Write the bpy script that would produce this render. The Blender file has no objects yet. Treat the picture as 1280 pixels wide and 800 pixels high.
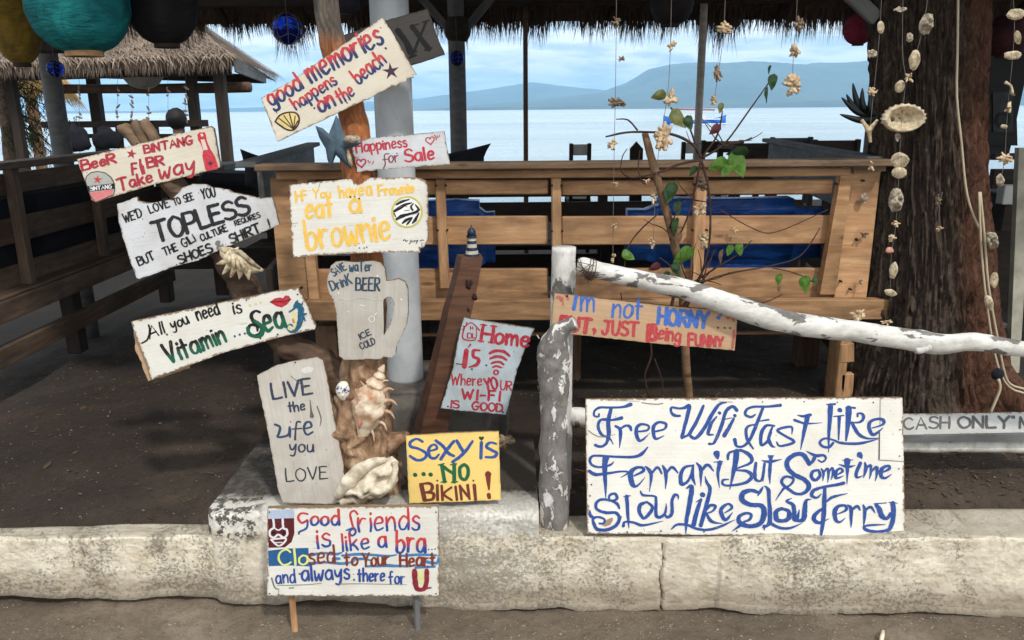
import bpy, bmesh, math, random
import numpy as np
from mathutils import Vector, Matrix, noise
random.seed(7)
R = math.radians
SC = bpy.context.scene
COL = SC.collection

# ---------------------------------------------------------------- camera
CAMZ = 1.42
PITCH = R(14.83); ROLL = R(0.5); FPX = 995.0
_F = Vector((0, math.cos(PITCH), -math.sin(PITCH)))
_U0 = Vector((0, math.sin(PITCH), math.cos(PITCH))); _R0 = Vector((1, 0, 0))
_U = _U0*math.cos(ROLL) + _R0*math.sin(ROLL)
_Rt = _R0*math.cos(ROLL) - _U0*math.sin(ROLL)
CAM = Vector((0, 0, CAMZ))
cd = bpy.data.cameras.new('camera'); cam = bpy.data.objects.new('camera', cd); COL.objects.link(cam)
cd.sensor_width = 36; cd.lens = 36*FPX/1280; cd.clip_start = 0.05; cd.clip_end = 30000
m = Matrix.Identity(4)
for i in range(3):
    m[i][0] = _Rt[i]; m[i][1] = _U[i]; m[i][2] = -_F[i]; m[i][3] = CAM[i]
cam.matrix_world = m
SC.camera = cam

def ray(x, y):
    return _F + _Rt*((x-640)/FPX) + _U*((400-y)/FPX)
def P(x, y, Y):
    d = ray(x, y); return CAM + d*(Y/d.y)
def PZ(x, y, z):
    d = ray(x, y); return CAM + d*((z-CAMZ)/d.z)

# ---------------------------------------------------------------- light
SUN_EL, SUN_AZ = R(50), R(152)      # azimuth clockwise from +Y: behind the camera, to the right
w = bpy.data.worlds.new('World'); SC.world = w; w.use_nodes = True
nt = w.node_tree; nt.nodes.clear()
def N(t, ty, **kw):
    n = t.nodes.new(ty)
    for k, v in kw.items():
        if hasattr(n, k): setattr(n, k, v)
        else: n.inputs[k].default_value = v
    return n
out = N(nt, 'ShaderNodeOutputWorld'); bg = N(nt, 'ShaderNodeBackground'); bg.inputs[1].default_value = 0.15
sky = N(nt, 'ShaderNodeTexSky', sky_type='NISHITA', sun_disc=False, sun_elevation=SUN_EL, sun_rotation=SUN_AZ)
sky.air_density = 1.0; sky.dust_density = 1.5
tc = N(nt, 'ShaderNodeTexCoord'); sep = N(nt, 'ShaderNodeSeparateXYZ'); nt.links.new(tc.outputs['Generated'], sep.inputs[0])
mx = N(nt, 'ShaderNodeMath', operation='MAXIMUM'); nt.links.new(sep.outputs[2], mx.inputs[0]); mx.inputs[1].default_value = 0.0
ad = N(nt, 'ShaderNodeMath', operation='ADD'); nt.links.new(mx.outputs[0], ad.inputs[0]); ad.inputs[1].default_value = 0.14
dx = N(nt, 'ShaderNodeMath', operation='DIVIDE'); nt.links.new(sep.outputs[0], dx.inputs[0]); nt.links.new(ad.outputs[0], dx.inputs[1])
dy = N(nt, 'ShaderNodeMath', operation='DIVIDE'); nt.links.new(sep.outputs[1], dy.inputs[0]); nt.links.new(ad.outputs[0], dy.inputs[1])
cb = N(nt, 'ShaderNodeCombineXYZ'); nt.links.new(dx.outputs[0], cb.inputs[0]); nt.links.new(dy.outputs[0], cb.inputs[1])
n1 = N(nt, 'ShaderNodeTexNoise'); n1.inputs['Scale'].default_value = 0.85; n1.inputs['Detail'].default_value = 8; n1.inputs['Roughness'].default_value = .55
nt.links.new(cb.outputs[0], n1.inputs['Vector'])
r1 = N(nt, 'ShaderNodeValToRGB'); r1.color_ramp.elements[0].position = .26; r1.color_ramp.elements[1].position = .47
nt.links.new(n1.outputs[0], r1.inputs[0])
n2 = N(nt, 'ShaderNodeTexNoise'); n2.inputs['Scale'].default_value = 2.6; n2.inputs['Detail'].default_value = 7
nt.links.new(cb.outputs[0], n2.inputs['Vector'])
r2 = N(nt, 'ShaderNodeValToRGB')
r2.color_ramp.elements[0].position = .38; r2.color_ramp.elements[0].color = (5.0, 6.0, 6.8, 1)
r2.color_ramp.elements[1].position = .56; r2.color_ramp.elements[1].color = (9.6, 9.6, 9.4, 1)
nt.links.new(n2.outputs[0], r2.inputs[0])
sb = N(nt, 'ShaderNodeMix', data_type='RGBA'); sb.inputs[0].default_value = .7
nt.links.new(sky.outputs[0], sb.inputs[6]); sb.inputs[7].default_value = (5.8, 6.8, 7.4, 1)
mixc = N(nt, 'ShaderNodeMix', data_type='RGBA')
nt.links.new(r1.outputs[0], mixc.inputs[0]); nt.links.new(sb.outputs[2], mixc.inputs[6]); nt.links.new(r2.outputs[0], mixc.inputs[7])
nt.links.new(mixc.outputs[2], bg.inputs[0]); nt.links.new(bg.outputs[0], out.inputs[0])
w.cycles.sampling_method = 'MANUAL'; w.cycles.sample_map_resolution = 512

sd = bpy.data.lights.new('sun', 'SUN'); sd.energy = 2.3; sd.angle = R(3.5); sd.color = (1, .955, .88)
so = bpy.data.objects.new('sun', sd); COL.objects.link(so)
sdir = Vector((math.sin(SUN_AZ)*math.cos(SUN_EL), math.cos(SUN_AZ)*math.cos(SUN_EL), math.sin(SUN_EL)))
so.rotation_euler = sdir.to_track_quat('Z', 'Y').to_euler(); so.location = (2, -4, 8)
SC.view_settings.view_transform = 'Standard'; SC.view_settings.look = 'None'
SC.view_settings.exposure = 0.0; SC.view_settings.gamma = 1
SC.cycles.volume_bounces = 3; SC.cycles.max_bounces = 8

# ---------------------------------------------------------------- helpers
def L(h, s=1.0):            # sRGB 0-255 -> linear
    r = []
    for c in h:
        c = c/255
        r.append((c/12.92 if c <= .04045 else ((c+.055)/1.055)**2.4)*s)
    return (r[0], r[1], r[2], 1)

def tag(o, label=None, cat=None, group=None, kind=None):
    if label: o['label'] = label
    if cat: o['category'] = cat
    if group: o['group'] = group
    if kind: o['kind'] = kind
    return o
def thing(name, label, cat, loc, group=None):
    o = bpy.data.objects.new(name, None); COL.objects.link(o); o.location = Vector(loc)
    o.empty_display_size = .1
    return tag(o, label, cat, group)
def obj(name, vs, fs, mt, parent=None, smooth=False, kind=None, label=None, loc=None):
    me = bpy.data.meshes.new(name)
    off = Vector(parent.location) if parent else (Vector(loc) if loc is not None else Vector((0, 0, 0)))
    if isinstance(vs, np.ndarray):
        vs = (vs - np.array(off)).tolist()
    else:
        vs = [tuple(Vector(v)-off) for v in vs]
    me.from_pydata(vs, [], [tuple(f) for f in fs]); me.update()
    if smooth: me.shade_smooth()
    o = bpy.data.objects.new(name, me); COL.objects.link(o)
    if mt: me.materials.append(mt)
    if parent: o.parent = parent
    elif loc is not None: o.location = loc
    if kind: o['kind'] = kind
    if label: o['label'] = label
    return o
class MB:
    def __init__(s): s.v = []; s.f = []
    def add(s, vs, fs):
        b = len(s.v); s.v += [Vector(v) for v in vs]; s.f += [tuple(i+b for i in f) for f in fs]; return s
    def build(s, name, mt, parent=None, **k): return obj(name, s.v, s.f, mt, parent, **k)

def box_data(sx, sy, sz, bev=0.0):
    x, y, z = sx/2, sy/2, sz/2; b = min(bev, x*.9, y*.9, z*.9)
    if b <= 0:
        vs = [(-x,-y,-z),(x,-y,-z),(x,y,-z),(-x,y,-z),(-x,-y,z),(x,-y,z),(x,y,z),(-x,y,z)]
        return vs, [(0,3,2,1),(4,5,6,7),(0,1,5,4),(1,2,6,5),(2,3,7,6),(3,0,4,7)]
    bm = bmesh.new(); bmesh.ops.create_cube(bm, size=1)
    for v in bm.verts: v.co = Vector((v.co.x*sx, v.co.y*sy, v.co.z*sz))
    bmesh.ops.bevel(bm, geom=list(bm.edges), offset=b, segments=1, affect='EDGES')
    vs = [tuple(v.co) for v in bm.verts]; fs = [tuple(v.index for v in f.verts) for f in bm.faces]; bm.free()
    return vs, fs
def frame(p0, p1, up=(0,0,1)):
    x = (Vector(p1)-Vector(p0)).normalized(); u = Vector(up)
    y = u.cross(x)
    if y.length < 1e-4: y = Vector((0,1,0)).cross(x)
    y.normalize(); z = x.cross(y)
    return x, y, z
def beam(name, p0, p1, w, h, mt, parent=None, up=(0,0,1), bev=.004, kind=None, label=None):
    """box whose local X runs p0->p1; w across, h along 'up'. Slightly uneven like sawn timber."""
    p0 = Vector(p0); p1 = Vector(p1); ln = (p1-p0).length
    x, y, z = frame(p0, p1, up)
    vs, fs = box_data(ln, w, h, bev)
    me = bpy.data.meshes.new(name); me.from_pydata(vs, [], fs); me.update(); me.materials.append(mt)
    o = bpy.data.objects.new(name, me); COL.objects.link(o)
    c = (p0+p1)/2 - (Vector(parent.location) if parent else Vector((0,0,0)))
    mm = Matrix.Identity(4)
    for i in range(3): mm[i][0]=x[i]; mm[i][1]=y[i]; mm[i][2]=z[i]; mm[i][3]=c[i]
    if parent: o.parent = parent
    o.matrix_local = mm
    if kind: o['kind'] = kind
    if label: o['label'] = label
    return o
def beam_mb(mb, p0, p1, w, h, up=(0,0,1), bev=0):
    p0 = Vector(p0); p1 = Vector(p1); x, y, z = frame(p0, p1, up); c = (p0+p1)/2
    vs, fs = box_data((p1-p0).length, w, h, bev)
    mb.add([c + x*v[0] + y*v[1] + z*v[2] for v in vs], fs)

def smooth_pts(pts, sub=4):
    """Catmull-Rom over tuples of any length"""
    pts = [np.array(p, float) for p in pts]
    if len(pts) < 3: sub_pts = pts
    n = len(pts); outp = []
    for i in range(n-1):
        p0 = pts[max(i-1,0)]; p1 = pts[i]; p2 = pts[i+1]; p3 = pts[min(i+2,n-1)]
        for k in range(sub):
            t = k/sub
            outp.append(.5*((2*p1)+(-p0+p2)*t+(2*p0-5*p1+4*p2-p3)*t*t+(-p0+3*p1-3*p2+p3)*t**3))
    outp.append(pts[-1]); return outp
def limb_data(pts, seg=12, sub=4, rough=0.0, rscale=8.0, cap=True, groove=0.0, ng=7, seed=0.0, flat=1.0):
    """tube through (x,y,z,r) with uneven surface"""
    sp = smooth_pts(pts, sub) if sub > 1 else [np.array(p, float) for p in pts]
    n = len(sp); vs = []; fs = []
    prev = None
    for i, p in enumerate(sp):
        c = Vector(p[:3]); a = Vector(sp[min(i+1,n-1)][:3]) - Vector(sp[max(i-1,0)][:3]); a.normalize()
        if prev is None:
            y = Vector((0,-1,.01)).cross(a)
            if y.length < .05: y = Vector((1,0,0)).cross(a)
        else:
            y = prev - a*prev.dot(a)
        y.normalize(); prev = y.copy(); z = a.cross(y)
        for k in range(seg):
            t = 2*math.pi*k/seg; d = y*math.cos(t)*flat + z*math.sin(t)
            q = c + d*p[3]; r = p[3]
            if rough: r *= 1 + rough*noise.noise(q*rscale+Vector((seed,0,0))) + rough*.5*noise.noise(q*rscale*2.7+Vector((seed,3,0)))
            if groove: r *= 1 + groove*math.sin(t*ng + 2.5*noise.noise(Vector((i*.12+seed, math.cos(t), math.sin(t))))*2)
            vs.append(c + d*r)
    for i in range(n-1):
        for k in range(seg):
            a = i*seg+k; b = i*seg+(k+1)%seg
            fs.append((a, b, b+seg, a+seg))
    if cap:
        fs.append(tuple(range(seg-1,-1,-1))); fs.append(tuple((n-1)*seg+k for k in range(seg)))
    return vs, fs
def limb(name, pts, mt, parent=None, **k):
    kk = {q: k.pop(q) for q in list(k) if q in ('seg','sub','rough','rscale','cap','groove','ng','seed','flat')}
    vs, fs = limb_data(pts, **kk); k.setdefault('smooth', True)
    return obj(name, vs, fs, mt, parent, **k)
def lathe_data(c, prof, seg=24, axis=(0,0,1), wob=0.0):
    """prof: list of (r, h) along axis from c"""
    c = Vector(c); a = Vector(axis).normalized(); y = a.cross(Vector((0,1,0.01))).normalized(); z = a.cross(y)
    vs = []; fs = []; n = len(prof)
    for r, h in prof:
        for k in range(seg):
            t = 2*math.pi*k/seg
            rr = r*(1+wob*noise.noise(Vector((math.cos(t)*2, math.sin(t)*2, h*20))))
            vs.append(c + a*h + (y*math.cos(t)+z*math.sin(t))*rr)
    for i in range(n-1):
        for k in range(seg):
            p = i*seg+k; q = i*seg+(k+1)%seg; fs.append((p, q, q+seg, p+seg))
    fs.append(tuple(range(seg-1,-1,-1))); fs.append(tuple((n-1)*seg+k for k in range(seg)))
    return vs, fs
def lathe(name, c, prof, mt, parent=None, seg=24, axis=(0,0,1), wob=0.0, **k):
    vs, fs = lathe_data(c, prof, seg, axis, wob); k.setdefault('smooth', True)
    return obj(name, vs, fs, mt, parent, **k)
def blob_data(c, rx, ry, rz, seg=10, rings=7, rough=.2, rs=3.0, seed=0.0, rot=None):
    c = Vector(c); vs = []; fs = []
    for i in range(rings+1):
        ph = math.pi*i/rings
        for k in range(seg):
            t = 2*math.pi*k/seg
            d = Vector((math.sin(ph)*math.cos(t), math.sin(ph)*math.sin(t), math.cos(ph)))
            s = 1 + rough*noise.noise(d*rs + Vector((seed, seed*.7, 1)))*1.6
            v = Vector((d.x*rx, d.y*ry, d.z*rz))*s
            if rot: v = rot @ v
            vs.append(c+v)
    for i in range(rings):
        for k in range(seg):
            a = i*seg+k; b = i*seg+(k+1)%seg; fs.append((a, a+seg, b+seg, b))
    return vs, fs

# ---------------------------------------------------------------- materials
def newmat(name):
    mt = bpy.data.materials.new(name); mt.use_nodes = True; t = mt.node_tree
    b = t.nodes['Principled BSDF']; b.inputs['Specular IOR Level'].default_value = .35
    return mt, t, b
def lk(t, a, b): t.links.new(a, b)
def math_(t, op, a, b=None, clamp=False):
    n = t.nodes.new('ShaderNodeMath'); n.operation = op; n.use_clamp = clamp
    for i, v in enumerate((a, b)):
        if v is None: continue
        if isinstance(v, (int, float)): n.inputs[i].default_value = v
        else: lk(t, v, n.inputs[i])
    return n.outputs[0]
def mixc_(t, f, a, b):
    n = t.nodes.new('ShaderNodeMix'); n.data_type = 'RGBA'
    for i, v in ((0, f), (6, a), (7, b)):
        if isinstance(v, (int, float)): n.inputs[i].default_value = v
        elif isinstance(v, tuple): n.inputs[i].default_value = v
        else: lk(t, v, n.inputs[i])
    return n.outputs[2]
def ramp_(t, f, e):
    n = t.nodes.new('ShaderNodeValToRGB'); cr = n.color_ramp
    while len(cr.elements) < len(e): cr.elements.new(.5)
    for i, (p, c) in enumerate(e):
        cr.elements[i].position = p; cr.elements[i].color = c if isinstance(c, tuple) else (c, c, c, 1)
    lk(t, f, n.inputs[0]); return n.outputs[0]
def coords(t, which='Object', scale=(1,1,1), rnd=False):
    c = t.nodes.new('ShaderNodeTexCoord'); mp = t.nodes.new('ShaderNodeMapping'); mp.inputs['Scale'].default_value = scale
    lk(t, c.outputs[which], mp.inputs[0])
    if rnd:
        oi = t.nodes.new('ShaderNodeObjectInfo'); v = t.nodes.new('ShaderNodeVectorMath'); v.operation = 'SCALE'
        lk(t, oi.outputs['Random'], v.inputs['Scale']); v.inputs[0].default_value = (37, 53, 71); lk(t, v.outputs[0], mp.inputs[1])
    return mp.outputs[0]
def noise_(t, v, sc, det=5, rough=.55, dist=0.0):
    n = t.nodes.new('ShaderNodeTexNoise'); n.inputs['Scale'].default_value = sc; n.inputs['Detail'].default_value = det
    n.inputs['Roughness'].default_value = rough; n.inputs['Distortion'].default_value = dist
    if v is not None: lk(t, v, n.inputs['Vector'])
    return n.outputs[0]
def bump_(t, b, h, strength=.4, dist=.01):
    n = t.nodes.new('ShaderNodeBump'); n.inputs['Strength'].default_value = strength; n.inputs['Distance'].default_value = dist
    lk(t, h, n.inputs['Height']); lk(t, n.outputs[0], b.inputs['Normal']); return n

def wood_mat(name, c1, c2, c3=None, rough=.75, grain=60, bump=.25, dirt=0.35):
    """planed/weathered wood, grain along local X"""
    mt, t, b = newmat(name)
    v = coords(t, 'Object', (1, grain/6, grain/6), rnd=True)
    g = noise_(t, v, 5, 8, .6, .6)
    v2 = coords(t, 'Object', (1.2, 26, 26), rnd=True); g2 = noise_(t, v2, 9, 4, .7)
    col = ramp_(t, g, [(.3, c1), (.62, c2)])
    oi = t.nodes.new('ShaderNodeObjectInfo')
    col = mixc_(t, math_(t, 'MULTIPLY', g2, .35), col, tuple(x*.55 for x in c1[:3])+(1,))
    if c3:
        v3 = coords(t, 'Object', (1.2, 3, 3), rnd=True); s = noise_(t, v3, 3.2, 6, .65)
        col = mixc_(t, math_(t, 'MULTIPLY', ramp_(t, s, [(.5, 0.0), (.68, 1.0)]), dirt), col, c3)
    vo = t.nodes.new('ShaderNodeTexVoronoi'); vo.inputs['Scale'].default_value = 1.0; lk(t, coords(t, 'Object', (2.6, 9, 9), rnd=True), vo.inputs['Vector'])
    kn = ramp_(t, math_(t, 'ADD', vo.outputs['Distance'], math_(t, 'MULTIPLY', g2, .06)), [(.085, 1.0), (.12, 0.0)])
    col = mixc_(t, math_(t, 'MULTIPLY', kn, .75), col, tuple(x*.3 for x in c1[:3])+(1,))
    st = noise_(t, coords(t, 'Object', (1.6, 2.2, 2.2), rnd=True), 2.0, 5, .6)
    col = mixc_(t, math_(t, 'MULTIPLY', ramp_(t, st, [(.46, 0.0), (.62, 1.0)]), .42), col, tuple(x*.62 for x in c1[:3])+(1,))
    hsv = t.nodes.new('ShaderNodeHueSaturation'); lk(t, col, hsv.inputs['Color'])
    lk(t, math_(t, 'ADD', math_(t, 'MULTIPLY', oi.outputs['Random'], .35), .82), hsv.inputs['Value'])
    lk(t, hsv.outputs[0], b.inputs['Base Color']); b.inputs['Roughness'].default_value = rough
    bump_(t, b, math_(t, 'ADD', g, math_(t, 'MULTIPLY', g2, .6)), bump, .004)
    return mt
def plain_mat(name, c, rough=.7, var=.25, sc=20, bump=0.0, metallic=0, spec=None, c2=None, bsc=None):
    mt, t, b = newmat(name); v = coords(t, 'Object', rnd=True)
    n = noise_(t, v, sc, 6, .6); c2 = c2 or tuple(x*(1-var*1.6) for x in c[:3])+(1,)
    lk(t, ramp_(t, n, [(.32, c2), (.62, c)]), b.inputs['Base Color'])
    b.inputs['Roughness'].default_value = rough; b.inputs['Metallic'].default_value = metallic
    if spec is not None: b.inputs['Specular IOR Level'].default_value = spec
    if bump: bump_(t, b, noise_(t, v, bsc or sc*2, 6, .65), bump, .006)
    return mt
# ================================================================ SETTING
def fbm(x, y, s=1.0, o=4):
    return noise.fractal(Vector((x*s, y*s, 3.1)), 1.0, 2.0, o)
def wall_front(x): return 2.055 - .038*x + .006*math.sin(x*5.1)
def wall_top(x): return .228 + .012*x + .006*noise.noise(Vector((x*3, 0, 0)))
def yard_z(x, y):
    z = .262 + .010*x + .014*fbm(x, y, 2.2) + .006*fbm(x, y, 9)
    if x < -.95: z -= .03
    s_ = min(1, max(0, (y-2.13)/.10)); z = .17 + (z-.17)*s_*s_*(3-2*s_)
    if y > 8.5: z -= (y-8.5)**1.25*.085
    return z
def path_z(x, y):
    return -.004 + .008*abs(fbm(x+9, y*1.6, 5)) + .010*fbm(x, y, 2.5) + .005*fbm(x+5, y, 11) - .006*x*0 - max(0, (1.2-y))*.01

def soil_mat(name, a, b_, c_, moist=True):
    mt, t, b = newmat(name); v = coords(t, 'Object')
    n1 = noise_(t, v, 1.3, 9, .62, .3); n2 = noise_(t, v, 34, 6, .7); n3 = noise_(t, v, 140, 3, .6)
    col = ramp_(t, n1, [(.34, a), (.52, b_), (.70, c_)])
    col = mixc_(t, ramp_(t, n2, [(.45, 0.0), (.75, .55)]), col, tuple(x*.45 for x in a[:3])+(1,))
    vo = t.nodes.new('ShaderNodeTexVoronoi'); vo.inputs['Scale'].default_value = 95; lk(t, v, vo.inputs['Vector'])
    sp = math_(t, 'MULTIPLY', ramp_(t, vo.outputs['Distance'], [(.10, 1.0), (.2, 0.0)]), ramp_(t, n2, [(.52, 0.0), (.6, 1.0)]))
    col = mixc_(t, math_(t, 'MULTIPLY', sp, .8), col, tuple(min(1, x*2.6) for x in c_[:3])+(1,))
    lk(t, col, b.inputs['Base Color']); b.inputs['Roughness'].default_value = .9
    bump_(t, b, math_(t, 'ADD', n2, math_(t, 'MULTIPLY', n3, .5)), .8, .012)
    return mt
M = {}
M['soil'] = soil_mat('dark_sand', L((46, 38, 33)), L((61, 51, 43)), L((86, 73, 61)))
M['path'] = soil_mat('packed_path', L((84, 74, 63)), L((112, 99, 85)), L((146, 132, 114)))

def grid_sheet(name, xs, ys, fz, mt):
    vs = [(x, y, fz(x, y)) for y in ys for x in xs]; nx = len(xs); fs = []
    for j in range(len(ys)-1):
        for i in range(nx-1):
            a = j*nx+i; fs.append((a, a+1, a+nx+1, a+nx))
    o = obj(name, vs, fs, mt, smooth=True); o['kind'] = 'structure'; return o
def axis_(lo, hi, flo, fhi, fine, coarse):
    a = list(np.arange(flo, fhi, fine)); x = flo; l = []
    st = fine
    while x > lo: st = min(st*1.25, coarse); x -= st; l.append(x)
    x = a[-1]; h = []; st = fine
    while x < hi: st = min(st*1.25, coarse); x += st; h.append(x)
    return l[::-1]+a+h
ground = grid_sheet('ground', axis_(-60, 60, -2.4, 2.2, .02, 6), axis_(2.13, 30, 2.14, 4.0, .02, 1.2),
                    yard_z, M['soil'])
path = grid_sheet('path', axis_(-60, 60, -1.9, 1.9, .015, 6), axis_(-20, 2.17, 1.6, 2.16, .012, 3), path_z, M['path'])

# ---- sea
mt, t, b = newmat('sea_water')
v = coords(t, 'Object', (1, .35, 1))
b.inputs['Roughness'].default_value = .16; b.inputs['IOR'].default_value = 1.33
nn = noise_(t, coords(t, 'Object', (.02, .05, 1)), 1.0, 6, .6)
lk(t, ramp_(t, nn, [(.35, L((158, 178, 188))), (.65, L((192, 206, 212)))]), b.inputs['Base Color'])
bump_(t, b, math_(t, 'ADD', noise_(t, v, 1.1, 8, .7), noise_(t, coords(t, 'Object', (.06, .04, 1)), 1, 4, .6)), 1.0, .35)
M['sea'] = mt
SEA_Z = -.5
o = obj('sea', [(-9000, 8, SEA_Z), (9000, 8, SEA_Z), (9000, 9000, SEA_Z), (-9000, 9000, SEA_Z)], [(0, 1, 2, 3)], M['sea'])
o['kind'] = 'structure'

# ---- mountains across the strait
mt, t, b = newmat('forested_slope')
nn = noise_(t, coords(t, 'Object', (.004, .004, .01)), 1, 8, .65)
lk(t, ramp_(t, nn, [(.35, (.035, .055, .04, 1)), (.65, (.09, .12, .085, 1))]), b.inputs['Base Color']); b.inputs['Roughness'].default_value = 1
M['hill'] = mt
def range_(name, prof, Y0, depth, rug, mtl, seed):
    """prof: (px, y_px) skyline, px across the photo; heights become metres at Y0"""
    pts = [P(x, y, Y0) for x, y in prof]
    X = np.array([p.x for p in pts]); Z = np.array([p.z for p in pts])
    xs = np.linspace(X[0], X[-1], 420); vs = []; fs = []; rows = 14
    for j in range(rows):
        s = j/(rows-1)
        for x in xs:
            h = float(np.interp(x, X, Z))+3
            f = math.sin(s*math.pi/2)**.9
            rr = rug*(noise.fractal(Vector((x*.0035+seed, s*4, 0)), 1, 2, 5))*h*.20; rr = -abs(rr)
            crest = rug*noise.fractal(Vector((x*.010+seed, 7, 0)), 1, 2, 4)*h*.014
            vs.append((x, Y0 - depth*(1-s), SEA_Z + (h+crest)*f + rr*math.sin(s*math.pi)))
    n = len(xs)
    for j in range(rows-1):
        for i in range(n-1): a = j*n+i; fs.append((a, a+1, a+n+1, a+n))
    o = obj(name, vs, fs, mtl, smooth=True); o['kind'] = 'structure'
range_('mountains', [(540, 138), (600, 132), (660, 126), (720, 120), (750, 116), (781, 105), (810, 88), (838, 81), (870, 80), (896, 80), (930, 78), (957, 81),
        (977, 82), (997, 83), (1015, 79), (1038, 80), (1072, 78), (1092, 75), (1140, 80), (1200, 92), (1280, 96), (1360, 110), (1450, 128)], 3800, 1300, 1.0, M['hill'], 2.0)
range_('hills', [(-300, 141), (60, 139), (200, 139.5), (250, 137), (330, 134.5), (400, 131), (515, 125), (559, 119), (610, 112), (640, 107), (666, 103), (695, 107),
        (743, 112), (790, 118), (860, 130), (900, 135)], 5200, 900, .9, M['hill'], 11.0)
range_('coast', [(560, 136.5), (700, 134), (800, 133), (900, 131.5), (960, 129), (1010, 127), (1060, 126.5), (1100, 127), (1200, 126), (1400, 130)], 2300, 160, 1.6, M['hill'], 5.0)

# ---- low plastered wall
def pitted_plaster(name, light, grey, dark, top_dark=0.0, pit=.62):
    mt, t, b = newmat(name); v = coords(t, 'Object')
    big = noise_(t, v, 3.1, 6, .62, .6); mid = noise_(t, v, 15, 7, .7); fine = noise_(t, coords(t, 'Object', (1, 1, 1.2)), 105, 6, .8, .2)
    sep = t.nodes.new('ShaderNodeSeparateXYZ'); lk(t, v, sep.inputs[0])
    col = ramp_(t, mid, [(.3, grey), (.55, light)])
    # dark pits: fine noise thresholded, more where the large noise says so
    thr = math_(t, 'ADD', fine, math_(t, 'MULTIPLY', big, .75))
    pits = ramp_(t, thr, [(.925, 0.0), (1.0, 1.0)])
    col = mixc_(t, math_(t, 'MULTIPLY', pits, pit), col, dark)
    # damp brown splash band near the path
    band = math_(t, 'MULTIPLY', math_(t, 'SUBTRACT', .085, math_(t, 'ADD', sep.outputs[2], math_(t, 'MULTIPLY', big, -.06))), 14, True)
    col = mixc_(t, math_(t, 'MULTIPLY', band, .65, True), col, L((136, 119, 99)))
    # grey worn upper face
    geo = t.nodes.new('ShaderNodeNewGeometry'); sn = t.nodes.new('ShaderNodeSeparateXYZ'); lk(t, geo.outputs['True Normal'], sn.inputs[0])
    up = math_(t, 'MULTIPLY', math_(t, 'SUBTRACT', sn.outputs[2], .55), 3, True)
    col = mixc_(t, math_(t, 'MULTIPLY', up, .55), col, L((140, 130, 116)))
    # drips
    dr = noise_(t, coords(t, 'Object', (11, 1, 1.2)), 2.2, 4, .6)
    col = mixc_(t, ramp_(t, dr, [(.62, 0.0), (.72, .35)]), col, dark)
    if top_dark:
        ys = math_(t, 'MULTIPLY', math_(t, 'SUBTRACT', math_(t, 'ADD', sep.outputs[1], math_(t, 'MULTIPLY', mid, .16)), 2.215), 14, True)  # shade over the rear of the plinth top, painted into the colour
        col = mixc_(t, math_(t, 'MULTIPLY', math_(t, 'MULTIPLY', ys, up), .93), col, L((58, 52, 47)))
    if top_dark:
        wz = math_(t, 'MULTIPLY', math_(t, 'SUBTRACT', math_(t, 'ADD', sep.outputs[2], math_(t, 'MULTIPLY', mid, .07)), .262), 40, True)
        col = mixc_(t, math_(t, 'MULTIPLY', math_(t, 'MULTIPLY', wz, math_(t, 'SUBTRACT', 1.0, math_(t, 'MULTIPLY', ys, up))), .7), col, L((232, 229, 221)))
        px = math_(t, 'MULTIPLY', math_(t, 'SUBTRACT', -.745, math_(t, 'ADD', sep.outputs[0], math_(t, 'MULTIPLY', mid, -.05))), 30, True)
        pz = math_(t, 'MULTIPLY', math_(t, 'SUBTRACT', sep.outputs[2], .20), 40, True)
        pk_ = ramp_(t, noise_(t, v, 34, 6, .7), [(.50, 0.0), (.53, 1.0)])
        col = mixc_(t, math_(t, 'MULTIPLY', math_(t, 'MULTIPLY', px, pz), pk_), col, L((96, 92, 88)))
    lk(t, col, b.inputs['Base Color']); b.inputs['Roughness'].default_value = .93
    h = math_(t, 'SUBTRACT', math_(t, 'ADD', mid, math_(t, 'MULTIPLY', fine, .8)), math_(t, 'MULTIPLY', pits, .5))
    bump_(t, b, h, .75, .009)
    return mt
M['plaster'] = pitted_plaster('pitted_plaster', L((238, 227, 206)), L((204, 189, 163)), L((84, 74, 64)))
M['plinth'] = pitted_plaster('whitewashed_plaster', L((240, 230, 211)), L((210, 196, 172)), L((84, 76, 67)), top_dark=1, pit=.45)
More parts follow.
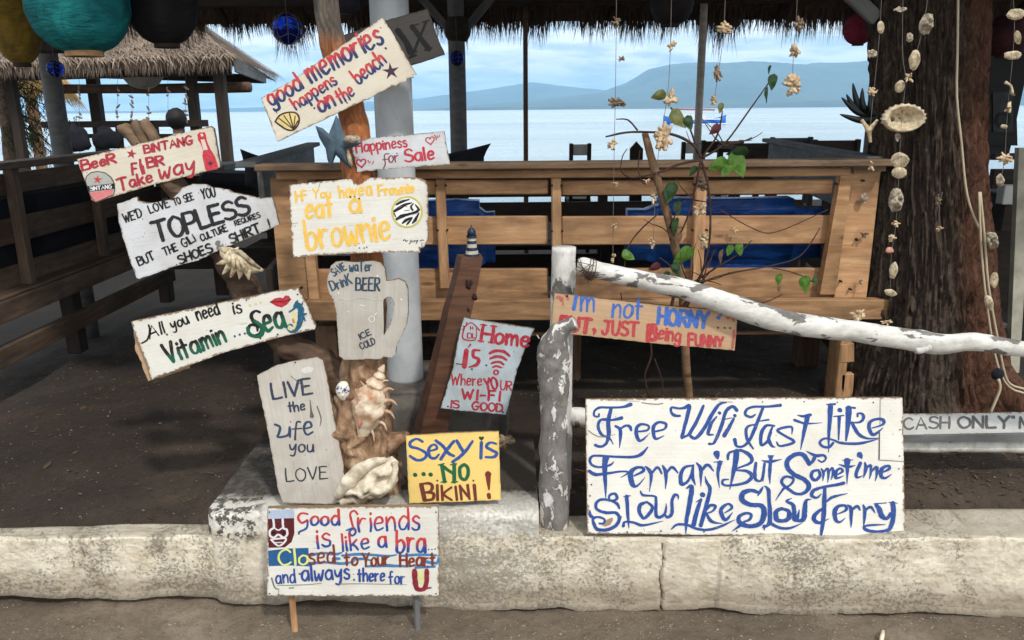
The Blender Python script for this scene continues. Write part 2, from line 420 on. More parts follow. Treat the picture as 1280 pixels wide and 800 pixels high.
def profile_wall(name, x0, x1, nx, fy, ft, back, mt, lower, rad=.013, endcap=True):
    """front face + rounded arris + top, as a rough skin; closed ends"""
    xs = np.linspace(x0, x1, nx); vs = []; fs = []; prof_n = None
    for x in xs:
        yf = fy(x); zt = ft(x); rows = []
        zb = lower(x)
        # back bottom, top back -> front
        rows.append((back, -.12))
        for s in np.linspace(0, 1, 12): rows.append((back+(yf+rad-back)*s, zt+.004*noise.noise(Vector((x*6, s*5, 1)))))
        for a in (20, 45, 70): rows.append((yf+rad-rad*math.sin(R(a)), zt-rad+rad*math.cos(R(a))))
        for s in np.linspace(0, 1, 64): rows.append((yf, (zt-rad)*(1-s)+zb*s))
        # crumbled undercut toe
        toe = noise.fractal(Vector((x*4, 0, 2)), 1, 2, 4)
        rows.append((yf-.012-.012*abs(toe), zb-.012)); rows.append((yf+.03, zb-.03)); rows.append((yf+.03, -.12))
        prof_n = len(rows)
        for k, (y, z) in enumerate(rows):
            if 13 < k < prof_n-2:
                d = .0075*noise.fractal(Vector((x*9, z*9, 5)), .9, 2, 5) + .006*noise.noise(Vector((x*2.2, z*3, 0)))
                if mt is M['plaster'] and z < .21:
                    dc = abs(x-(CRX+.0035*math.sin(z*47)+.004*noise.noise(Vector((z*30, 2, 2)))))
                    if dc < .0024+.0012*(.2-z)/.2: y += .022
                y -= d + .0014*max(-.3, noise.noise(Vector((x*75, z*90, 1)))) + .0004*noise.noise(Vector((x*190, z*210, 4)))
            elif k > 1 and k <= 13: z += .005*noise.fractal(Vector((x*9, y*9, 5)), .9, 2, 4)
            vs.append((x, y, z))
    for i in range(nx-1):
        for k in range(prof_n-1):
            a = i*prof_n+k; fs.append((a, a+prof_n, a+prof_n+1, a+1))
    if endcap:
        fs.append(tuple(range(prof_n))); fs.append(tuple((nx-1)*prof_n+k for k in range(prof_n))[::-1])
    return obj(name, vs, fs, mt, smooth=True)
def toe_z(x):
    return .018 + .022*noise.fractal(Vector((x*2.3, 9, 0)), 1, 2, 5) + (.012 if x < -.3 else -.004)
CRX = P(829, 730, 2.02).x
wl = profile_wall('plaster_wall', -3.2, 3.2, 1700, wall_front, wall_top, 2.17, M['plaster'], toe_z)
tag(wl, 'long low cream plastered kerb wall with dark pits running along the bottom', 'wall')
def plinth_front(x): return 2.048 - .038*x
def plinth_top(x): return .303 + .004*math.sin(x*9)
PX0, PX1 = -.892, .072
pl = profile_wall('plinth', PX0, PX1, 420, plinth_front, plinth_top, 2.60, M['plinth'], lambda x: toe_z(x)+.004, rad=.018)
for v_ in pl.data.vertices:      # round the left-hand corner
    x = v_.co.x
    if x < PX0+.03 and v_.co.y < 2.2: v_.co.y += (PX0+.03-x)**2*22
    if x > PX1-.012 and v_.co.y < 2.2: v_.co.y += (x-PX1+.012)**2*40
tag(pl, 'raised whitewashed concrete block with peeling corner carrying the driftwood sign post', 'plinth')
M['concrete'] = plain_mat('dark_concrete', L((108, 102, 95)), .9, .4, 9, .5, c2=L((62, 57, 52)), bsc=50)
vs, fs = box_data(1, 1, 1)
def rough_block(name, x0, x1, y0, y1, z0, z1, mt, n=14):
    bm = bmesh.new(); bmesh.ops.create_cube(bm, size=1)
    bmesh.ops.bevel(bm, geom=list(bm.edges), offset=.04, segments=2, affect='EDGES')
    bmesh.ops.subdivide_edges(bm, edges=list(bm.edges), cuts=n//3, use_grid_fill=True)
    for v in bm.verts:
        c = v.co; p = Vector(((x0+x1)/2+c.x*(x1-x0), (y0+y1)/2+c.y*(y1-y0), (z0+z1)/2+c.z*(z1-z0)))
        d = .008*noise.noise(p*9); v.co = p + Vector((d, d, d))
    me = bpy.data.meshes.new(name); bm.to_mesh(me); bm.free(); me.materials.append(mt); me.shade_smooth()
    o = bpy.data.objects.new(name, me); COL.objects.link(o); return o
cbk = rough_block('column_base', -.86, -.02, 2.60, 3.02, .15, .462, M['concrete'])
tag(cbk, 'dark grey concrete footing under the round white column', 'footing')

# ---- pebbles, bits of shell and dry leaf litter (nobody could count them)
M['pebble'] = plain_mat('pebbles', L((150, 138, 122)), .85, .5, 40)
mb = MB(); rnd = random.Random(3)
for i in range(3200):
    if rnd.random() < .45: x = rnd.uniform(-1.6, 1.6); y = rnd.uniform(1.82, 2.03); z = path_z(x, y)
    else: x = rnd.uniform(-2.3, 2.0); y = rnd.uniform(2.2, 4.2); z = yard_z(x, y)
    if PX0-.03 < x < PX1+.03 and y > 1.99 and y < 3.05: continue
    s = rnd.uniform(.0012, .0042)*(1.6 if rnd.random() < .06 else 1)
    q = [(s*rnd.uniform(.7, 1.3)*a, s*rnd.uniform(.7, 1.3)*b_, c*s*.6) for a, b_, c in ((1,0,0),(0,1,0),(-1,0,0),(0,-1,0),(0,0,1),(0,0,-1))]
    mb.add([Vector((x, y, z+s*.2))+Vector(k) for k in q], [(0,1,4),(1,2,4),(2,3,4),(3,0,4),(1,0,5),(2,1,5),(3,2,5),(0,3,5)])
tag(mb.build('pebbles', M['pebble']), 'tiny pale pebbles and shell crumbs scattered over the dark sand', 'pebbles', kind='stuff')
M['litter'] = plain_mat('dry_leaf_bits', L((104, 84, 60)), .9, .6, 30, c2=L((52, 42, 33)))
mb = MB()
for i in range(3000):
    if rnd.random() < .65: x = rnd.uniform(.1, 1.9); y = rnd.uniform(2.14, 3.1)
    else: x = rnd.uniform(-2.2, 1.9); y = rnd.uniform(2.2, 4.4)
    if x < PX1+.02 and y < 3.05 and x > PX0-.02: continue
    z = yard_z(x, y); a = rnd.uniform(0, 6.28); l = rnd.uniform(.004, .016)*(2 if rnd.random() < .04 else 1); wv = l*rnd.uniform(.2, .45)
    d = Vector((math.cos(a), math.sin(a), rnd.uniform(-.2, .35))); e = Vector((-math.sin(a), math.cos(a), rnd.uniform(-.3, .3)))
    c = Vector((x, y, z+.005)); mb.add([c-d*l, c+e*wv, c+d*l, c-e*wv], [(0, 1, 2, 3)])
tag(mb.build('leaf_litter', M['litter']), 'brown dry leaf crumbs lying on the soil behind the wall', 'leaf litter', kind='stuff')
M['bone'] = plain_mat('bleached_shell', L((226, 214, 190)), .6, .25, 30, .3, c2=L((176, 158, 130)))
st = P(1102, 790, 1.90)
limb('twig', [(st.x-.02, 1.86, .008, .0035), (st.x-.005, 1.885, .012, .006), (st.x+.012, 1.915, .01, .004)], M['bone'])
tag(bpy.data.objects['twig'], 'short pale twig lying on the path at the foot of the wall, far right', 'twig')
# ================================================================ BUILDINGS, TREE, FURNITURE
M['post_grey'] = wood_mat('grey_post', L((96, 96, 97)), L((128, 127, 126)), grain=40)
M['dark_wood'] = wood_mat('dark_wood', L((44, 36, 31)), L((66, 54, 46)), grain=50)
M['brown_wood'] = wood_mat('brown_shaded_wood', L((92, 70, 53)), L((132, 104, 80)), L((66, 54, 44)), grain=50)
M['teak'] = wood_mat('oiled_teak', L((150, 110, 76)), L((206, 162, 118)), L((98, 78, 62)), grain=46, dirt=.7)
M['teak_worn'] = wood_mat('worn_teak', L((104, 84, 66)), L((152, 124, 98)), L((74, 62, 52)), grain=46, dirt=.7)
M['teak_pale'] = wood_mat('pale_teak', L((172, 126, 88)), L((226, 180, 134)), L((122, 96, 74)), grain=46, dirt=.6)
M['post_pale'] = wood_mat('pale_post', L((170, 160, 148)), L((208, 200, 190)), grain=30)
M['booth_dark'] = wood_mat('side_booth_wood', L((78, 64, 54)), L((124, 103, 86)), L((56, 46, 40)), grain=50)
M['grey_plank'] = wood_mat('weathered_plank', L((92, 92, 93)), L((128, 128, 128)), L((70, 68, 66)), grain=40)
M['white_paint'] = plain_mat('old_white_paint', L((214, 214, 208)), .6, .1, 12, .15)
M['screw'] = plain_mat('dark_screw', L((58, 52, 48)), .5, .2, 50, metallic=.5)
M['black_fabric'] = plain_mat('black_fabric', L((28, 30, 38)), .95, .3, 25, .3)

# thatch material: straw with per-blade variation
def thatch_mat(name, a, b_):
    mt, t, b = newmat(name); v = coords(t, 'Object', (1, 1, .25)); n = noise_(t, v, 30, 4, .7)
    n2 = noise_(t, coords(t, 'Object'), 2.2, 4, .6)
    lk(t, ramp_(t, math_(t, 'ADD', math_(t, 'MULTIPLY', n, .65), math_(t, 'MULTIPLY', n2, .35)), [(.35, a), (.62, b_)]), b.inputs['Base Color'])
    b.inputs['Roughness'].default_value = .9
    return mt
M['thatch'] = thatch_mat('grey_thatch', L((82, 69, 60)), L((172, 152, 134)))
M['thatch_dark'] = thatch_mat('old_dark_thatch', L((60, 48, 42)), L((112, 94, 80)))
M['straw'] = thatch_mat('golden_straw', L((168, 128, 70)), L((226, 190, 120)))

def blade(mb, root, d, ln, wd, side):
    """one bent straw: two quads, pointed"""
    mid = root + d*ln*.55 + Vector((0, 0, -.03*ln)); tip = root + d*ln + Vector((0, 0, -.12*ln))
    b = len(mb.v); s = side*wd
    mb.v += [root-s, root+s, mid-s*.7, mid+s*.7, tip]
    mb.f += [(b, b+1, b+3, b+2), (b+2, b+3, b+4)]
def fringe(mb, p0, p1, n, lo, hi, wd, outd, rnd, layers=3):
    p0 = Vector(p0); p1 = Vector(p1); ax = (p1-p0).normalized()
    for i in range(n):
        s = rnd.random(); q = p0.lerp(p1, s)
        cl = .65+.7*(noise.noise(Vector((s*(p1-p0).length*3.2, 5, 1)))+.25)
        d = (Vector((0, 0, -1)) + ax*rnd.gauss(0, .16) + Vector(outd)*rnd.uniform(-.1, .35)).normalized()
        q = q + Vector(outd)*rnd.uniform(-.10, .05) + Vector((0, 0, rnd.uniform(-.02, .08)))
        blade(mb, q, d, rnd.uniform(lo, hi)*cl, wd*rnd.uniform(.6, 1.4), (ax+Vector((0, rnd.uniform(-.5, .5), 0))).normalized())
def thatch_face(mb, c0, c1, r1, r0, n, ln, wd, rnd):
    """blades over a sloping quad c0-c1 (eave) r0-r1 (ridge)"""
    c0, c1, r1, r0 = map(Vector, (c0, c1, r1, r0)); nrm = (c1-c0).cross(r0-c0).normalized()
    if nrm.z < 0: nrm = -nrm
    for i in range(n):
        u = rnd.random(); v_ = rnd.random()**1.0
        p = c0.lerp(c1, u).lerp(r0.lerp(r1, u), v_); q = c0.lerp(c1, u)
        dn = (q - r0.lerp(r1, u)).normalized()
        d = (dn + (c1-c0).normalized()*rnd.gauss(0, .22) + nrm*rnd.uniform(-.02, .22)).normalized()
        blade(mb, p+nrm*.03, d, ln*rnd.uniform(.6, 1.4), wd*rnd.uniform(.6, 1.3), (c1-c0).normalized())

rnd = random.Random(11)
# ---- the big thatched shelter over the seats; its far eave crosses the top of the view
EZ, EY = 2.10, 6.8
NZ, NY = 2.00, 2.42
RXL, RXR = -3.15, 4.6
sh = thing('thatched_shelter', 'large dark thatched roof on round posts whose ragged fringe crosses the top of the view', 'thatched shelter', (.5, 4.6, .27))
mb = MB()
for (ya, za, yb, zb) in ((NY, NZ, 4.6, 3.5), (EY, EZ, 4.6, 3.5)):
    vs = []
    for z_ in (0, .16):
        vs += [(RXL, ya, za+z_), (RXR, ya, za+z_), (RXR, yb, zb+z_), (RXL, yb, zb+z_)]
    mb.add(vs, [(0, 1, 2, 3), (4, 7, 6, 5), (0, 4, 5, 1), (1, 5, 6, 2), (2, 6, 7, 3), (3, 7, 4, 0)])
fringe(mb, (RXL, EY, EZ+.10), (RXR, EY, EZ+.10), 6400, .12, .34, .0042, (0, 1, 0), rnd)
fringe(mb, (RXL, EY-.05, EZ+.10), (RXR, EY-.05, EZ+.10), 4200, .10, .20, .007, (0, 1, 0), rnd)
fringe(mb, (RXL, NY, NZ+.10), (RXR, NY, NZ+.10), 2600, .08, .22, .004, (0, -1, 0), rnd)
fringe(mb, (RXL, EY, EZ+.10), (RXL, 4.6, 3.55), 900, .12, .30, .005, (-1, 0, 0), rnd)
# broken straws hanging on the underside
for i in range(1500):
    x = rnd.uniform(RXL, RXR); s = rnd.random(); y = EY+(4.6-EY)*s*.5; z = EZ+(3.5-EZ)*s*.5
    blade(mb, Vector((x, y, z)), Vector((rnd.gauss(0, .5), rnd.gauss(0, .4), -1)).normalized(), rnd.uniform(.03, .12), .003, Vector((1, 0, 0)))
mb.build('thatch', M['thatch_dark'], sh, kind='stuff')
for k in range(12):
    x = RXL+.3+k*.62
    beam('rafter', (x, EY-.15, EZ-.01), (x, 4.6, 3.44), .05, .06, M['dark_wood'], sh)
beam('eave_beam', (RXL, EY-.45, 2.22), (RXR, EY-.45, 2.22), .08, .09, M['dark_wood'], sh)
# posts
def round_post(name, x, y, Y, r, ztop, mt, parent, zb=.2, lean=0.0, seg=14):
    p = P(x, y, Y)
    return limb(name, [(p.x, Y, zb, r*1.05), (p.x, Y, (zb+ztop)/2, r), (p.x+lean, Y, ztop, r*.97)], mt, parent, seg=seg, rough=.05, rscale=4)
round_post('post', 572, 110, 5.6, .057, 2.75, M['post_grey'], sh)
pj = P(572, 40, 5.6)
limb('joint', [(pj.x, 5.6, pj.z-.06, .062), (pj.x, 5.6, pj.z, .09), (pj.x, 5.6, pj.z+.09, .085)], M['dark_wood'], sh, seg=12)
beam('brace', P(574, 46, 5.58), P(622, -12, 5.58), .05, .05, M['post_grey'], sh)
beam('brace', P(569, 46, 5.58), P(522, -8, 5.58), .05, .05, M['post_grey'], sh)
round_post('post', 657, 110, 6.5, .019, 2.22, M['brown_wood'], sh, seg=8)
round_post('post', 875, 110, 6.4, .030, 2.22, M['post_pale'], sh, seg=8)
pL = P(69, 130, 4.3)
limb('post', [(pL.x, 4.3, .2, .050), (pL.x, 4.3, 1.2, .048), (pL.x, 4.3, 3.0, .045)], M['post_grey'], sh, seg=14)
pc = P(63, 52, 4.0); beam('bracket', (pc.x, 4.0, pc.z-.05), (pc.x, 4.0, pc.z+.16), .13, .13, M['dark_wood'], sh)
beam('brace', P(53, 50, 3.85), P(18, -14, 3.85), .05, .045, M['post_grey'], sh)
beam('brace', P(1096, 24, 2.98), P(1062, -8, 2.98), .03, .05, M['post_grey'], sh)
pr = P(1093, 120, 3.25)
limb('post', [(pr.x, 3.25, .2, .022), (pr.x, 3.25, 2.6, .022)], M['post_grey'], sh, seg=10)

# ---- white and grey round column on the footing
cx = P(504, 400, 2.80).x
mt, t, b = newmat('column_paint'); v = coords(t, 'Object'); n = noise_(t, v, 6, 6, .6); n2 = noise_(t, v, 60, 3, .6)
sp = ramp_(t, n2, [(.70, 0.0), (.76, .7)])
lk(t, mixc_(t, sp, ramp_(t, n, [(.35, L((168, 172, 176))), (.65, L((200, 203, 205)))]), L((96, 92, 88))), b.inputs['Base Color'])
b.inputs['Roughness'].default_value = .55; bump_(t, b, n, .15, .004); M['column'] = mt
col_ = limb('round_column', [(cx, 2.80, .455, .066), (cx, 2.80, .47, .0655), (cx, 2.80, 1.4, .065), (cx, 2.80, 2.7, .064)], M['column'], seg=28, sub=1)
tag(col_, 'thick round pole painted white and grey standing on the concrete footing behind the signs', 'column')
# dark board with large letters tied to the column is built with the signs

# ---- distant thatched pavilion, left
hut = thing('thatched_pavilion', 'small open pavilion with shaggy grey thatch and dark posts at the water, far left', 'pavilion', P(180, 200, 9.6))
A = P(287, 71, 9.0); B = P(346, 95, 13.0); C = P(-90, 82, 9.0); R1 = P(196, -4, 11.4); R0 = P(-160, -10, 11.4)
mb = MB(); mb.add([A, C, R0, R1, B], [(0, 1, 2, 3), (4, 0, 3)])
mb.add([A-Vector((0, 0, .09)), C-Vector((0, 0, .09)), R0-Vector((0, 0, .09)), R1-Vector((0, 0, .09)), B-Vector((0, 0, .09))], [(3, 2, 1, 0), (3, 0, 4)])
thatch_face(mb, C, A, R1, R0, 9500, .26, .010, rnd); thatch_face(mb, A, B, R1, R1, 3200, .26, .010, rnd)
def fringe2(mb, p0, p1, n, ln, wd):
    p0 = Vector(p0); p1 = Vector(p1)
    for i in range(n):
        q = p0.lerp(p1, rnd.random())+Vector((rnd.uniform(-.03, .03), rnd.uniform(-.03, .03), .03))
        blade(mb, q, Vector((rnd.gauss(0, .25), rnd.uniform(-.4, .1), -1)).normalized(), ln*rnd.uniform(.4, 1.4), wd, (p1-p0).normalized())
fringe2(mb, C, A, 2200, .15, .007); fringe2(mb, A, B, 500, .13, .007)
mb.build('thatch', M['thatch'], hut, kind='stuff')
beam('fascia', A+Vector((.02, .1, -.09)), A.lerp(B, .66)+Vector((0, 0, -.10)), .03, .13, M['post_grey'], hut)
def vpost(name, x, y0, y1, Y, wpx, mt, parent, zb=None):
    p = P(x, (y0+y1)/2, Y); a = P(x, y0, Y); b = P(x, y1, Y); wd = wpx/FPX*Y
    return beam(name, (p.x, Y, zb if zb is not None else b.z), (p.x, Y, a.z), wd, wd, mt, parent, up=(0, 1, 0))
vpost('post', 122, 84, 200, 10.6, 12, M['dark_wood'], hut, .2); vpost('post', 243, 76, 200, 9.4, 11, M['dark_wood'], hut, .2)
vpost('post', 279, 74, 210, 9.2, 12, M['dark_wood'], hut, .2); vpost('post', 20, 84, 200, 9.3, 10, M['dark_wood'], hut, .2)
limb('beam', [tuple(P(60, 111, 10.2))+(.055,), tuple(P(190, 111, 9.9))+(.055,), tuple(P(312, 109, 9.6))+(.06,)], M['brown_wood'], hut, seg=10, rough=.1)
beam('rail', P(55, 156, 10.0), P(258, 154, 9.3), .08, .075, M['dark_wood'], hut)
beam('rail', P(70, 170, 10.1), P(258, 170, 9.5), .05, .05, M['dark_wood'], hut)
for x in (90, 150, 196, 228): vpost('baluster', x, 156, 190, 9.8, 6, M['dark_wood'], hut)
beam('roof_beam', P(0, 92, 9.4), P(286, 84, 9.4), .2, .16, M['dark_wood'], hut)
beam('roof_beam', P(120, 92, 11.6), P(330, 99, 12.4), .2, .12, M['dark_wood'], hut)
# dark seat backs in the pavilion
for (x, y, rx, ry, Y) in ((96, 176, 14, 16, 8.6), (134, 174, 17, 14, 8.8), (182, 176, 14, 10, 8.9)):
    p = P(x, y, Y); s = Y/FPX; vs, fs = blob_data(p, rx*s, .06, ry*s, 16, 10, .35, 1.6, x); vs = [Vector((v.x, v.y, max(v.z, p.z-ry*s*.8))) for v in vs]
    o = obj('floor_cushion', vs, fs, M['black_fabric'], smooth=True)
    tag(o, {96: 'round black cushion propped against the pavilion rail, leftmost of three', 134: 'wide black cushion behind the beer sign, middle of the three by the pavilion rail',
            182: 'low black cushion just right of the wooden stubs, under the pavilion rail'}[x], 'cushion', 'black cushions along the pavilion rail')

# ---- tan straw parasol and slim tree, far left
ps = thing('straw_parasol', 'golden straw parasol edge hanging behind the yellow lantern, far left', 'parasol', P(44, 190, 12))
mb = MB(); a = P(-40, 96, 12); b_ = P(94, 98, 12); top = P(20, 60, 12.4)
thatch_face(mb, P(2, 106, 12), P(62, 112, 12), P(50, 84, 12.4), P(10, 84, 12.4), 1500, .30, .008, rnd)
thatch_face(mb, P(62, 112, 12), P(90, 118, 12.3), P(70, 88, 12.4), P(50, 84, 12.4), 700, .30, .008, rnd)
mb.add([P(0, 104, 12.1), P(62, 110, 12.1), P(88, 114, 12.4), P(40, 60, 12.5)], [(0, 1, 3), (1, 2, 3)])
mb.build('thatch', M['straw'], ps, kind='stuff')
vpost('pole', 43, 100, 200, 12.2, 10, M['teak_pale'], ps, .0)
M['needle'] = plain_mat('casuarina_green', (.035, .06, .03, 1), .9, .5, 10)
M['bark'] = plain_mat('grey_bark', L((120, 100, 82)), .9, .4, 14, .5, c2=L((70, 56, 46)))
tr = thing('casuarina_tree', 'slim casuarina tree with thin drooping twigs at the far left edge', 'tree', P(12, 195, 11.5))
tp = [P(18, 215, 11.5), P(10, 150, 11.5), P(3, 95, 11.5), P(-8, 20, 11.5)]
limb('trunk', [tuple(p)+(r,) for p, r in zip(tp, (.12, .10, .09, .07))], M['bark'], tr, seg=10, rough=.15)
mb = MB(); vsl = []
for i in range(26):
    s0 = rnd.uniform(.35, 1); p = tp[0].lerp(tp[2], s0); d = Vector((rnd.uniform(.2, 1), rnd.uniform(-.4, .3), rnd.uniform(-.35, .25)))
    q = [p + d*k*.22 + Vector((0, 0, -.02*k*k)) for k in range(5)]
    vs, fs = limb_data([tuple(a)+(.012-.002*k,) for k, a in enumerate(q)], seg=4, sub=2); mb.add(vs, fs)
    for k in range(60):
        r_ = q[rnd.randint(1, 4)] + Vector((rnd.gauss(0, .08), rnd.gauss(0, .08), rnd.gauss(0, .05)))
        blade(mb, r_, Vector((rnd.gauss(0, .6), rnd.gauss(0, .5), -.6)).normalized(), rnd.uniform(.04, .12), .006, Vector((1, 0, 0)))
mb.build('crown', M['needle'], tr)

# ---- big tree, right
mt, t, b = newmat('furrowed_bark'); v = coords(t, 'Object')
n1 = noise_(t, coords(t, 'Object', (1, 1, .5)), 34, 10, .8, 1.4); n2 = noise_(t, v, 3.2, 4, .6); n3 = noise_(t, coords(t, 'Object', (1, 1, .35)), 90, 4, .7)
g = t.nodes.new('ShaderNodeNewGeometry'); sep = t.nodes.new('ShaderNodeSeparateXYZ'); lk(t, g.outputs['Position'], sep.inputs[0])
col = ramp_(t, n1, [(.36, L((46, 38, 34))), (.50, L((94, 79, 68))), (.66, L((142, 122, 104)))])
redf = math_(t, 'MULTIPLY', math_(t, 'SUBTRACT', math_(t, 'ADD', math_(t, 'SUBTRACT', sep.outputs[0], math_(t, 'MULTIPLY', sep.outputs[2], -.05)), math_(t, 'MULTIPLY', n2, .14)), 1.67), 10, True)
col = mixc_(t, math_(t, 'MULTIPLY', redf, .85), col, ramp_(t, n1, [(.36, L((70, 44, 34))), (.62, L((152, 102, 78)))]))
lk(t, col, b.inputs['Base Color']); b.inputs['Roughness'].default_value = .92
bump_(t, b, math_(t, 'ADD', n1, math_(t, 'MULTIPLY', n3, .8)), 1.0, .03); M['tree_bark'] = mt
vs = []; fs = []; NS, NZn = 460, 420
ctr = smooth_pts([(1.66, 3.02, .05, .40), (1.64, 3.02, .28, .335), (1.62, 3.01, .40, .285), (1.61, 3.0, .60, .245), (1.585, 3.0, .9, .200), (1.535, 3.0, 1.3, .176), (1.475, 3.0, 1.8, .170), (1.445, 3.0, 2.7, .166)], 20)
tsz = np.array([c[2] for c in ctr])
for j in range(NZn):
    z = .05 + 2.6*(j/(NZn-1))**1.15
    c = [np.interp(z, tsz, [q[k] for q in ctr]) for k in (0, 1, 3)]
    for k in range(NS):
        a = 2*math.pi*k/NS; ca, sa = math.cos(a), math.sin(a)
        tw = a + .12*math.sin(z*2.2)
        lobe = 1 + (.06+.05*max(0, .9-z))*math.cos(4*tw+.9) + .03*math.cos(7*tw+z)
        # deep crease facing the camera, right of centre
        da = (a-(-math.pi/2+.38+.10*math.sin(z*3))+math.pi) % (2*math.pi)-math.pi
        lobe -= .17*math.exp(-(da/.12)**2)*(1 if z < 1.3 else max(0, 1-(z-1.3)*2))
        q = Vector((ca*5.2, sa*5.2, z*2.6))
        ridg = 1-abs(noise.noise(Vector((ca*11, sa*11, z*2.0)))*2)
        fine = 1-abs(noise.noise(Vector((ca*26, sa*26, z*7.5)))*2)
        dv = noise.voronoi(Vector((ca*8+.6*ridg, sa*8, z*5.5+.5*fine)))[0]; pl_ = min(1.0, (dv[1]-dv[0])*3.2)
        r = c[2]*lobe + .017*(pl_-.6) + .015*(ridg-.5) + .013*(fine-.5) + .014*noise.noise(q)
        vs.append((c[0]+ca*r, c[1]+sa*r, z))
for j in range(NZn-1):
    for k in range(NS):
        a_ = j*NS+k; b_ = j*NS+(k+1) % NS; fs.append((a_, b_, b_+NS, a_+NS))
tree = thing('large_tree', 'massive old tree with deeply furrowed dark bark and a reddish right flank', 'tree', (1.69, 3.02, .27))
obj('trunk', vs, fs, M['tree_bark'], tree, smooth=True)
# root flares
for (x1, y1, r0) in ((1.98, 2.80, .07), (1.50, 2.66, .05)):
    limb('root', [(1.66+(x1-1.66)*.35, 3.0+(y1-3.0)*.35, .46, r0*1.3), (1.66+(x1-1.66)*.8, 3.0+(y1-3.0)*.8, .33, r0), (x1, y1, .25, r0*.55)], M['tree_bark'], tree, seg=16, rough=.25, rscale=14, sub=6)

# ---- teak booth in the middle, seen from behind
bn = thing('slatted_booth', 'long golden teak booth seat with slatted back seen from behind, in the middle', 'booth seat', (.15, 3.2, .28))
def pb(name, x0, y0, x1, y1, Y, hp, dep, mt, parent, **k):
    s = Y/FPX*1.02
    return beam(name, P(x0, y0, Y), P(x1, y1, Y), dep, hp*s, mt, parent, **k)
YB = 3.0
pb('top_cap', 323, 209, 1110, 202.5, 2.94, 8, .11, M['teak_worn'], bn)
pb('top_rail', 346, 219, 1062, 214.5, 2.955, 10, .03, M['teak_pale'], bn)
for (x0, x1, dy) in ((350, 685, 0), (702, 1040, -2)):
    pb('slat', x0, 235.5+dy*.3, x1, 233.5+dy*.3, YB, 17, .025, M['teak_pale'], bn)
    pb('slat', x0, 289+dy*.4, x1, 287.5+dy*.4, YB, 35, .025, M['teak_pale'], bn)
    pb('slat', x0, 355+dy*.4, x1, 354+dy*.4, YB, 38, .025, M['teak'], bn)
pb('seat_edge', 384, 387, 1116, 385.5, 2.93, 26, .045, M['teak'], bn)
for k in range(5): pb('seat_board', 384-k*2, 371.5, 1112, 370.5, 3.06+k*.115, 7, .105, M['brown_wood'], bn)
def upr(name, xt, yt, xb, yb, Y, wp, dep, mt, parent, Yb=None):
    s = Y/FPX
    return beam(name, P(xb, yb, Yb or Y), P(xt, yt, Y), dep, wp*s, mt, parent, up=(1, 0, 0))
upr('upright', 550, 224, 556, 360, 2.968, 12, .04, M['teak_pale'], bn)
upr('upright', 695, 222, 696, 352, 2.968, 12, .04, M['teak_pale'], bn)
upr('upright', 876, 214, 869, 392, 2.968, 14, .04, M['teak_pale'], bn)
def quad_board(name, px, Y, dep, mt, parent, **k):
    f = [P(x, y, Y) for x, y in px]; b_ = [p+Vector((0, dep, 0)) for p in f]; n = len(f)
    fs = [tuple(range(n))[::-1], tuple(range(n, 2*n))]+[(i, (i+1) % n, (i+1) % n+n, i+n) for i in range(n)]
    return obj(name, f+b_, fs, mt, parent, **k)
quad_board('end_board', [(337, 222), (378, 222), (399, 374), (350, 374)], 2.962, .03, M['teak'], bn)
quad_board('end_brace', [(372, 222), (384, 222), (399, 376), (387, 376)], 2.945, .035, M['teak_pale'], bn)
quad_board('end_board', [(1062, 213), (1101, 212), (1083, 372), (1043, 372)], 2.962, .03, M['teak_pale'], bn)
quad_board('end_brace', [(1053, 209), (1067, 209), (1044, 368), (1025, 368)], 2.943, .04, M['teak'], bn)
quad_board('corner_block', [(1067, 204), (1109, 200), (1107, 214), (1067, 217)], 2.925, .03, M['teak_worn'], bn)
quad_board('side_edge', [(1101, 212), (1109, 211), (1090, 270), (1083, 372)], 2.99, .5, M['dark_wood'], bn)
# arms going back towards the sea
za = P(1108, 201, 2.94).z
for (x0, x1) in ((1.30, 1.52), (-.93, -1.16)):
    beam('arm_panel', (x0, 3.0, za-.10), (x1, 4.75, za-.10), .025, .20, M['grey_plank'], bn)
    beam('arm_cap', (x0-(.04 if x0 < 0 else -.04), 2.96, za+.004), (x1, 4.8, za+.004), .075, .022, M['grey_plank'], bn)
    beam('arm_slat', (x0, 3.0, .78), (x1, 4.75, .78), .025, .12, M['dark_wood'], bn)
    beam('arm_slat', (x0, 3.0, .52), (x1, 4.75, .52), .025, .14, M['dark_wood'], bn)
for (x, y) in ((545, 232), (557, 232), (690, 232), (702, 232), (868, 231), (884, 231), (547, 288), (559, 288), (690, 289), (703, 289), (866, 288), (884, 288), (1046, 230), (1048, 290), (1052, 352), (362, 240), (368, 300), (376, 360), (1080, 226), (1072, 300), (1064, 362)):
    c_ = P(x, y, 2.944 if x > 1040 or x < 500 or x in (545, 557, 690, 702) else 2.944)
    lathe('screw', (c_.x, 2.9455 if (x < 400 or x > 1060) else 2.945, c_.z), [(.0042, -.016), (.0042, .001), (.0012, .0018)], M['screw'], bn, seg=8, axis=(0, -1, 0))
gz = .25
def leg(x, Y, w_=.10, d_=.08, ztop=.62, mt=None): return beam('leg', (x, Y, gz), (x, Y, ztop), w_, d_, mt or M['brown_wood'], bn, up=(0, 1, 0))
lx = P(1049, 440, 2.98).x
leg(lx, 2.99, .035, .11, .62, M['teak']); leg(-.72, 3.0, .08, .09); leg(.25, 3.35); leg(1.35, 3.5); leg(-.72, 3.5)
o = beam('leg_block', P(1057, 428, 2.95), P(1057, 452, 2.95), .055, .035, M['teak'], bn, up=(0, 1, 0))
o = beam('leg_block', P(1058, 466, 2.95), P(1056, 500, 2.95), .05, .03, M['teak_pale'], bn, up=(0, 1, 0))
pb('stretcher', 400, 419, 1040, 415, 3.30, 3.5, .03, M['teak_pale'], bn)
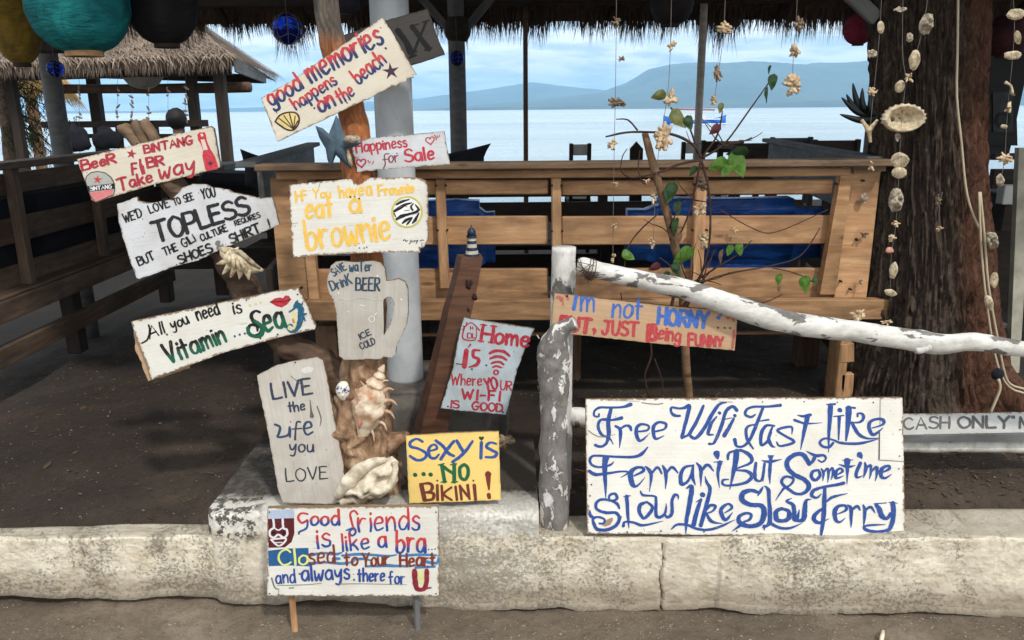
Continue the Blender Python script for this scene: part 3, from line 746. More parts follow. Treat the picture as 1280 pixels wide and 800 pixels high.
# blue vinyl cushions
mt, t, b = newmat('blue_vinyl'); n = noise_(t, coords(t, 'Object'), 9, 4, .5)
lk(t, ramp_(t, n, [(.35, L((30, 72, 146))), (.65, L((42, 98, 184)))]), b.inputs['Base Color']); b.inputs['Roughness'].default_value = .35
bump_(t, b, noise_(t, coords(t, 'Object', (1, 1, 3)), 11, 3, .5), .6, .02); M['blue'] = mt
def cushion(x0, x1, y0, y1, Y, th, label):
    a = P(x0, y1, Y); c = P(x1, y0, Y); bm = bmesh.new(); bmesh.ops.create_cube(bm, size=1)
    bmesh.ops.bevel(bm, geom=list(bm.edges), offset=.16, segments=3, affect='EDGES')
    bmesh.ops.subdivide_edges(bm, edges=list(bm.edges), cuts=2, use_grid_fill=True)
    for v in bm.verts:
        q = v.co.copy(); p = Vector(((a.x+c.x)/2+q.x*(c.x-a.x), Y+th/2+q.y*th, (a.z+c.z)/2+q.z*(c.z-a.z)))
        v.co = p + Vector((0, .012*noise.noise(p*7), .008*noise.noise(p*6+Vector((4, 0, 0)))))
    me = bpy.data.meshes.new('seat_cushion'); bm.to_mesh(me); bm.free(); me.materials.append(M['blue']); me.shade_smooth()
    o = bpy.data.objects.new('seat_cushion', me); COL.objects.link(o); tag(o, label, 'cushion', 'blue vinyl cushions in the teak booth')
cushion(784, 1034, 248, 340, 3.16, .12, 'wide blue vinyl cushion behind the slats at the right half of the booth')
cushion(500, 618, 252, 345, 3.16, .12, 'blue vinyl cushion behind the slats beside the lighthouse post')
def pillow(px, Y, th, label, nm='throw_pillow'):
    """pointed-corner scatter cushion from an outline; pinched edges"""
    c = [P(x, y, Y) for x, y in px]; cen = sum(c, Vector())/len(c); vs = []; fs = []
    ring = []
    n = len(c)
    for i in range(n):
        for s in (0, .25, .5, .75):
            q = c[i].lerp(c[(i+1) % n], s); ring.append(q.lerp(cen, .10*math.sin(s*math.pi)))
    m_ = len(ring)
    for side in (-1, 1):
        for f in (1, .75, .45, .15):
            for q in ring: vs.append(q.lerp(cen, 1-f)+Vector((0, side*th*math.sqrt(1-f**2.2), 0)))
    for s in (0, 1):
        o_ = s*4*m_
        for k in range(3):
            for i in range(m_):
                a = o_+k*m_+i; b_ = o_+k*m_+(i+1) % m_; fs.append((a, b_, b_+m_, a+m_) if s == 0 else (a, a+m_, b_+m_, b_))
        fs.append(tuple(o_+3*m_+i for i in range(m_))[::(1 if s == 0 else -1)])
    o = obj(nm, vs, fs, M['black_fabric'], smooth=True); return tag(o, label, 'pillow', 'black scatter pillows')
pillow([(300, 186), (352, 200), (372, 236), (330, 244), (306, 232)], 3.75, .07, 'black pillow with a pointed corner left of the booth end')
pillow([(500, 186), (560, 192), (614, 179), (607, 214), (500, 216)], 3.6, .07, 'black pillow behind the happiness sign on the booth back')

# ---- far booth and table in the shade behind, seen through the slats
fb = thing('shaded_bench', 'dark slatted bench back in deep shade seen through the gaps of the teak booth', 'bench', (.2, 5.2, .27))
for z, h in ((.42, .15), (.60, .13), (.77, .13), (.935, .13), (1.05, .07)):
    beam('slat', (-1.6, 5.2, z), (1.9, 5.2, z), .03, h, M['dark_wood'], fb)
for x in (-1.5, -.4, .6, 1.7): beam('leg', (x, 5.24, .24), (x, 5.24, 1.02), .06, .07, M['dark_wood'], fb, up=(0, 1, 0))
for k in range(3): beam('seat_board', (-1.6, 4.75+k*.13, .62), (1.9, 4.75+k*.13, .62), .12, .025, M['dark_wood'], fb)
tb = thing('low_table', 'low dark plank table standing inside the booth behind the slats', 'table', (.1, 4.1, .27))
for k in range(5): beam('plank', (-.55, 3.85+k*.12, .80), (.62, 3.85+k*.12, .80), .112, .03, M['grey_plank'], tb)
for x in (-.45, .52):
    for y in (3.9, 4.3): beam('leg', (x, y, .26), (x, y, .785), .06, .06, M['dark_wood'], tb, up=(0, 1, 0))

# ---- chairs above the booth back
def chair(name, x, ytop, Y, wpx, mt, label, slat_mt=None):
    p = P(x, ytop, Y); s = Y/FPX; wd = wpx*s; fl = .26
    t_ = thing(name, label, 'chair', (p.x, Y, fl), 'dark wooden chairs by the water')
    for sx in (-1, 1):
        beam('back_post', (p.x+sx*wd/2, Y, fl), (p.x+sx*wd/2, Y-.03, p.z), .045, .03, mt, t_, up=(1, 0, 0))
        beam('leg', (p.x+sx*wd/2, Y+.38, fl), (p.x+sx*wd/2, Y+.38, .70), .04, .04, mt, t_, up=(1, 0, 0))
    beam('back_slat', (p.x-wd/2, Y-.022, p.z-.05), (p.x+wd/2, Y-.022, p.z-.05), .02, .085, slat_mt or mt, t_)
    beam('back_slat', (p.x-wd/2, Y-.012, p.z-.20), (p.x+wd/2, Y-.012, p.z-.20), .02, .06, mt, t_)
    beam('seat', (p.x-wd/2-.02, Y+.19, .71), (p.x+wd/2+.02, Y+.19, .71), .42, .03, mt, t_)
    return t_
M['chair_grey'] = wood_mat('chair_grey', L((60, 60, 62)), L((92, 92, 94)), grain=40)
chair('wooden_chair', 725, 179, 6.4, 22, M['dark_wood'], 'narrow dark chair back with a pale slat, leftmost above the booth rail', M['white_paint'])
chair('wooden_chair', 866, 177, 6.6, 24, M['dark_wood'], 'narrow dark chair with a pale slat just behind the thin roof post', M['white_paint'])
chair('wooden_chair', 902, 175, 6.2, 46, M['dark_wood'], 'wide low dark chair back right of the thin roof post')
chair('wooden_chair', 988, 171, 6.0, 46, M['chair_grey'], 'grey chair back just above the slanting booth arm')
chair('wooden_chair', 1044, 174, 5.8, 52, M['dark_wood'], 'dark framed chair back nearest the large tree')
bx = thing('wooden_armchair', 'squat black wooden armchair behind the booth between grey chair and vine', 'armchair', P(942, 205, 5.6))
p = P(942, 190, 5.6)
beam('back_board', (p.x-.14, 5.6, 1.10), (p.x+.14, 5.6, 1.10), .04, .16, M['dark_wood'], bx)
beam('armrest', (p.x-.14, 5.5, 1.16), (p.x-.14, 5.95, 1.14), .05, .03, M['dark_wood'], bx); beam('armrest', (p.x+.14, 5.5, 1.16), (p.x+.14, 5.95, 1.14), .05, .03, M['dark_wood'], bx)
for sx in (-.14, .14):
    for y in (5.58, 5.95): beam('leg', (p.x+sx, y, .26), (p.x+sx, y, 1.15), .04, .04, M['dark_wood'], bx, up=(1, 0, 0))
beam('seat', (p.x-.15, 5.78, .68), (p.x+.15, 5.78, .68), .4, .04, M['dark_wood'], bx)
p = P(796, 178, 6.3)
pp = quad_board('pointed_post', [(788, 186), (796, 177), (804, 186), (803, 232), (789, 232)], 6.3, .04, M['dark_wood'], None)
for v_ in pp.data.vertices:
    if v_.co.z < 1.0: v_.co.z = .2
tag(pp, 'black pointed wooden picket rising behind the booth rail', 'post')

# ---- dark booth along the left side
lb = thing('side_booth', 'dark brown slatted booth seat running away along the left edge', 'booth seat', (-2.2, 3.6, .27))
XL = -2.2
beam('top_cap', (XL+.02, 2.3, 1.205), (XL+.02, 5.3, 1.205), .11, .03, M['booth_dark'], lb)
for z, h in ((1.12, .09), (.915, .11), (.715, .10)): beam('slat', (XL-.03, 2.3, z), (XL-.03, 5.2, z), .025, h, M['booth_dark'], lb)
beam('seat_edge', (XL+.05, 2.3, .615), (XL+.05, 5.2, .615), .05, .09, M['booth_dark'], lb)
beam('seat_ledge', (XL, 2.3, .668), (XL, 5.2, .668), .13, .016, M['booth_dark'], lb)
beam('stretcher', (XL+.03, 2.3, .42), (XL+.03, 5.0, .42), .04, .085, M['booth_dark'], lb)
for y in (2.8, 3.55, 4.25, 5.1): beam('upright', (XL+.005, y, .67), (XL+.005, y, 1.19), .045, .05, M['booth_dark'], lb, up=(0, 1, 0))
for y in (2.5, 3.9, 5.0): beam('leg', (XL-.02, y, .24), (XL-.02, y, .60), .07, .08, M['dark_wood'], lb, up=(0, 1, 0))
for k in range(4): beam('seat_board', (XL-.12-k*.12, 2.3, .655), (XL-.12-k*.12, 5.2, .655), .11, .025, M['dark_wood'], lb)
for k_ in (0, 1):
    o = beam('bolster', (XL-.12, 2.35+k_*1.42, .90), (XL-.12, 3.73+k_*1.42, .90), .12, .40, M['black_fabric'], bev=.05); tag(o, ['black bolster behind the slats of the side booth, nearer one', 'black bolster behind the slats of the side booth, farther one'][k_], 'bolster', 'black bolsters in the side booth')  # black cushions added to stop bright sea showing through the slats
beam('end_post', (XL+.28, 5.2, .24), (XL+.28, 5.2, 1.16), .09, .09, M['dark_wood'], lb, up=(0, 1, 0))
beam('end_slat', (XL-.1, 5.22, .95), (XL+.9, 5.22, .95), .03, .14, M['dark_wood'], lb)
beam('end_slat', (XL-.1, 5.22, .72), (XL+.9, 5.22, .72), .03, .14, M['dark_wood'], lb)
beam('end_slat', (XL-.1, 5.22, .48), (XL+.9, 5.22, .48), .03, .14, M['dark_wood'], lb)
o = beam('side_table', P(216, 211, 5.4), P(296, 207, 5.4), .5, .035, M['grey_plank']); tag(o, 'weathered grey plank shelf end sticking out right of the beer sign', 'shelf')
o = beam('long_cushion', P(255, 224, 4.9), P(330, 226, 4.9), .3, .10, M['black_fabric'], bev=.04); tag(o, 'long flat black cushion lying under the grey shelf end', 'cushion')
# ---- things at the right edge beyond the tree
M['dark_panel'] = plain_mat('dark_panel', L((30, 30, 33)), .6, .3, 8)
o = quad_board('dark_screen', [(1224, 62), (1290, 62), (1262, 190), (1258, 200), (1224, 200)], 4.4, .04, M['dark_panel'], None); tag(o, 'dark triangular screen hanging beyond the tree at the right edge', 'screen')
pst = thing('framed_poster', 'black framed poster with a white ring on the dark screen behind the tree', 'poster', P(1254, 180, 4.38))
quad_board('frame', [(1235, 108), (1270, 106), (1272, 182), (1236, 182)], 4.37, .025, M['dark_panel'], pst)
M['poster_grey'] = plain_mat('poster_grey', L((64, 68, 72)), .6, .4, 14)
quad_board('print', [(1241, 116), (1266, 115), (1267, 165), (1242, 165)], 4.362, .006, M['poster_grey'], pst)
c = P(1254, 150, 4.355); vs = []; fs = []
for k in range(24):
    a = 2*math.pi*k/24
    for r in (.026, .040): vs.append((c.x+math.cos(a)*r, 4.353, c.z+math.sin(a)*r))
for k in range(24): a = 2*k; b_ = (2*k+2) % 48; fs.append((a, b_, b_+1, a+1))
obj('ring_print', vs, fs, M['dark_panel'], pst)
wf = thing('timber_frame', 'white painted timber frame standing at the right edge beyond the tree', 'frame', P(1270, 465, 3.3))
M['cream_paint'] = plain_mat('cream_paint', L((196, 190, 172)), .7, .25, 10, .3)
quad_board('upright', [(1274, 185), (1292, 185), (1274, 466), (1262, 466)], 3.3, .03, M['cream_paint'], wf)
beam('cross_bar', P(1266, 352, 3.33), P(1330, 346, 3.33), .03, .045, M['cream_paint'], wf)
beam('lower_bar', P(1240, 400, 3.36), P(1264, 410, 3.36), .02, .02, M['cream_paint'], wf)
beam('cross_bar', P(1240, 196, 3.9), P(1330, 194, 3.9), .03, .03, M['dark_wood'], wf)
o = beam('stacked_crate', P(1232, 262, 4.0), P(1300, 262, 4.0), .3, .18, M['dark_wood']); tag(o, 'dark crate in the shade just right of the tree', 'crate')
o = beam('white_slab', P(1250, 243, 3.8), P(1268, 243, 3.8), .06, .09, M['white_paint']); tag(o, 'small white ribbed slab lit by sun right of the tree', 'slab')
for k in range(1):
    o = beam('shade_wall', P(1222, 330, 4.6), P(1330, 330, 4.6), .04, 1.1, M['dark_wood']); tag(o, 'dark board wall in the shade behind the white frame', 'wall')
# ================================================================ HAND-PAINTED SIGNS
FONT = {
'A': '0,0 .30,1 .62,0|.12,.36 .52,.36', 'B': '0,0 .02,1|~0,1 .42,.95 .46,.62 .03,.53|~.03,.53 .54,.48 .55,.08 0,0',
'C': '~.58,.82 .38,1 .10,.82 .02,.42 .18,.06 .42,.02 .60,.18', 'D': '0,0 .02,1|~0,1 .42,.90 .58,.5 .42,.10 0,0',
'E': '0,0 .02,1|0,1 .48,1|.02,.53 .40,.53|0,0 .50,0', 'F': '0,0 .02,1|0,1 .50,1|.02,.53 .40,.53',
'G': '~.58,.84 .36,1 .08,.78 .02,.38 .22,.02 .52,.08 .58,.40|.34,.42 .64,.42', 'H': '0,0 .02,1|.54,0 .55,1|.02,.5 .54,.5',
'I': '.05,0 .05,1', 'J': '~.42,1 .42,.4 .34,.05 .12,.02 .0,.22|.12,1 .62,1', 'K': '0,0 .02,1|.50,1 .04,.45|.18,.56 .54,0',
'L': '0,1 .02,0|.02,0 .48,.02', 'M': '0,0 .06,1|.06,1 .34,.35|.34,.35 .64,1|.64,1 .68,0', 'N': '0,0 .03,1|.03,1 .50,.02|.50,.02 .54,1',
'O': '~.30,1 .06,.80 .0,.42 .16,.04 .40,.02 .60,.30 .58,.74 .30,1', 'P': '0,0 .02,1|~0,1 .46,.96 .52,.66 .40,.46 .03,.44',
'Q': '~.30,1 .06,.80 .0,.42 .16,.04 .40,.02 .60,.30 .58,.74 .30,1|.36,.25 .62,-.05', 'R': '0,0 .02,1|~0,1 .46,.96 .48,.62 .03,.50|.16,.50 .54,0',
'S': '~.52,.86 .34,1 .08,.90 .08,.64 .30,.52 .52,.38 .50,.10 .24,0 .0,.12', 'T': '0,1 .66,1|.33,1 .32,0',
'U': '~.0,1 .02,.40 .12,.04 .38,.02 .52,.36 .54,1', 'V': '0,1 .28,0|.28,0 .56,1', 'W': '0,1 .20,0|.20,0 .40,.70|.40,.70 .58,0|.58,0 .80,1',
'X': '0,1 .52,0|.52,1 0,0', 'Y': '0,1 .28,.50|.56,1 .28,.50|.28,.50 .27,0', '&': '~.56,0 .16,.72 .26,1 .42,.86 .08,.30 .16,.02 .38,.06 .56,.42',
'!': '.06,1 .06,.28|.06,.05 .06,0', "'": '.06,1 .02,.74', ',': '~.08,.10 .08,-.04 .0,-.18', '.': '.05,.02 .06,.0', '-': '0,.45 .34,.47', '"': '.02,1 .02,.8|.16,1 .16,.8',
'a': '~.42,.52 .24,.62 .04,.42 .06,.10 .26,.02 .42,.26 .42,.58|.42,.60 .47,.0', 'b': '~.02,1 .02,.4 .04,.02 .30,.0 .44,.30 .28,.56 .04,.42',
'c': '~.40,.54 .22,.62 .03,.38 .10,.06 .28,.0 .42,.12', 'd': '~.40,.50 .22,.60 .03,.36 .08,.05 .28,.02 .41,.28|.42,1 .45,.0',
'e': '~.05,.32 .38,.38 .34,.60 .14,.58 .03,.30 .14,.02 .42,.12', 'f': '~.40,.96 .24,1 .16,.78 .15,.0|.0,.54 .34,.58',
'g': '~.40,.52 .20,.62 .03,.38 .12,.06 .32,.08 .41,.34|~.42,.58 .42,.0 .36,-.28 .10,-.30 .04,-.16', 'h': '0,1 .03,0|~.03,.32 .22,.60 .38,.48 .42,0',
'i': '.04,.58 .05,0|.05,.80 .05,.76', 'j': '~.10,.58 .10,-.05 .02,-.24 -.08,-.16|.10,.80 .10,.76', 'k': '0,1 .03,0|.36,.60 .06,.26|.16,.34 .40,0', 'l': '.03,1 .05,0',
'm': '0,.60 .03,0|~.03,.34 .16,.60 .28,.48 .30,0|~.30,.34 .44,.60 .56,.48 .60,0', 'n': '0,.60 .03,0|~.03,.34 .20,.60 .36,.48 .40,0',
'o': '~.22,.60 .04,.42 .05,.10 .24,.0 .42,.20 .40,.50 .22,.60', 'p': '.0,.60 .04,-.34|~.02,.50 .26,.62 .42,.38 .30,.06 .05,.06',
'r': '0,.60 .03,0|~.03,.32 .16,.56 .34,.56', 's': '~.34,.52 .20,.62 .05,.50 .12,.36 .32,.24 .30,.04 .12,.0 .0,.10',
't': '.14,.94 .16,.0|0,.58 .34,.60', 'u': '~0,.60 .02,.14 .16,.0 .34,.14 .38,.60|.38,.60 .42,.0', 'v': '0,.60 .20,0|.20,0 .40,.60',
'w': '~0,.60 .06,.10 .14,.0 .28,.40|~.28,.40 .36,.02 .44,.04 .56,.62', 'y': '~0,.60 .06,.26 .22,.20 .40,.58|~.42,.62 .36,.0 .24,-.32 .02,-.28',
'T+': '', }

M['lettering'], t, b = newmat('brushed_letter_paint')
at = t.nodes.new('ShaderNodeAttribute'); at.attribute_name = 'paint'
v = coords(t, 'Object'); n = noise_(t, v, 120, 4, .7); n2 = noise_(t, v, 28, 4, .6)
hs = t.nodes.new('ShaderNodeHueSaturation'); lk(t, at.outputs['Color'], hs.inputs['Color'])
lk(t, math_(t, 'ADD', math_(t, 'MULTIPLY', n2, .7), .68), hs.inputs['Value']); lk(t, math_(t, 'ADD', math_(t, 'MULTIPLY', n, -.5), 1.18), hs.inputs['Saturation'])
b.inputs['Roughness'].default_value = .5; lk(t, hs.outputs[0], b.inputs['Base Color'])
# worn brush strokes: tiny flakes let the board show through
us = t.nodes.new('ShaderNodeUVMap'); us.uv_map = 'brush'; mp = t.nodes.new('ShaderNodeMapping'); mp.inputs['Scale'].default_value = (.05, 1.1, 1); lk(t, us.outputs[0], mp.inputs[0])
br = noise_(t, mp.outputs[0], 1, 5, .6, .3)
lk(t, math_(t, 'ADD', math_(t, 'ADD', math_(t, 'MULTIPLY', n2, .45), math_(t, 'MULTIPLY', br, 1.1)), .27), hs.inputs['Value'])
tr_ = t.nodes.new('ShaderNodeBsdfTransparent'); ms = t.nodes.new('ShaderNodeMixShader'); outm = t.nodes['Material Output']
lk(t, math_(t, 'MAXIMUM', ramp_(t, noise_(t, v, 210, 5, .75), [(.62, 0.0), (.70, .9)]), ramp_(t, br, [(.57, 0.0), (.72, .75)])), ms.inputs[0]); lk(t, b.outputs[0], ms.inputs[1]); lk(t, tr_.outputs[0], ms.inputs[2]); lk(t, ms.outputs[0], outm.inputs[0])

def board_mat(name, base, wood, dirt=.35, edge=.010, chips=.5, tint=None, rough=.7, grainy=.55):
    """paint over wood; UV 'm' holds metres from the left/top edges, UV 'r' metres from right/bottom"""
    mt, t, b = newmat(name); v = coords(t, 'Object')
    at = t.nodes.new('ShaderNodeAttribute'); at.attribute_name = 'rim'
    d = math_(t, 'MULTIPLY', at.outputs['Fac'], .010)
    n1 = noise_(t, v, 55, 6, .7, .3); n2 = noise_(t, v, 9, 6, .6, .4); gr = noise_(t, v, 200, 3, .7)
    # edge wear
    wear = math_(t, 'MULTIPLY', math_(t, 'SUBTRACT', math_(t, 'MULTIPLY', math_(t, 'SUBTRACT', n1, .40), edge*2.6), d), 500, True)
    col = mixc_(t, math_(t, 'MULTIPLY', ramp_(t, n2, [(.42, 0.0), (.75, 1.0)]), dirt), base, tuple(x*y for x, y in zip(base[:3], (.66, .60, .52)))+(1,))
    smudge = math_(t, 'MULTIPLY', math_(t, 'SUBTRACT', math_(t, 'ADD', math_(t, 'MULTIPLY', n2, .014), .001), d), 90, True)
    col = mixc_(t, math_(t, 'MULTIPLY', smudge, .55), col, tuple(x*y for x, y in zip(base[:3], (.62, .57, .50)))+(1,))
    chip = ramp_(t, noise_(t, v, 38, 6, .72, .6), [(.70, 0.0), (.735, 1.0)])
    col = mixc_(t, math_(t, 'MULTIPLY', chip, chips), col, wood)
    gu = t.nodes.new('ShaderNodeUVMap'); gu.uv_map = 'grain'; mp = t.nodes.new('ShaderNodeMapping'); mp.inputs['Scale'].default_value = (4, 130, 1); lk(t, gu.outputs[0], mp.inputs[0])
    gn = noise_(t, mp.outputs[0], 1, 6, .65, .4)
    col = mixc_(t, math_(t, 'MULTIPLY', ramp_(t, gn, [(.40, 1.0), (.58, 0.0)]), grainy), col, tuple(x*y for x, y in zip(base[:3], (.80, .77, .73)))+(1,))
    mp2 = t.nodes.new('ShaderNodeMapping'); mp2.inputs['Scale'].default_value = (9, 260, 1); lk(t, gu.outputs[0], mp2.inputs[0])
    scr = ramp_(t, noise_(t, mp2.outputs[0], 1, 3, .5, .2), [(.70, 0.0), (.74, 1.0)])
    col = mixc_(t, math_(t, 'MULTIPLY', scr, chips), col, wood)
    specks = ramp_(t, noise_(t, v, 120, 2, .5), [(.73, 0.0), (.76, .8)])
    col = mixc_(t, specks, col, L((70, 58, 48)))
    col = mixc_(t, math_(t, 'MULTIPLY', wear, .9), col, wood)
    lk(t, col, b.inputs['Base Color']); b.inputs['Roughness'].default_value = rough
    bump_(t, b, math_(t, 'SUBTRACT', math_(t, 'ADD', math_(t, 'ADD', n1, gn), math_(t, 'MULTIPLY', gr, .3)), math_(t, 'MULTIPLY', wear, .8)), .3, .003)
    return mt
SIDE = wood_mat('board_edge', L((104, 84, 64)), L((150, 124, 96)), grain=50)
CREAM = board_mat('cream_board', L((226, 217, 200)), L((140, 114, 90)), .4, .009, .5, grainy=.25)
WHITEB = board_mat('white_board', L((232, 229, 221)), L((132, 106, 82)), .4, .012, .6, grainy=.22)
GREYW = board_mat('greyish_board', L((216, 217, 221)), L((120, 108, 98)), .7, .008, .5, grainy=.18)
BARE = board_mat('bare_grey_board', L((196, 190, 182)), L((112, 98, 84)), .8, .006, .6)
CARD = board_mat('raw_plywood', L((206, 172, 138)), L((150, 112, 84)), .5, .004, .3)
YELL = board_mat('yellow_board', L((238, 205, 122)), L((178, 160, 130)), .18, .004, .1, grainy=.08)
BLUEG = board_mat('blue_grey_board', L((190, 204, 212)), L((96, 96, 98)), .9, .008, .3, grainy=.15)
DARKB = board_mat('dark_grey_board', L((74, 70, 68)), L((46, 40, 36)), .6, .01, .4)
RED = L((190, 22, 44)); BLUE = L((20, 72, 150)); NAVY = L((34, 50, 96)); BLACK = L((26, 26, 28)); GREEN = L((18, 92, 58)); YEL = L((240, 190, 62))
BROWN = L((110, 44, 34)); STEEL = L((40, 70, 100)); DGREEN = L((16, 66, 44))

INS = .010
def board_mesh(s, loops, mat, emat):
    """painted front with a 10 mm inset ring carrying the distance to the rim, raw edges and back"""
    from mathutils.geometry import tessellate_polygon
    off = s.t.location; th = s.thick
    X = Vector((1, 0, 0)); X = (X - s.n*X.dot(s.n)).normalized(); Yv = s.n.cross(X)
    vs = []; edge = []; fs = []; mi = []; inner = []
    for li, lp in enumerate(loops):
        m_ = len(lp); q2 = [(p.dot(X), p.dot(Yv)) for p in lp]
        ar = sum(q2[i][0]*q2[(i+1) % m_][1]-q2[(i+1) % m_][0]*q2[i][1] for i in range(m_))
        sg = 1 if ar > 0 else -1
        if li: sg = -sg
        b0 = len(vs); inn = []
        for i in range(m_):
            a = q2[(i-2) % m_]; c = q2[(i+2) % m_]; d = (c[0]-a[0], c[1]-a[1]); l = math.hypot(*d) or 1
            nx, ny = -d[1]/l*sg, d[0]/l*sg; inn.append(lp[i]+(X*nx+Yv*ny)*INS)
        vs += lp + [p - s.n*th for p in lp] + inn
        edge += [0.0]*(2*m_) + [1.0]*m_; inner.append((b0+2*m_, m_, inn))
        for i in range(m_):
            j = (i+1) % m_
            def add(f, k):
                nn = (vs[f[1]]-vs[f[0]]).cross(vs[f[2]]-vs[f[0]])
                if k == 0 and nn.dot(s.n) < 0: f = f[::-1]
                fs.append(f); mi.append(k)
            add((b0+i, b0+j, b0+2*m_+j, b0+2*m_+i), 0)
            ccw = (ar > 0) != bool(li)
            fs.append((b0+i, b0+m_+i, b0+m_+j, b0+j) if ccw else (b0+i, b0+j, b0+m_+j, b0+m_+i)); mi.append(1)
    idx = [b+i for b, m_, _ in inner for i in range(m_)]; tri = tessellate_polygon([q for _, _, q in inner])
    bidx = [b-m_+i for b, m_, _ in inner for i in range(m_)]; trib = tessellate_polygon([lp for lp in loops])
    for a_, b_, c_ in tri:
        f = (idx[a_], idx[b_], idx[c_]); nn = (vs[f[1]]-vs[f[0]]).cross(vs[f[2]]-vs[f[0]])
        fs.append(f if nn.dot(s.n) > 0 else f[::-1]); mi.append(0)
    for a_, b_, c_ in trib:
        f = (bidx[a_], bidx[b_], bidx[c_]); nn = (vs[f[1]]-vs[f[0]]).cross(vs[f[2]]-vs[f[0]])
        fs.append(f if nn.dot(s.n) < 0 else f[::-1]); mi.append(1)
    me = bpy.data.meshes.new('board'); me.from_pydata([tuple(p-off) for p in vs], [], fs); me.update()
    for p_, q_ in zip(me.polygons, mi): p_.material_index = q_
    me.materials.append(mat); me.materials.append(emat)
    q = s.uvq; Q = [s.hit(*p) for p in q]; ux = (Q[1]-Q[0]); uy = (Q[3]-Q[0])
    if uy.length > ux.length*1.25: ux, uy = uy, ux
    ux.normalize(); uy = (uy-ux*uy.dot(ux)).normalized(); ul = me.uv_layers.new(name='grain')
    for lp in me.loops:
        d = vs[lp.vertex_index]-Q[0]; ul.data[lp.index].uv = (d.dot(ux)+s.o.x*3, d.dot(uy)+s.o.z)
    at_ = me.attributes.new('rim', 'FLOAT', 'POINT')
    for i, e in enumerate(edge): at_.data[i].value = e
    return me

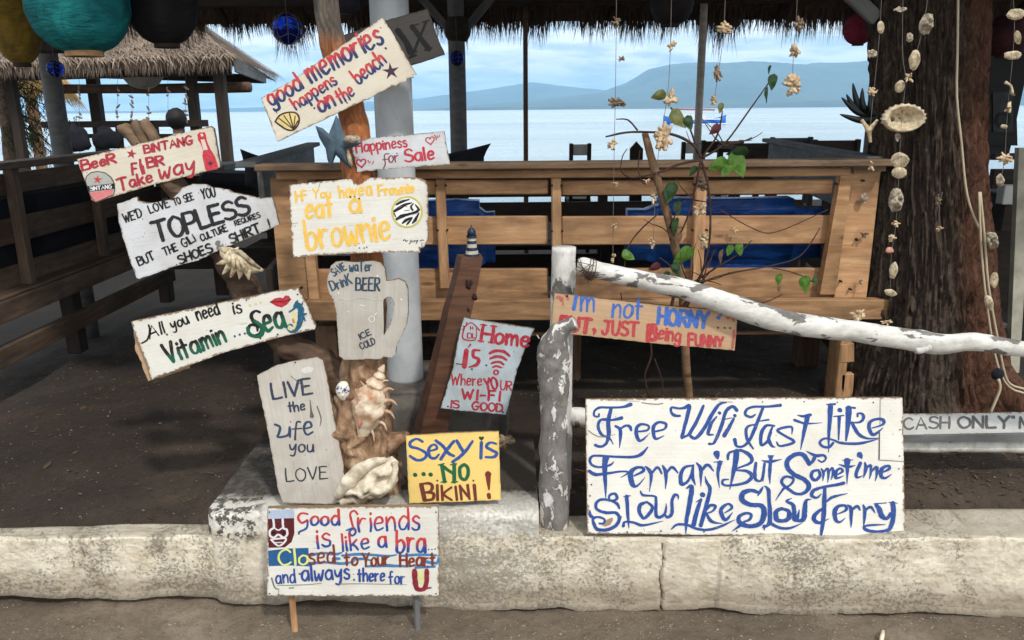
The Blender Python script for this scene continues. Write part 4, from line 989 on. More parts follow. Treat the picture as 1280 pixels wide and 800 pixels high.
class Sign:
    def __init__(s, label, outline, Y, n=(0, -1, 0), thick=.012, mat=None, uvq=None, group=None, ref=None, name='painted_sign', big=False, jit=1.0, parent=None, extra_holes=None, edge_mat=None, cat='sign'):
        xs = [p[0] for p in outline]; ys = [p[1] for p in outline]
        ref = ref or ((min(xs)+max(xs))/2, (min(ys)+max(ys))/2)
        s.o = P(ref[0], ref[1], Y); s.n = Vector(n).normalized(); s.k = 0; s.thick = thick; s.big = big; s.uvq = uvq or outline[:4]
        s.t = thing(name, label, cat, s.hit(*ref), group) if parent is None else parent
        # finer outline with small knocks
        pts = []
        rn = random.Random(len(label)*7+int(ref[0]))
        for i in range(len(outline)):
            a = outline[i]; c = outline[(i+1) % len(outline)]; ln = math.hypot(c[0]-a[0], c[1]-a[1]); k = max(1, int(ln/5))
            for j in range(k):
                q = j/k; amp = (.35 if j else .1)*jit
                pts.append((a[0]+(c[0]-a[0])*q+rn.uniform(-amp, amp), a[1]+(c[1]-a[1])*q+rn.uniform(-amp, amp)))
        f = [s.hit(*p) for p in pts]; bk = [p - s.n*thick for p in f]; m_ = len(f)
        fi = [p + s.n*.0 for p in f]
        me = board_mesh(s, [f], mat, edge_mat or SIDE)
        s.board = bpy.data.objects.new('board', me); COL.objects.link(s.board); s.board.parent = s.t
    def hit(s, x, y):
        d = ray(x, y); return CAM + d*((s.o-CAM).dot(s.n)/d.dot(s.n))
    # strokes: list of (pts[(x,y,w)], color or (top,bottom,ysplit0,ysplit1))
    def strokes(s, name, sts, sub=5, label=None, split=None):
        vs = []; fs = []; cols = []; bounds = []; uvs = []
        if split is None: split = s.big
        for pts, smooth, cf in sts:
            sp = smooth_pts(pts, sub) if (smooth and len(pts) > 2) else ([np.array(p, float) for p in pts] if smooth else [np.array(p, float) for p in pts])
            s.k += 1; base = .0005 + .00001*s.k
            n = len(sp); sides = []
            if n == 1: sp = [sp[0], sp[0]+np.array([.4, .0, 0])]; n = 2
            # end extension for round caps
            ring = []
            for i, p in enumerate(sp):
                a = sp[min(i+1, n-1)][:2]-sp[max(i-1, 0)][:2]; l = math.hypot(*a) or 1; a = a/l; nr = np.array([-a[1], a[0]])
                ring.append((p, a, nr))
            seq = []
            p, a, nr = ring[0]; w_ = p[2]/2
            seq += [(p[:2]-a*w_*.9, nr, w_*.35), (p[:2]-a*w_*.5, nr, w_*.8)]
            seq += [(p[:2], nr, p[2]/2) for p, a, nr in ring]
            p, a, nr = ring[-1]; w_ = p[2]/2
            seq += [(p[:2]+a*w_*.5, nr, w_*.8), (p[:2]+a*w_*.9, nr, w_*.35)]
            b0 = len(vs); f0_ = len(fs); run = 0.0
            for i, (c, nr, w_) in enumerate(seq):
                wq = w_; w_ = w_*(.88+.22*abs(nr[0])); wj = w_*(1+.22*noise.noise(Vector((c[0]*.35, c[1]*.35, s.k))))
                wk = w_*(1+.22*noise.noise(Vector((c[0]*.35+9, c[1]*.35, s.k))))
                if i: run += math.hypot(c[0]-seq[i-1][0][0], c[1]-seq[i-1][0][1])
                for sd_, q in ((w_, c+nr*wj), (-w_, c-nr*wk)):
                    vs.append(s.hit(q[0], q[1]) + s.n*(base+i*.0000008)); cols.append(cf(q[0], q[1]) if callable(cf) else cf); uvs.append((run+s.k*41, sd_+s.k*17))
            for i in range(len(seq)-1):
                a_ = b0+2*i; fs.append((a_, a_+1, a_+3, a_+2))
            bounds.append((min(p[0] for p in sp), min(p[1] for p in sp), max(p[0] for p in sp), max(p[1] for p in sp), [tuple(p) for p in sp], b0, len(vs), f0_, len(fs)))
        # face the viewer
        fs2 = []
        for f in fs:
            nn = (vs[f[1]]-vs[f[0]]).cross(vs[f[2]]-vs[f[0]]); fs2.append(f if nn.dot(s.n) > 0 else f[::-1])
        groups = [list(range(len(bounds)))]
        if name == 'lettering' and split and len(bounds) > 1:
            par = list(range(len(bounds)))
            def find(i):
                while par[i] != i: i = par[i]
                return i
            for i in range(len(bounds)):
                for j in range(i):
                    a, c = bounds[i], bounds[j]
                    near = min(math.hypot(p[0]-q[0], p[1]-q[1])-(p[2]+q[2])/2 for p in a[4] for q in c[4])
                    dotty = max(a[2]-a[0], c[2]-c[0]) < 99 and min(a[3]-a[1], c[3]-c[1]) < 3 and a[0] < c[2]+1 and c[0] < a[2]+1 and near < 6
                    if near < .5 or dotty: par[find(i)] = find(j)
            d = {}
            for i in range(len(bounds)): d.setdefault(find(i), []).append(i)
            groups = list(d.values())
        for gr in groups:
            v2 = []; f2 = []; c2 = []; u2 = []
            for gi in gr:
                _, _, _, _, _, v0, v1, f0, f1 = bounds[gi]; k0 = len(v2)
                v2 += vs[v0:v1]; c2 += cols[v0:v1]; u2 += uvs[v0:v1]; f2 += [tuple(i-v0+k0 for i in f) for f in fs2[f0:f1]]
            o = obj('letter' if len(groups) > 1 else name, v2, f2, M['lettering'], s.t, label=label); o.parent = s.board
            ca = o.data.color_attributes.new('paint', 'FLOAT_COLOR', 'POINT')
            for i, c in enumerate(c2): ca.data[i].color = c
            ul = o.data.uv_layers.new(name='brush')
            for lp in o.data.loops: ul.data[lp.index].uv = u2[lp.vertex_index]
        return o
    def poly(s, name, pts, col, lift=.0005, label=None, mat=None):
        f = [s.hit(*p)+s.n*lift for p in pts]
        from mathutils.geometry import tessellate_polygon
        fs = []
        for a_, b_, c_ in tessellate_polygon([f]):
            nn = (f[b_]-f[a_]).cross(f[c_]-f[a_]); fs.append((a_, b_, c_) if nn.dot(s.n) > 0 else (c_, b_, a_))
        o = obj(name, f, fs, mat or M['lettering'], s.t, label=label); o.parent = s.board
        ca = o.data.color_attributes.new('paint', 'FLOAT_COLOR', 'POINT')
        for i in range(len(f)): ca.data[i].color = col
        return o

def word(txt, p0, p1, h, w, col, split=None, slant=0.0, jit=.05, sp=.16, h1=None, serif=0):
    """stroke list for a hand-painted word on the baseline p0->p1 (photo px), cap height h"""
    adv = 0; lay = []
    for ch in txt:
        if ch == ' ': adv += .34; continue
        g = FONT[ch]; mxx = max(float(p.split(',')[0]) for st in g.replace('~', '').split('|') for p in st.split())
        lay.append((ch, adv, mxx)); adv += mxx + sp
    tot = adv - sp; ax = (p1[0]-p0[0], p1[1]-p0[1]); ln = math.hypot(*ax); ex = (ax[0]/ln, ax[1]/ln); ey = (ex[1], -ex[0])
    sx = ln/tot; res = []; rn = random.Random(hash(txt) % 1 + len(txt)*13 + int(p0[0]))
    for ch, x0, mxx in lay:
        js = 1+rn.uniform(-jit, jit); jy = rn.uniform(-jit, jit)*.5; ja = rn.uniform(-jit, jit)*.7
        for st in FONT[ch].split('|'):
            sm = st.startswith('~'); pts = []
            q = [tuple(map(float, p.split(','))) for p in st.replace('~', '').split()]
            for k, (x, y) in enumerate(q):
                xx = x0 + x + ja*y; frac = xx/tot; hh = h + ((h1-h)*frac if h1 else 0)
                yy = (y*js + jy)*hh; X = p0[0]+ex[0]*xx*sx + ey[0]*yy + slant*yy*ex[0]; Yv = p0[1]+ex[1]*xx*sx + ey[1]*yy
                ww = w*(1+rn.uniform(-.14, .14))
                if len(q) > 2 and k in (0, len(q)-1): ww *= .8
                pts.append((X, Yv, ww))
            if not sm and len(pts) == 2:
                a, c = pts; mid = ((a[0]+c[0])/2+rn.uniform(-.03, .03)*h, (a[1]+c[1])/2+rn.uniform(-.03, .03)*h, w*1.05); pts = [a, mid, c]; sm = True
            if split:
                top, bot, sp_ = split
                def cf(x, y, ex=ex, ey=ey, p0=p0, top=top, bot=bot, sp_=sp_, h=h):
                    v_ = (x-p0[0])*ey[0]+(y-p0[1])*ey[1]; f = min(1, max(0, (v_/h-sp_)*4+.5))
                    return tuple(bot[i]+(top[i]-bot[i])*f for i in range(4))
                res.append((pts, sm, cf))
            else: res.append((pts, sm, col))
            if serif and ch.isupper() and not st.startswith('~') and len(q) == 2 and abs(q[0][0]-q[1][0]) < .1:
                for e in (pts[0], pts[-1]):
                    res.append(([(e[0]-ex[0]*w*serif, e[1]-ex[1]*w*serif, w*.55), (e[0]+ex[0]*w*serif, e[1]+ex[1]*w*serif, w*.55)], False, col))
    return res
def tf(sts, crop, wpx):
    """strokes written in an enlarged crop -> photo px"""
    k = (crop[2]-crop[0])/wpx; r = []
    for pts, sm, c in sts:
        if callable(c): cc = (lambda x, y, c=c: c((x-crop[0])/k, (y-crop[1])/k))
        else: cc = c
        r.append(([(crop[0]+p[0]*k, crop[1]+p[1]*k, p[2]*k) for p in pts], sm, cc))
    return r
def S(txt, col, wscale=1.0, dflt=22):
    """'x,y[,w] x,y ...|...' smooth strokes; missing widths carry on from the last given"""
    r = []
    for st in txt.split('|'):
        pts = []; w_ = dflt
        for p in st.split():
            q = p.split(',')
            if len(q) > 2: w_ = float(q[2])
            pts.append((float(q[0]), float(q[1]), w_*wscale))
        r.append((pts, True, col))
    return r
def dots(ps, w_, col): return [([(x, y, w_), (x+w_*.15, y+w_*.1, w_)], False, col) for x, y in ps]
def pts_tf(pts, crop, wpx):
    k = (crop[2]-crop[0])/wpx; return [(crop[0]+x*k, crop[1]+y*k) for x, y in pts]
def nails(sg, ps, r=1.1):
    for x, y in ps:
        c = sg.hit(x, y); rr = r/FPX*c.y
        lathe('nail', c, [(rr, -.001), (rr, .0012), (rr*.4, .0022)], M['nail'], sg.t, seg=8, axis=sg.n).parent = sg.board
M['nail'] = plain_mat('rusty_nail', L((60, 44, 36)), .7, .3, 60, metallic=.4)
def heart(x, y, r, rot=0.0):
    pts = []
    for i in range(22):
        a = 2*math.pi*i/22; hx = 16*math.sin(a)**3/16; hy = -(13*math.cos(a)-5*math.cos(2*a)-2*math.cos(3*a)-math.cos(4*a))/16
        pts.append((x+r*(hx*math.cos(rot)-hy*math.sin(rot)), y+r*(hx*math.sin(rot)+hy*math.cos(rot))))
    return pts
def star(x, y, R_, r_, rot, n=5):
    return [(x+(R_ if i % 2 == 0 else r_)*math.sin(rot+math.pi*i/n), y-(R_ if i % 2 == 0 else r_)*math.cos(rot+math.pi*i/n)) for i in range(2*n)]
def outline_st(pts, w_, col): return [([(x, y, w_) for x, y in pts+[pts[0]]], False, col)]

G_SIGNS = 'hand-painted signs around the driftwood post'
# --- 1 good memories
cr = [320, 20, 530, 180]; W_ = 1050
ol = pts_tf([(30, 515), (250, 385), (480, 225), (790, 10), (850, 100), (915, 215), (965, 300), (1005, 368), (975, 362), (985, 385), (945, 388), (935, 412), (900, 415), (880, 440), (850, 438), (800, 470), (760, 482), (700, 522), (668, 530), (480, 622), (300, 705), (135, 785), (85, 655)], cr, W_)
s = Sign('cream board tilted up to the right reading good memories, highest on the driftwood', ol, 2.20, (0.05, -1, 0), .012, CREAM, uvq=[ol[0], ol[3], ol[7], ol[21]], big=True)
c = (L((196, 36, 44)), L((36, 56, 108)), .33); c2 = (L((196, 36, 44)), L((36, 56, 108)), .28)
s.strokes('lettering', tf(word('good', (98, 568), (296, 452), 112, 17, RED, c) + word('memories', (345, 415), (800, 165), 150, 19, RED, c, jit=.07), cr, W_))
s.strokes('lettering', tf(word('happens', (252, 588), (508, 420), 84, 13, RED, c2), cr, W_))
s.strokes('lettering', tf(word('on', (402, 600), (498, 560), 112, 19, RED, c) + word('the', (528, 548), (620, 495), 92, 13, RED, c2) + word('beach', (642, 425), (818, 292), 104, 14, RED, c2), cr, W_))
s.poly('starfish_drawing', pts_tf(star(843, 345, 56, 19, -.15), cr, W_), L((74, 44, 66)))
s.poly('shell_drawing', pts_tf([(120, 660), (150, 620), (200, 602), (248, 606), (270, 640), (262, 680), (232, 712), (190, 708), (150, 682)], cr, W_), L((226, 200, 128)))
s.strokes('shell_drawing', tf(S('120,660,10 150,620 200,602 250,606 270,640 262,680 232,712 190,708 150,682 120,660|235,708,6 145,640|235,708,6 175,622|235,708,7 210,610|235,708,6 245,625|235,708,7 262,655', L((60, 40, 28)), dflt=8), cr, W_))
s.strokes('drips', tf(S('128,590,5 130,606|660,150,6 655,125,7|810,200,9 814,204|585,520,8 590,524|568,540,8 571,543', L((40, 40, 60)), dflt=6), cr, W_))
nails(s, [(482, 60), (393, 135)])
# --- 2 beer sign
cr = [85, 145, 285, 260]; W_ = 1280
ol = pts_tf([(70, 345), (600, 215), (1140, 80), (1165, 100), (1218, 410), (1100, 445), (700, 545), (380, 640), (222, 692), (190, 670)], cr, W_)
s = Sign('long white board with red beer lettering and a painted bottle, topmost on the left branch', ol, 2.22, (0, -1, 0), .012, CREAM, uvq=[ol[0], ol[2], ol[4], ol[8]], big=True)
DR = L((172, 24, 48))
s.strokes('lettering', tf(word('BeeR', (118, 438), (385, 372), 78, 21, DR) + word('BINTANG', (615, 300), (1000, 222), 62, 17, DR, h1=66), cr, W_))
s.strokes('lettering', tf(word('F', (520, 470), (560, 465), 88, 19, DR) + word('BR', (640, 415), (770, 390), 78, 20, DR), cr, W_))
s.strokes('lettering', tf(word('Take', (410, 598), (680, 522), 92, 19, DR) + word('way', (735, 500), (1015, 440), 128, 19, DR, slant=.1), cr, W_))
s.poly('star_drawing', pts_tf(star(508, 303, 44, 17, .15), cr, W_), DR)
s.poly('bottle_drawing', pts_tf([(566, 345), (585, 342), (592, 385), (608, 400), (622, 462), (592, 472), (570, 405)], cr, W_), DR)
s.poly('bottle_drawing', pts_tf([(1035, 150), (1050, 130), (1095, 130), (1105, 155), (1110, 195), (1138, 262), (1175, 320), (1202, 400), (1195, 425), (1110, 440), (1098, 425), (1075, 320), (1082, 275), (1062, 225), (1040, 190)], cr, W_), L((200, 24, 50)))
s.poly('bottle_drawing', pts_tf([(1062, 190), (1092, 185), (1120, 268), (1085, 275)], cr, W_), L((216, 204, 188)), .0009)
s.poly('bottle_drawing', pts_tf([(1060, 145), (1078, 140), (1085, 160), (1068, 165)], cr, W_), L((226, 214, 200)), .0009)
s.poly('star_drawing', pts_tf(star(1140, 378, 24, 10, .1), cr, W_), L((60, 50, 60)), .0012)
s.poly('badge', pts_tf([(140, 520), (150, 480), (185, 452), (240, 442), (300, 455), (345, 490), (372, 540), (375, 590), (365, 630), (222, 690), (180, 640)], cr, W_), L((178, 178, 170)), .0006, label='grey painted beer label with a red star and a black name band')
s.poly('badge', pts_tf([(172, 612), (362, 585), (355, 632), (222, 686), (186, 660)], cr, W_), L((214, 120, 120)), .0008)
s.poly('badge', pts_tf([(150, 562), (372, 538), (376, 582), (170, 606)], cr, W_), L((24, 24, 28)), .0010)
s.strokes('badge_lettering', tf(outline_st([(140, 520), (150, 480), (185, 452), (240, 442), (300, 455), (345, 490), (372, 540), (375, 590), (365, 630), (222, 690), (180, 640)], 7, L((60, 60, 60))) + word('BINTANG', (178, 598), (352, 578), 30, 6.5, L((232, 232, 232)), jit=.01), cr, W_))
s.poly('star_drawing', pts_tf(star(238, 508, 38, 14, .1), cr, W_), L((196, 40, 56)), .0011)
nails(s, [(230, 178), (168, 230)])
# --- 3 topless
cr = [140, 220, 355, 355]; W_ = 1274
ol = pts_tf([(38, 205), (185, 155), (190, 185), (260, 200), (330, 195), (440, 175), (490, 130), (520, 85), (590, 60), (700, 62), (740, 85), (860, 100), (900, 125), (1010, 145), (1080, 165), (1185, 155), (1240, 355), (1175, 390), (800, 545), (640, 625), (480, 665), (200, 765), (180, 755), (130, 620), (70, 420), (45, 310)], cr, W_)
s = Sign('broken-topped grey white board reading topless in big black capitals above shoes and shirt', ol, 2.19, (0.04, -1, 0), .010, GREYW, uvq=[(ol[0][0], ol[0][1]-2), (ol[15][0], ol[15][1]-20), ol[16], ol[21]], jit=1.6, big=True)
K = BLACK
s.strokes('lettering', tf(word("WE'D", (95, 345), (225, 300), 66, 11, K) + word('LOVE', (285, 278), (428, 225), 62, 11, K) + word('TO', (465, 220), (512, 200), 50, 10, K) + word('SEE', (540, 195), (608, 172), 52, 10, K) + word('YOU', (672, 170), (770, 148), 72, 11, K), cr, W_))
s.strokes('lettering', tf(word('TOPLESS', (330, 492), (1022, 275), 150, 27, L((38, 38, 42)), sp=.12, h1=128, jit=.03) , cr, W_))
s.strokes('lettering', tf(word('BUT', (205, 665), (322, 612), 62, 12, K) + word('THE', (392, 590), (490, 548), 54, 11, K) + word('GILi', (535, 532), (622, 480), 62, 10, K) + word('CULTURE', (665, 482), (858, 405), 50, 10, K) + word('REQUiRES', (915, 368), (1100, 304), 38, 8, K), cr, W_))
s.strokes('lettering', tf(dots([(478, 655)], 9, K) + word('SHOES', (505, 650), (748, 558), 64, 14, K) + word('&', (785, 552), (832, 528), 62, 15, L((120, 116, 112))) + word('SHIRT', (885, 500), (1108, 410), 66, 14, K) + word('!', (1165, 380), (1172, 378), 60, 11, K), cr, W_))
# --- 4 vitamin sea
cr = [155, 355, 405, 485]; W_ = 1280
ol = pts_tf([(45, 242), (640, 115), (980, 45), (1115, 25), (1180, 150), (1228, 270), (1220, 290), (1000, 340), (640, 440), (420, 520), (230, 590), (180, 615), (150, 520), (90, 360)], cr, W_)
ol2 = pts_tf([(60, 300), (400, 250), (420, 540), (300, 580), (155, 622), (130, 560), (100, 480), (75, 430)], cr, W_)
s = Sign('white board with black and green vitamin sea lettering, red lips and a painted seahorse', ol, 2.18, (0.03, -1, 0), .012, WHITEB, uvq=[ol[0], ol[3], ol[6], ol[11]], big=True)
bkp = Sign('x', ol2, 2.196, (0.03, -1, 0), .008, CARD, uvq=[(ol2[0][0], ol2[0][1]), ol2[1], ol2[2], ol2[4]], parent=s.t, jit=3)
bkp.board.name = 'backing_board'; s.k = 0; bkp.board['label'] = 'broken raw plywood backing showing at the left end'
VG = (L((28, 28, 30)), L((14, 96, 70)), .42)
s.strokes('lettering', tf(word('All', (165, 350), (262, 312), 82, 11, K, slant=.15) + word('you', (310, 290), (418, 248), 70, 12, K) + word('need', (475, 235), (615, 190), 88, 12, K) + word('is', (705, 192), (755, 180), 84, 11, K), cr, W_))
s.strokes('lettering', tf(S('115,378,11 150,355 165,300 158,262', K), cr, W_))
s.strokes('lettering', tf(word('Vitamin', (290, 512), (655, 368), 128, 19, K, VG) , cr, W_))
s.strokes('lettering', tf(S('870,180,16 840,172 815,200,22 830,240 880,280 870,320,24 820,330 795,300,20 810,262 850,268 855,300,12', K), cr, W_))
s.strokes('lettering', tf(word('ea', (905, 308), (1035, 272), 158, 22, K, VG), cr, W_))
s.strokes('lettering', tf(S('835,235,20 882,272,26 884,318 850,336,24 800,318,20 792,280', L((14, 96, 70))), cr, W_))
s.strokes('dots', tf(dots([(805, 135), (843, 125), (873, 116)], 15, L((214, 208, 120))) + dots([(708, 333), (740, 323), (773, 316)], 14, L((40, 80, 130))) + dots([(872, 346), (275, 322), (983, 322)], 12, L((40, 40, 44))), cr, W_))
s.poly('lips_drawing', pts_tf([(932, 115), (965, 92), (1000, 85), (1015, 92), (1035, 72), (1055, 75), (1070, 98), (1045, 130), (1010, 150), (975, 142)], cr, W_), L((184, 24, 44)))
s.strokes('lips_drawing', tf(S('935,115,6 985,112 1030,110 1068,98', L((90, 10, 20))), cr, W_))
s.strokes('seahorse_drawing', tf(S('1058,178,10 1085,160,14 1105,135,34 1130,155,40 1132,200,36 1125,250,34 1105,290,24 1070,305,18 1048,280,16 1065,258,12 1085,272,8', L((20, 92, 120))) + S('1105,120,22 1112,105,8|1140,130,12 1145,112,4|1150,195,20 1168,190,10|1150,215,16 1160,235,8', L((20, 86, 130))) + S('1088,185,16 1085,220,20 1095,255,16 1080,285,10', L((226, 214, 130))) + S('1070,295,8 1052,285 1060,265', L((226, 214, 130))) + S('1082,225,10 1088,245,12', L((200, 110, 60))), cr, W_))
nails(s, [(308, 375), (372, 368), (216, 465)])
# --- 5 brownie
cr = [350, 210, 545, 330]; W_ = 1280
ol = pts_tf([(75, 140), (330, 112), (570, 92), (592, 95), (610, 125), (650, 138), (680, 125), (700, 95), (740, 80), (1110, 78), (1195, 105), (1213, 180), (1215, 600), (1175, 655), (1148, 658), (1148, 695), (900, 690), (620, 700), (400, 712), (110, 735), (100, 640), (85, 400)], cr, W_)
s = Sign('large white board with yellow brownie lettering and a zebra-striped disc', ol, 2.13, (0, -1, .02), .014, WHITEB, uvq=[ol[0], (ol[10][0]+2, ol[9][1]), (ol[12][0], ol[15][1]), ol[19]], jit=1.5, big=True)
s.strokes('lettering', tf(word('If', (125, 280), (225, 265), 84, 20, YEL) + word('You', (275, 245), (415, 240), 76, 15, YEL) + word('have', (490, 245), (685, 222), 100, 17, YEL) + word('a', (712, 222), (755, 215), 118, 18, YEL) + word('Frownie', (812, 228), (1100, 196), 90, 18, YEL, h1=76), cr, W_))
s.strokes('lettering', tf(word('eat', (215, 410), (430, 392), 172, 24, YEL) + word('a', (575, 368), (665, 360), 160, 26, YEL), cr, W_))
s.strokes('lettering', tf(word('brownie', (225, 668), (905, 582), 245, 27, YEL, h1=230, jit=.03), cr, W_))
s.strokes('lettering', tf(S('1012,595,6 1025,588 1035,600 1048,594|1068,590,5 1068,615 1058,622|1080,592,5 1078,605 1090,605 1092,592|1108,592,5 1100,600 1108,606|1115,592,5 1120,600 1132,590 1118,620|1150,598,6 1165,590 1180,592', BLACK), cr, W_))
disc = [(1043+122*math.cos(2*math.pi*i/40), 360+124*math.sin(2*math.pi*i/40)) for i in range(40)]
s.poly('disc_drawing', pts_tf(disc, cr, W_), L((238, 238, 234)), .0005)
s.strokes('disc_drawing', tf(outline_st([(1043+121*math.cos(2*math.pi*i/40), 360+123*math.sin(2*math.pi*i/40)) for i in range(40)], 15, L((200, 190, 84))) +
   S('955,300,14 1000,275,22 1060,258,10|938,355,20 985,325,28 1030,300,22 1080,285,10|958,420,22 1000,395,30 1060,378,22 1120,360,24 1140,335,12|1005,452,14 1040,425,24 1085,405,10|1040,465,10 1060,440,16 1085,412,8|1088,452,12 1110,425,24 1140,370,10|1095,290,8 1075,320,16 1090,345,14|1110,300,8 1130,325,16 1145,345,10|950,400,8 935,370,10', L((28, 22, 26)))
   + S('1010,300,5 1040,318|1020,350,5 1060,345', L((28, 22, 26))), cr, W_))
s.strokes('scuffs', tf(dots([(650, 250), (612, 236), (652, 655), (690, 655), (712, 648)], 11, L((70, 40, 34))) + S('330,115,3 320,160|80,455,3 150,450|1165,610,4 1165,655', L((120, 104, 92))), cr, W_))
nails(s, [(449, 248), (438, 246)])
# --- 6 beer mug shaped board
cr = [400, 315, 520, 460]; W_ = 662
ol = pts_tf([(75, 95), (105, 68), (160, 62), (230, 70), (300, 65), (370, 60), (420, 75), (448, 115), (458, 200), (490, 198), (540, 185), (585, 205), (605, 250), (610, 420), (595, 510), (560, 590), (528, 650), (522, 700), (500, 728), (440, 725), (415, 740), (330, 738), (240, 745), (160, 742), (132, 715), (125, 620), (118, 500), (108, 400), (95, 340), (62, 285), (50, 230), (52, 170)], cr, W_)
s = Sign('grey board cut like a beer mug reading save water drink beer', ol, 2.14, (0, -1, .02), .014, BARE, uvq=[(410, 325), (510, 325), (510, 449), (410, 449)])
hole = pts_tf([(437, 345), (440, 325), (460, 312), (490, 315), (508, 345), (505, 420), (480, 500), (440, 575)], cr, W_)
# handle opening: cut through with a boolean-free inset of the same shape
def dense(o_, st=4):
    r = []
    for i in range(len(o_)):
        a = o_[i]; c = o_[(i+1) % len(o_)]; k = max(1, int(math.hypot(c[0]-a[0], c[1]-a[1])/st)); r += [(a[0]+(c[0]-a[0])*j/k, a[1]+(c[1]-a[1])*j/k) for j in range(k)]
    return r
def cut(sg, hole, ol_):
    bpy.data.objects.remove(sg.board, do_unlink=True)
    f = [sg.hit(*p) for p in dense(ol_)]; hh = [sg.hit(*p) for p in dense(hole)]
    me = board_mesh(sg, [f, hh], BARE, SIDE)
    o = bpy.data.objects.new('board', me); COL.objects.link(o); o.parent = sg.t; sg.board = o
cut(s, hole, ol)
TL = L((52, 78, 98))
s.strokes('lettering', tf(word('SAVE', (95, 168), (182, 118), 52, 10, TL) + word('waTer', (205, 132), (355, 130), 66, 11, TL) + word('DrinK', (85, 268), (222, 218), 66, 11, TL, h1=70) + word('BEER', (248, 262), (410, 268), 84, 12, L((40, 66, 86)), sp=.22) , cr, W_))
s.strokes('lettering', tf(word('ICE', (280, 605), (355, 568), 42, 8, L((50, 60, 78))) + word('COLD', (285, 672), (385, 632), 46, 8, L((50, 60, 78))), cr, W_))
s.strokes('foam_line', tf(S('95,340,4 140,318 200,335 260,315 320,318 380,330 430,325 470,300|455,210,5 490,200|432,350,4 436,600', L((210, 202, 186))) + S('335,460,6 352,442 375,450 372,475 350,482 335,460|378,435,7 392,420|275,365,8 305,372|190,408,7 205,415', L((222, 218, 206))) + dots([(128, 283), (395, 165), (560, 325), (258, 142)], 12, L((232, 228, 218))), cr, W_))
# --- 7 happiness
cr = [425, 155, 570, 225]; W_ = 1280
ol = pts_tf([(118, 185), (420, 150), (1150, 80), (1180, 260), (1212, 445), (700, 482), (190, 530), (150, 350)], cr, W_)
s = Sign('small grey white board with red happiness for sale lettering and two hearts', ol, 2.215, (0, -1, 0), .012, GREYW, uvq=[ol[0], ol[2], ol[4], ol[6]])
RD = L((186, 26, 60))
s.strokes('lettering', tf(word('Happiness', (185, 318), (740, 248), 132, 19, RD, h1=112), cr, W_))
s.strokes('lettering', tf(S('540,328,12 500,332 490,370,12 500,440 480,488,12|470,395,10 530,385,10', L((130, 40, 60))) + word('or', (540, 425), (650, 412), 120, 13, L((130, 40, 60))) + dots([(628, 322)], 14, L((120, 30, 50))), cr, W_))
s.strokes('lettering', tf(word('Sale', (720, 420), (1040, 385), 140, 25, L((192, 22, 54))), cr, W_))
s.strokes('heart_drawing', tf(outline_st(heart(235, 428, 52, -.1), 17, RD) + outline_st(heart(995, 180, 48, -.15), 12, RD) + S('308,400,10 318,420|335,412,9 330,432|372,410,9 358,440|1040,122,10 1062,150 1062,172|1072,125,8 1082,148|1100,118,8 1095,142', RD), cr, W_))
# --- 8 home is wifi
cr = [540, 390, 680, 525]; W_ = 830
ol = pts_tf([(235, 40), (500, 85), (762, 122), (690, 270), (630, 430), (590, 600), (548, 762), (300, 740), (62, 715), (110, 560), (160, 400), (185, 240)], cr, W_)
s = Sign('blue grey tilted board with crimson home lettering and a signal fan symbol', ol, 2.36, (-.05, -1, .03), .010, BLUEG, uvq=[ol[0], ol[2], ol[6], ol[8]])
CR = L((176, 18, 48))
s.strokes('lettering', tf(word('Home', (362, 215), (712, 262), 122, 23, CR, sp=.16, jit=.02, serif=.9), cr, W_))
s.strokes('lettering', tf(S('285,240,14 270,262,8|255,285,34 240,405,34|355,285,14 310,285,24 308,330 345,350,26 330,390,26 275,408,12', CR), cr, W_))
s.strokes('signal_drawing', tf(S('428,305,20 470,288,26 530,292 575,325,16|430,345,16 475,330,24 520,335 552,355,16|440,380,14 475,370,20 505,372 532,390,14|450,410,12 478,400,18 515,412,12', CR) + [([(475+16*math.cos(a), 447+16*math.sin(a), 13) for a in [2*math.pi*i/12 for i in range(13)]], True, CR)], cr, W_))
s.strokes('lettering', tf(word('Where', (142, 540), (368, 545), 82, 11, CR) + word('YO', (400, 580), (488, 565), 88, 16, CR) + word('UR', (505, 575), (590, 580), 66, 11, CR) + word('WI-FI', (222, 640), (500, 658), 70, 16, CR, sp=.24) + word('IS', (138, 708), (198, 712), 56, 12, CR, serif=.6) + word('GOOD', (295, 720), (522, 740), 60, 14, CR), cr, W_))
s.strokes('house_drawing', tf(S('225,130,8 290,78 352,135,10|240,118,10 230,195,10 320,205,8 330,118,6|255,100,14 258,78,10|265,155,9 262,190|265,155,7 290,160 290,190 262,190|300,160,8 302,192 318,188|285,105,6 285,128|302,108,6 302,125|280,118,5 305,118', CR), cr, W_))
s.strokes('scuffs', tf(S('180,382,8 228,388,6', L((40, 36, 40))) + dots([(402, 393), (295, 422), (525, 740)], 14, L((60, 60, 66))), cr, W_))
nails(s, [(580, 408), (560, 508)])
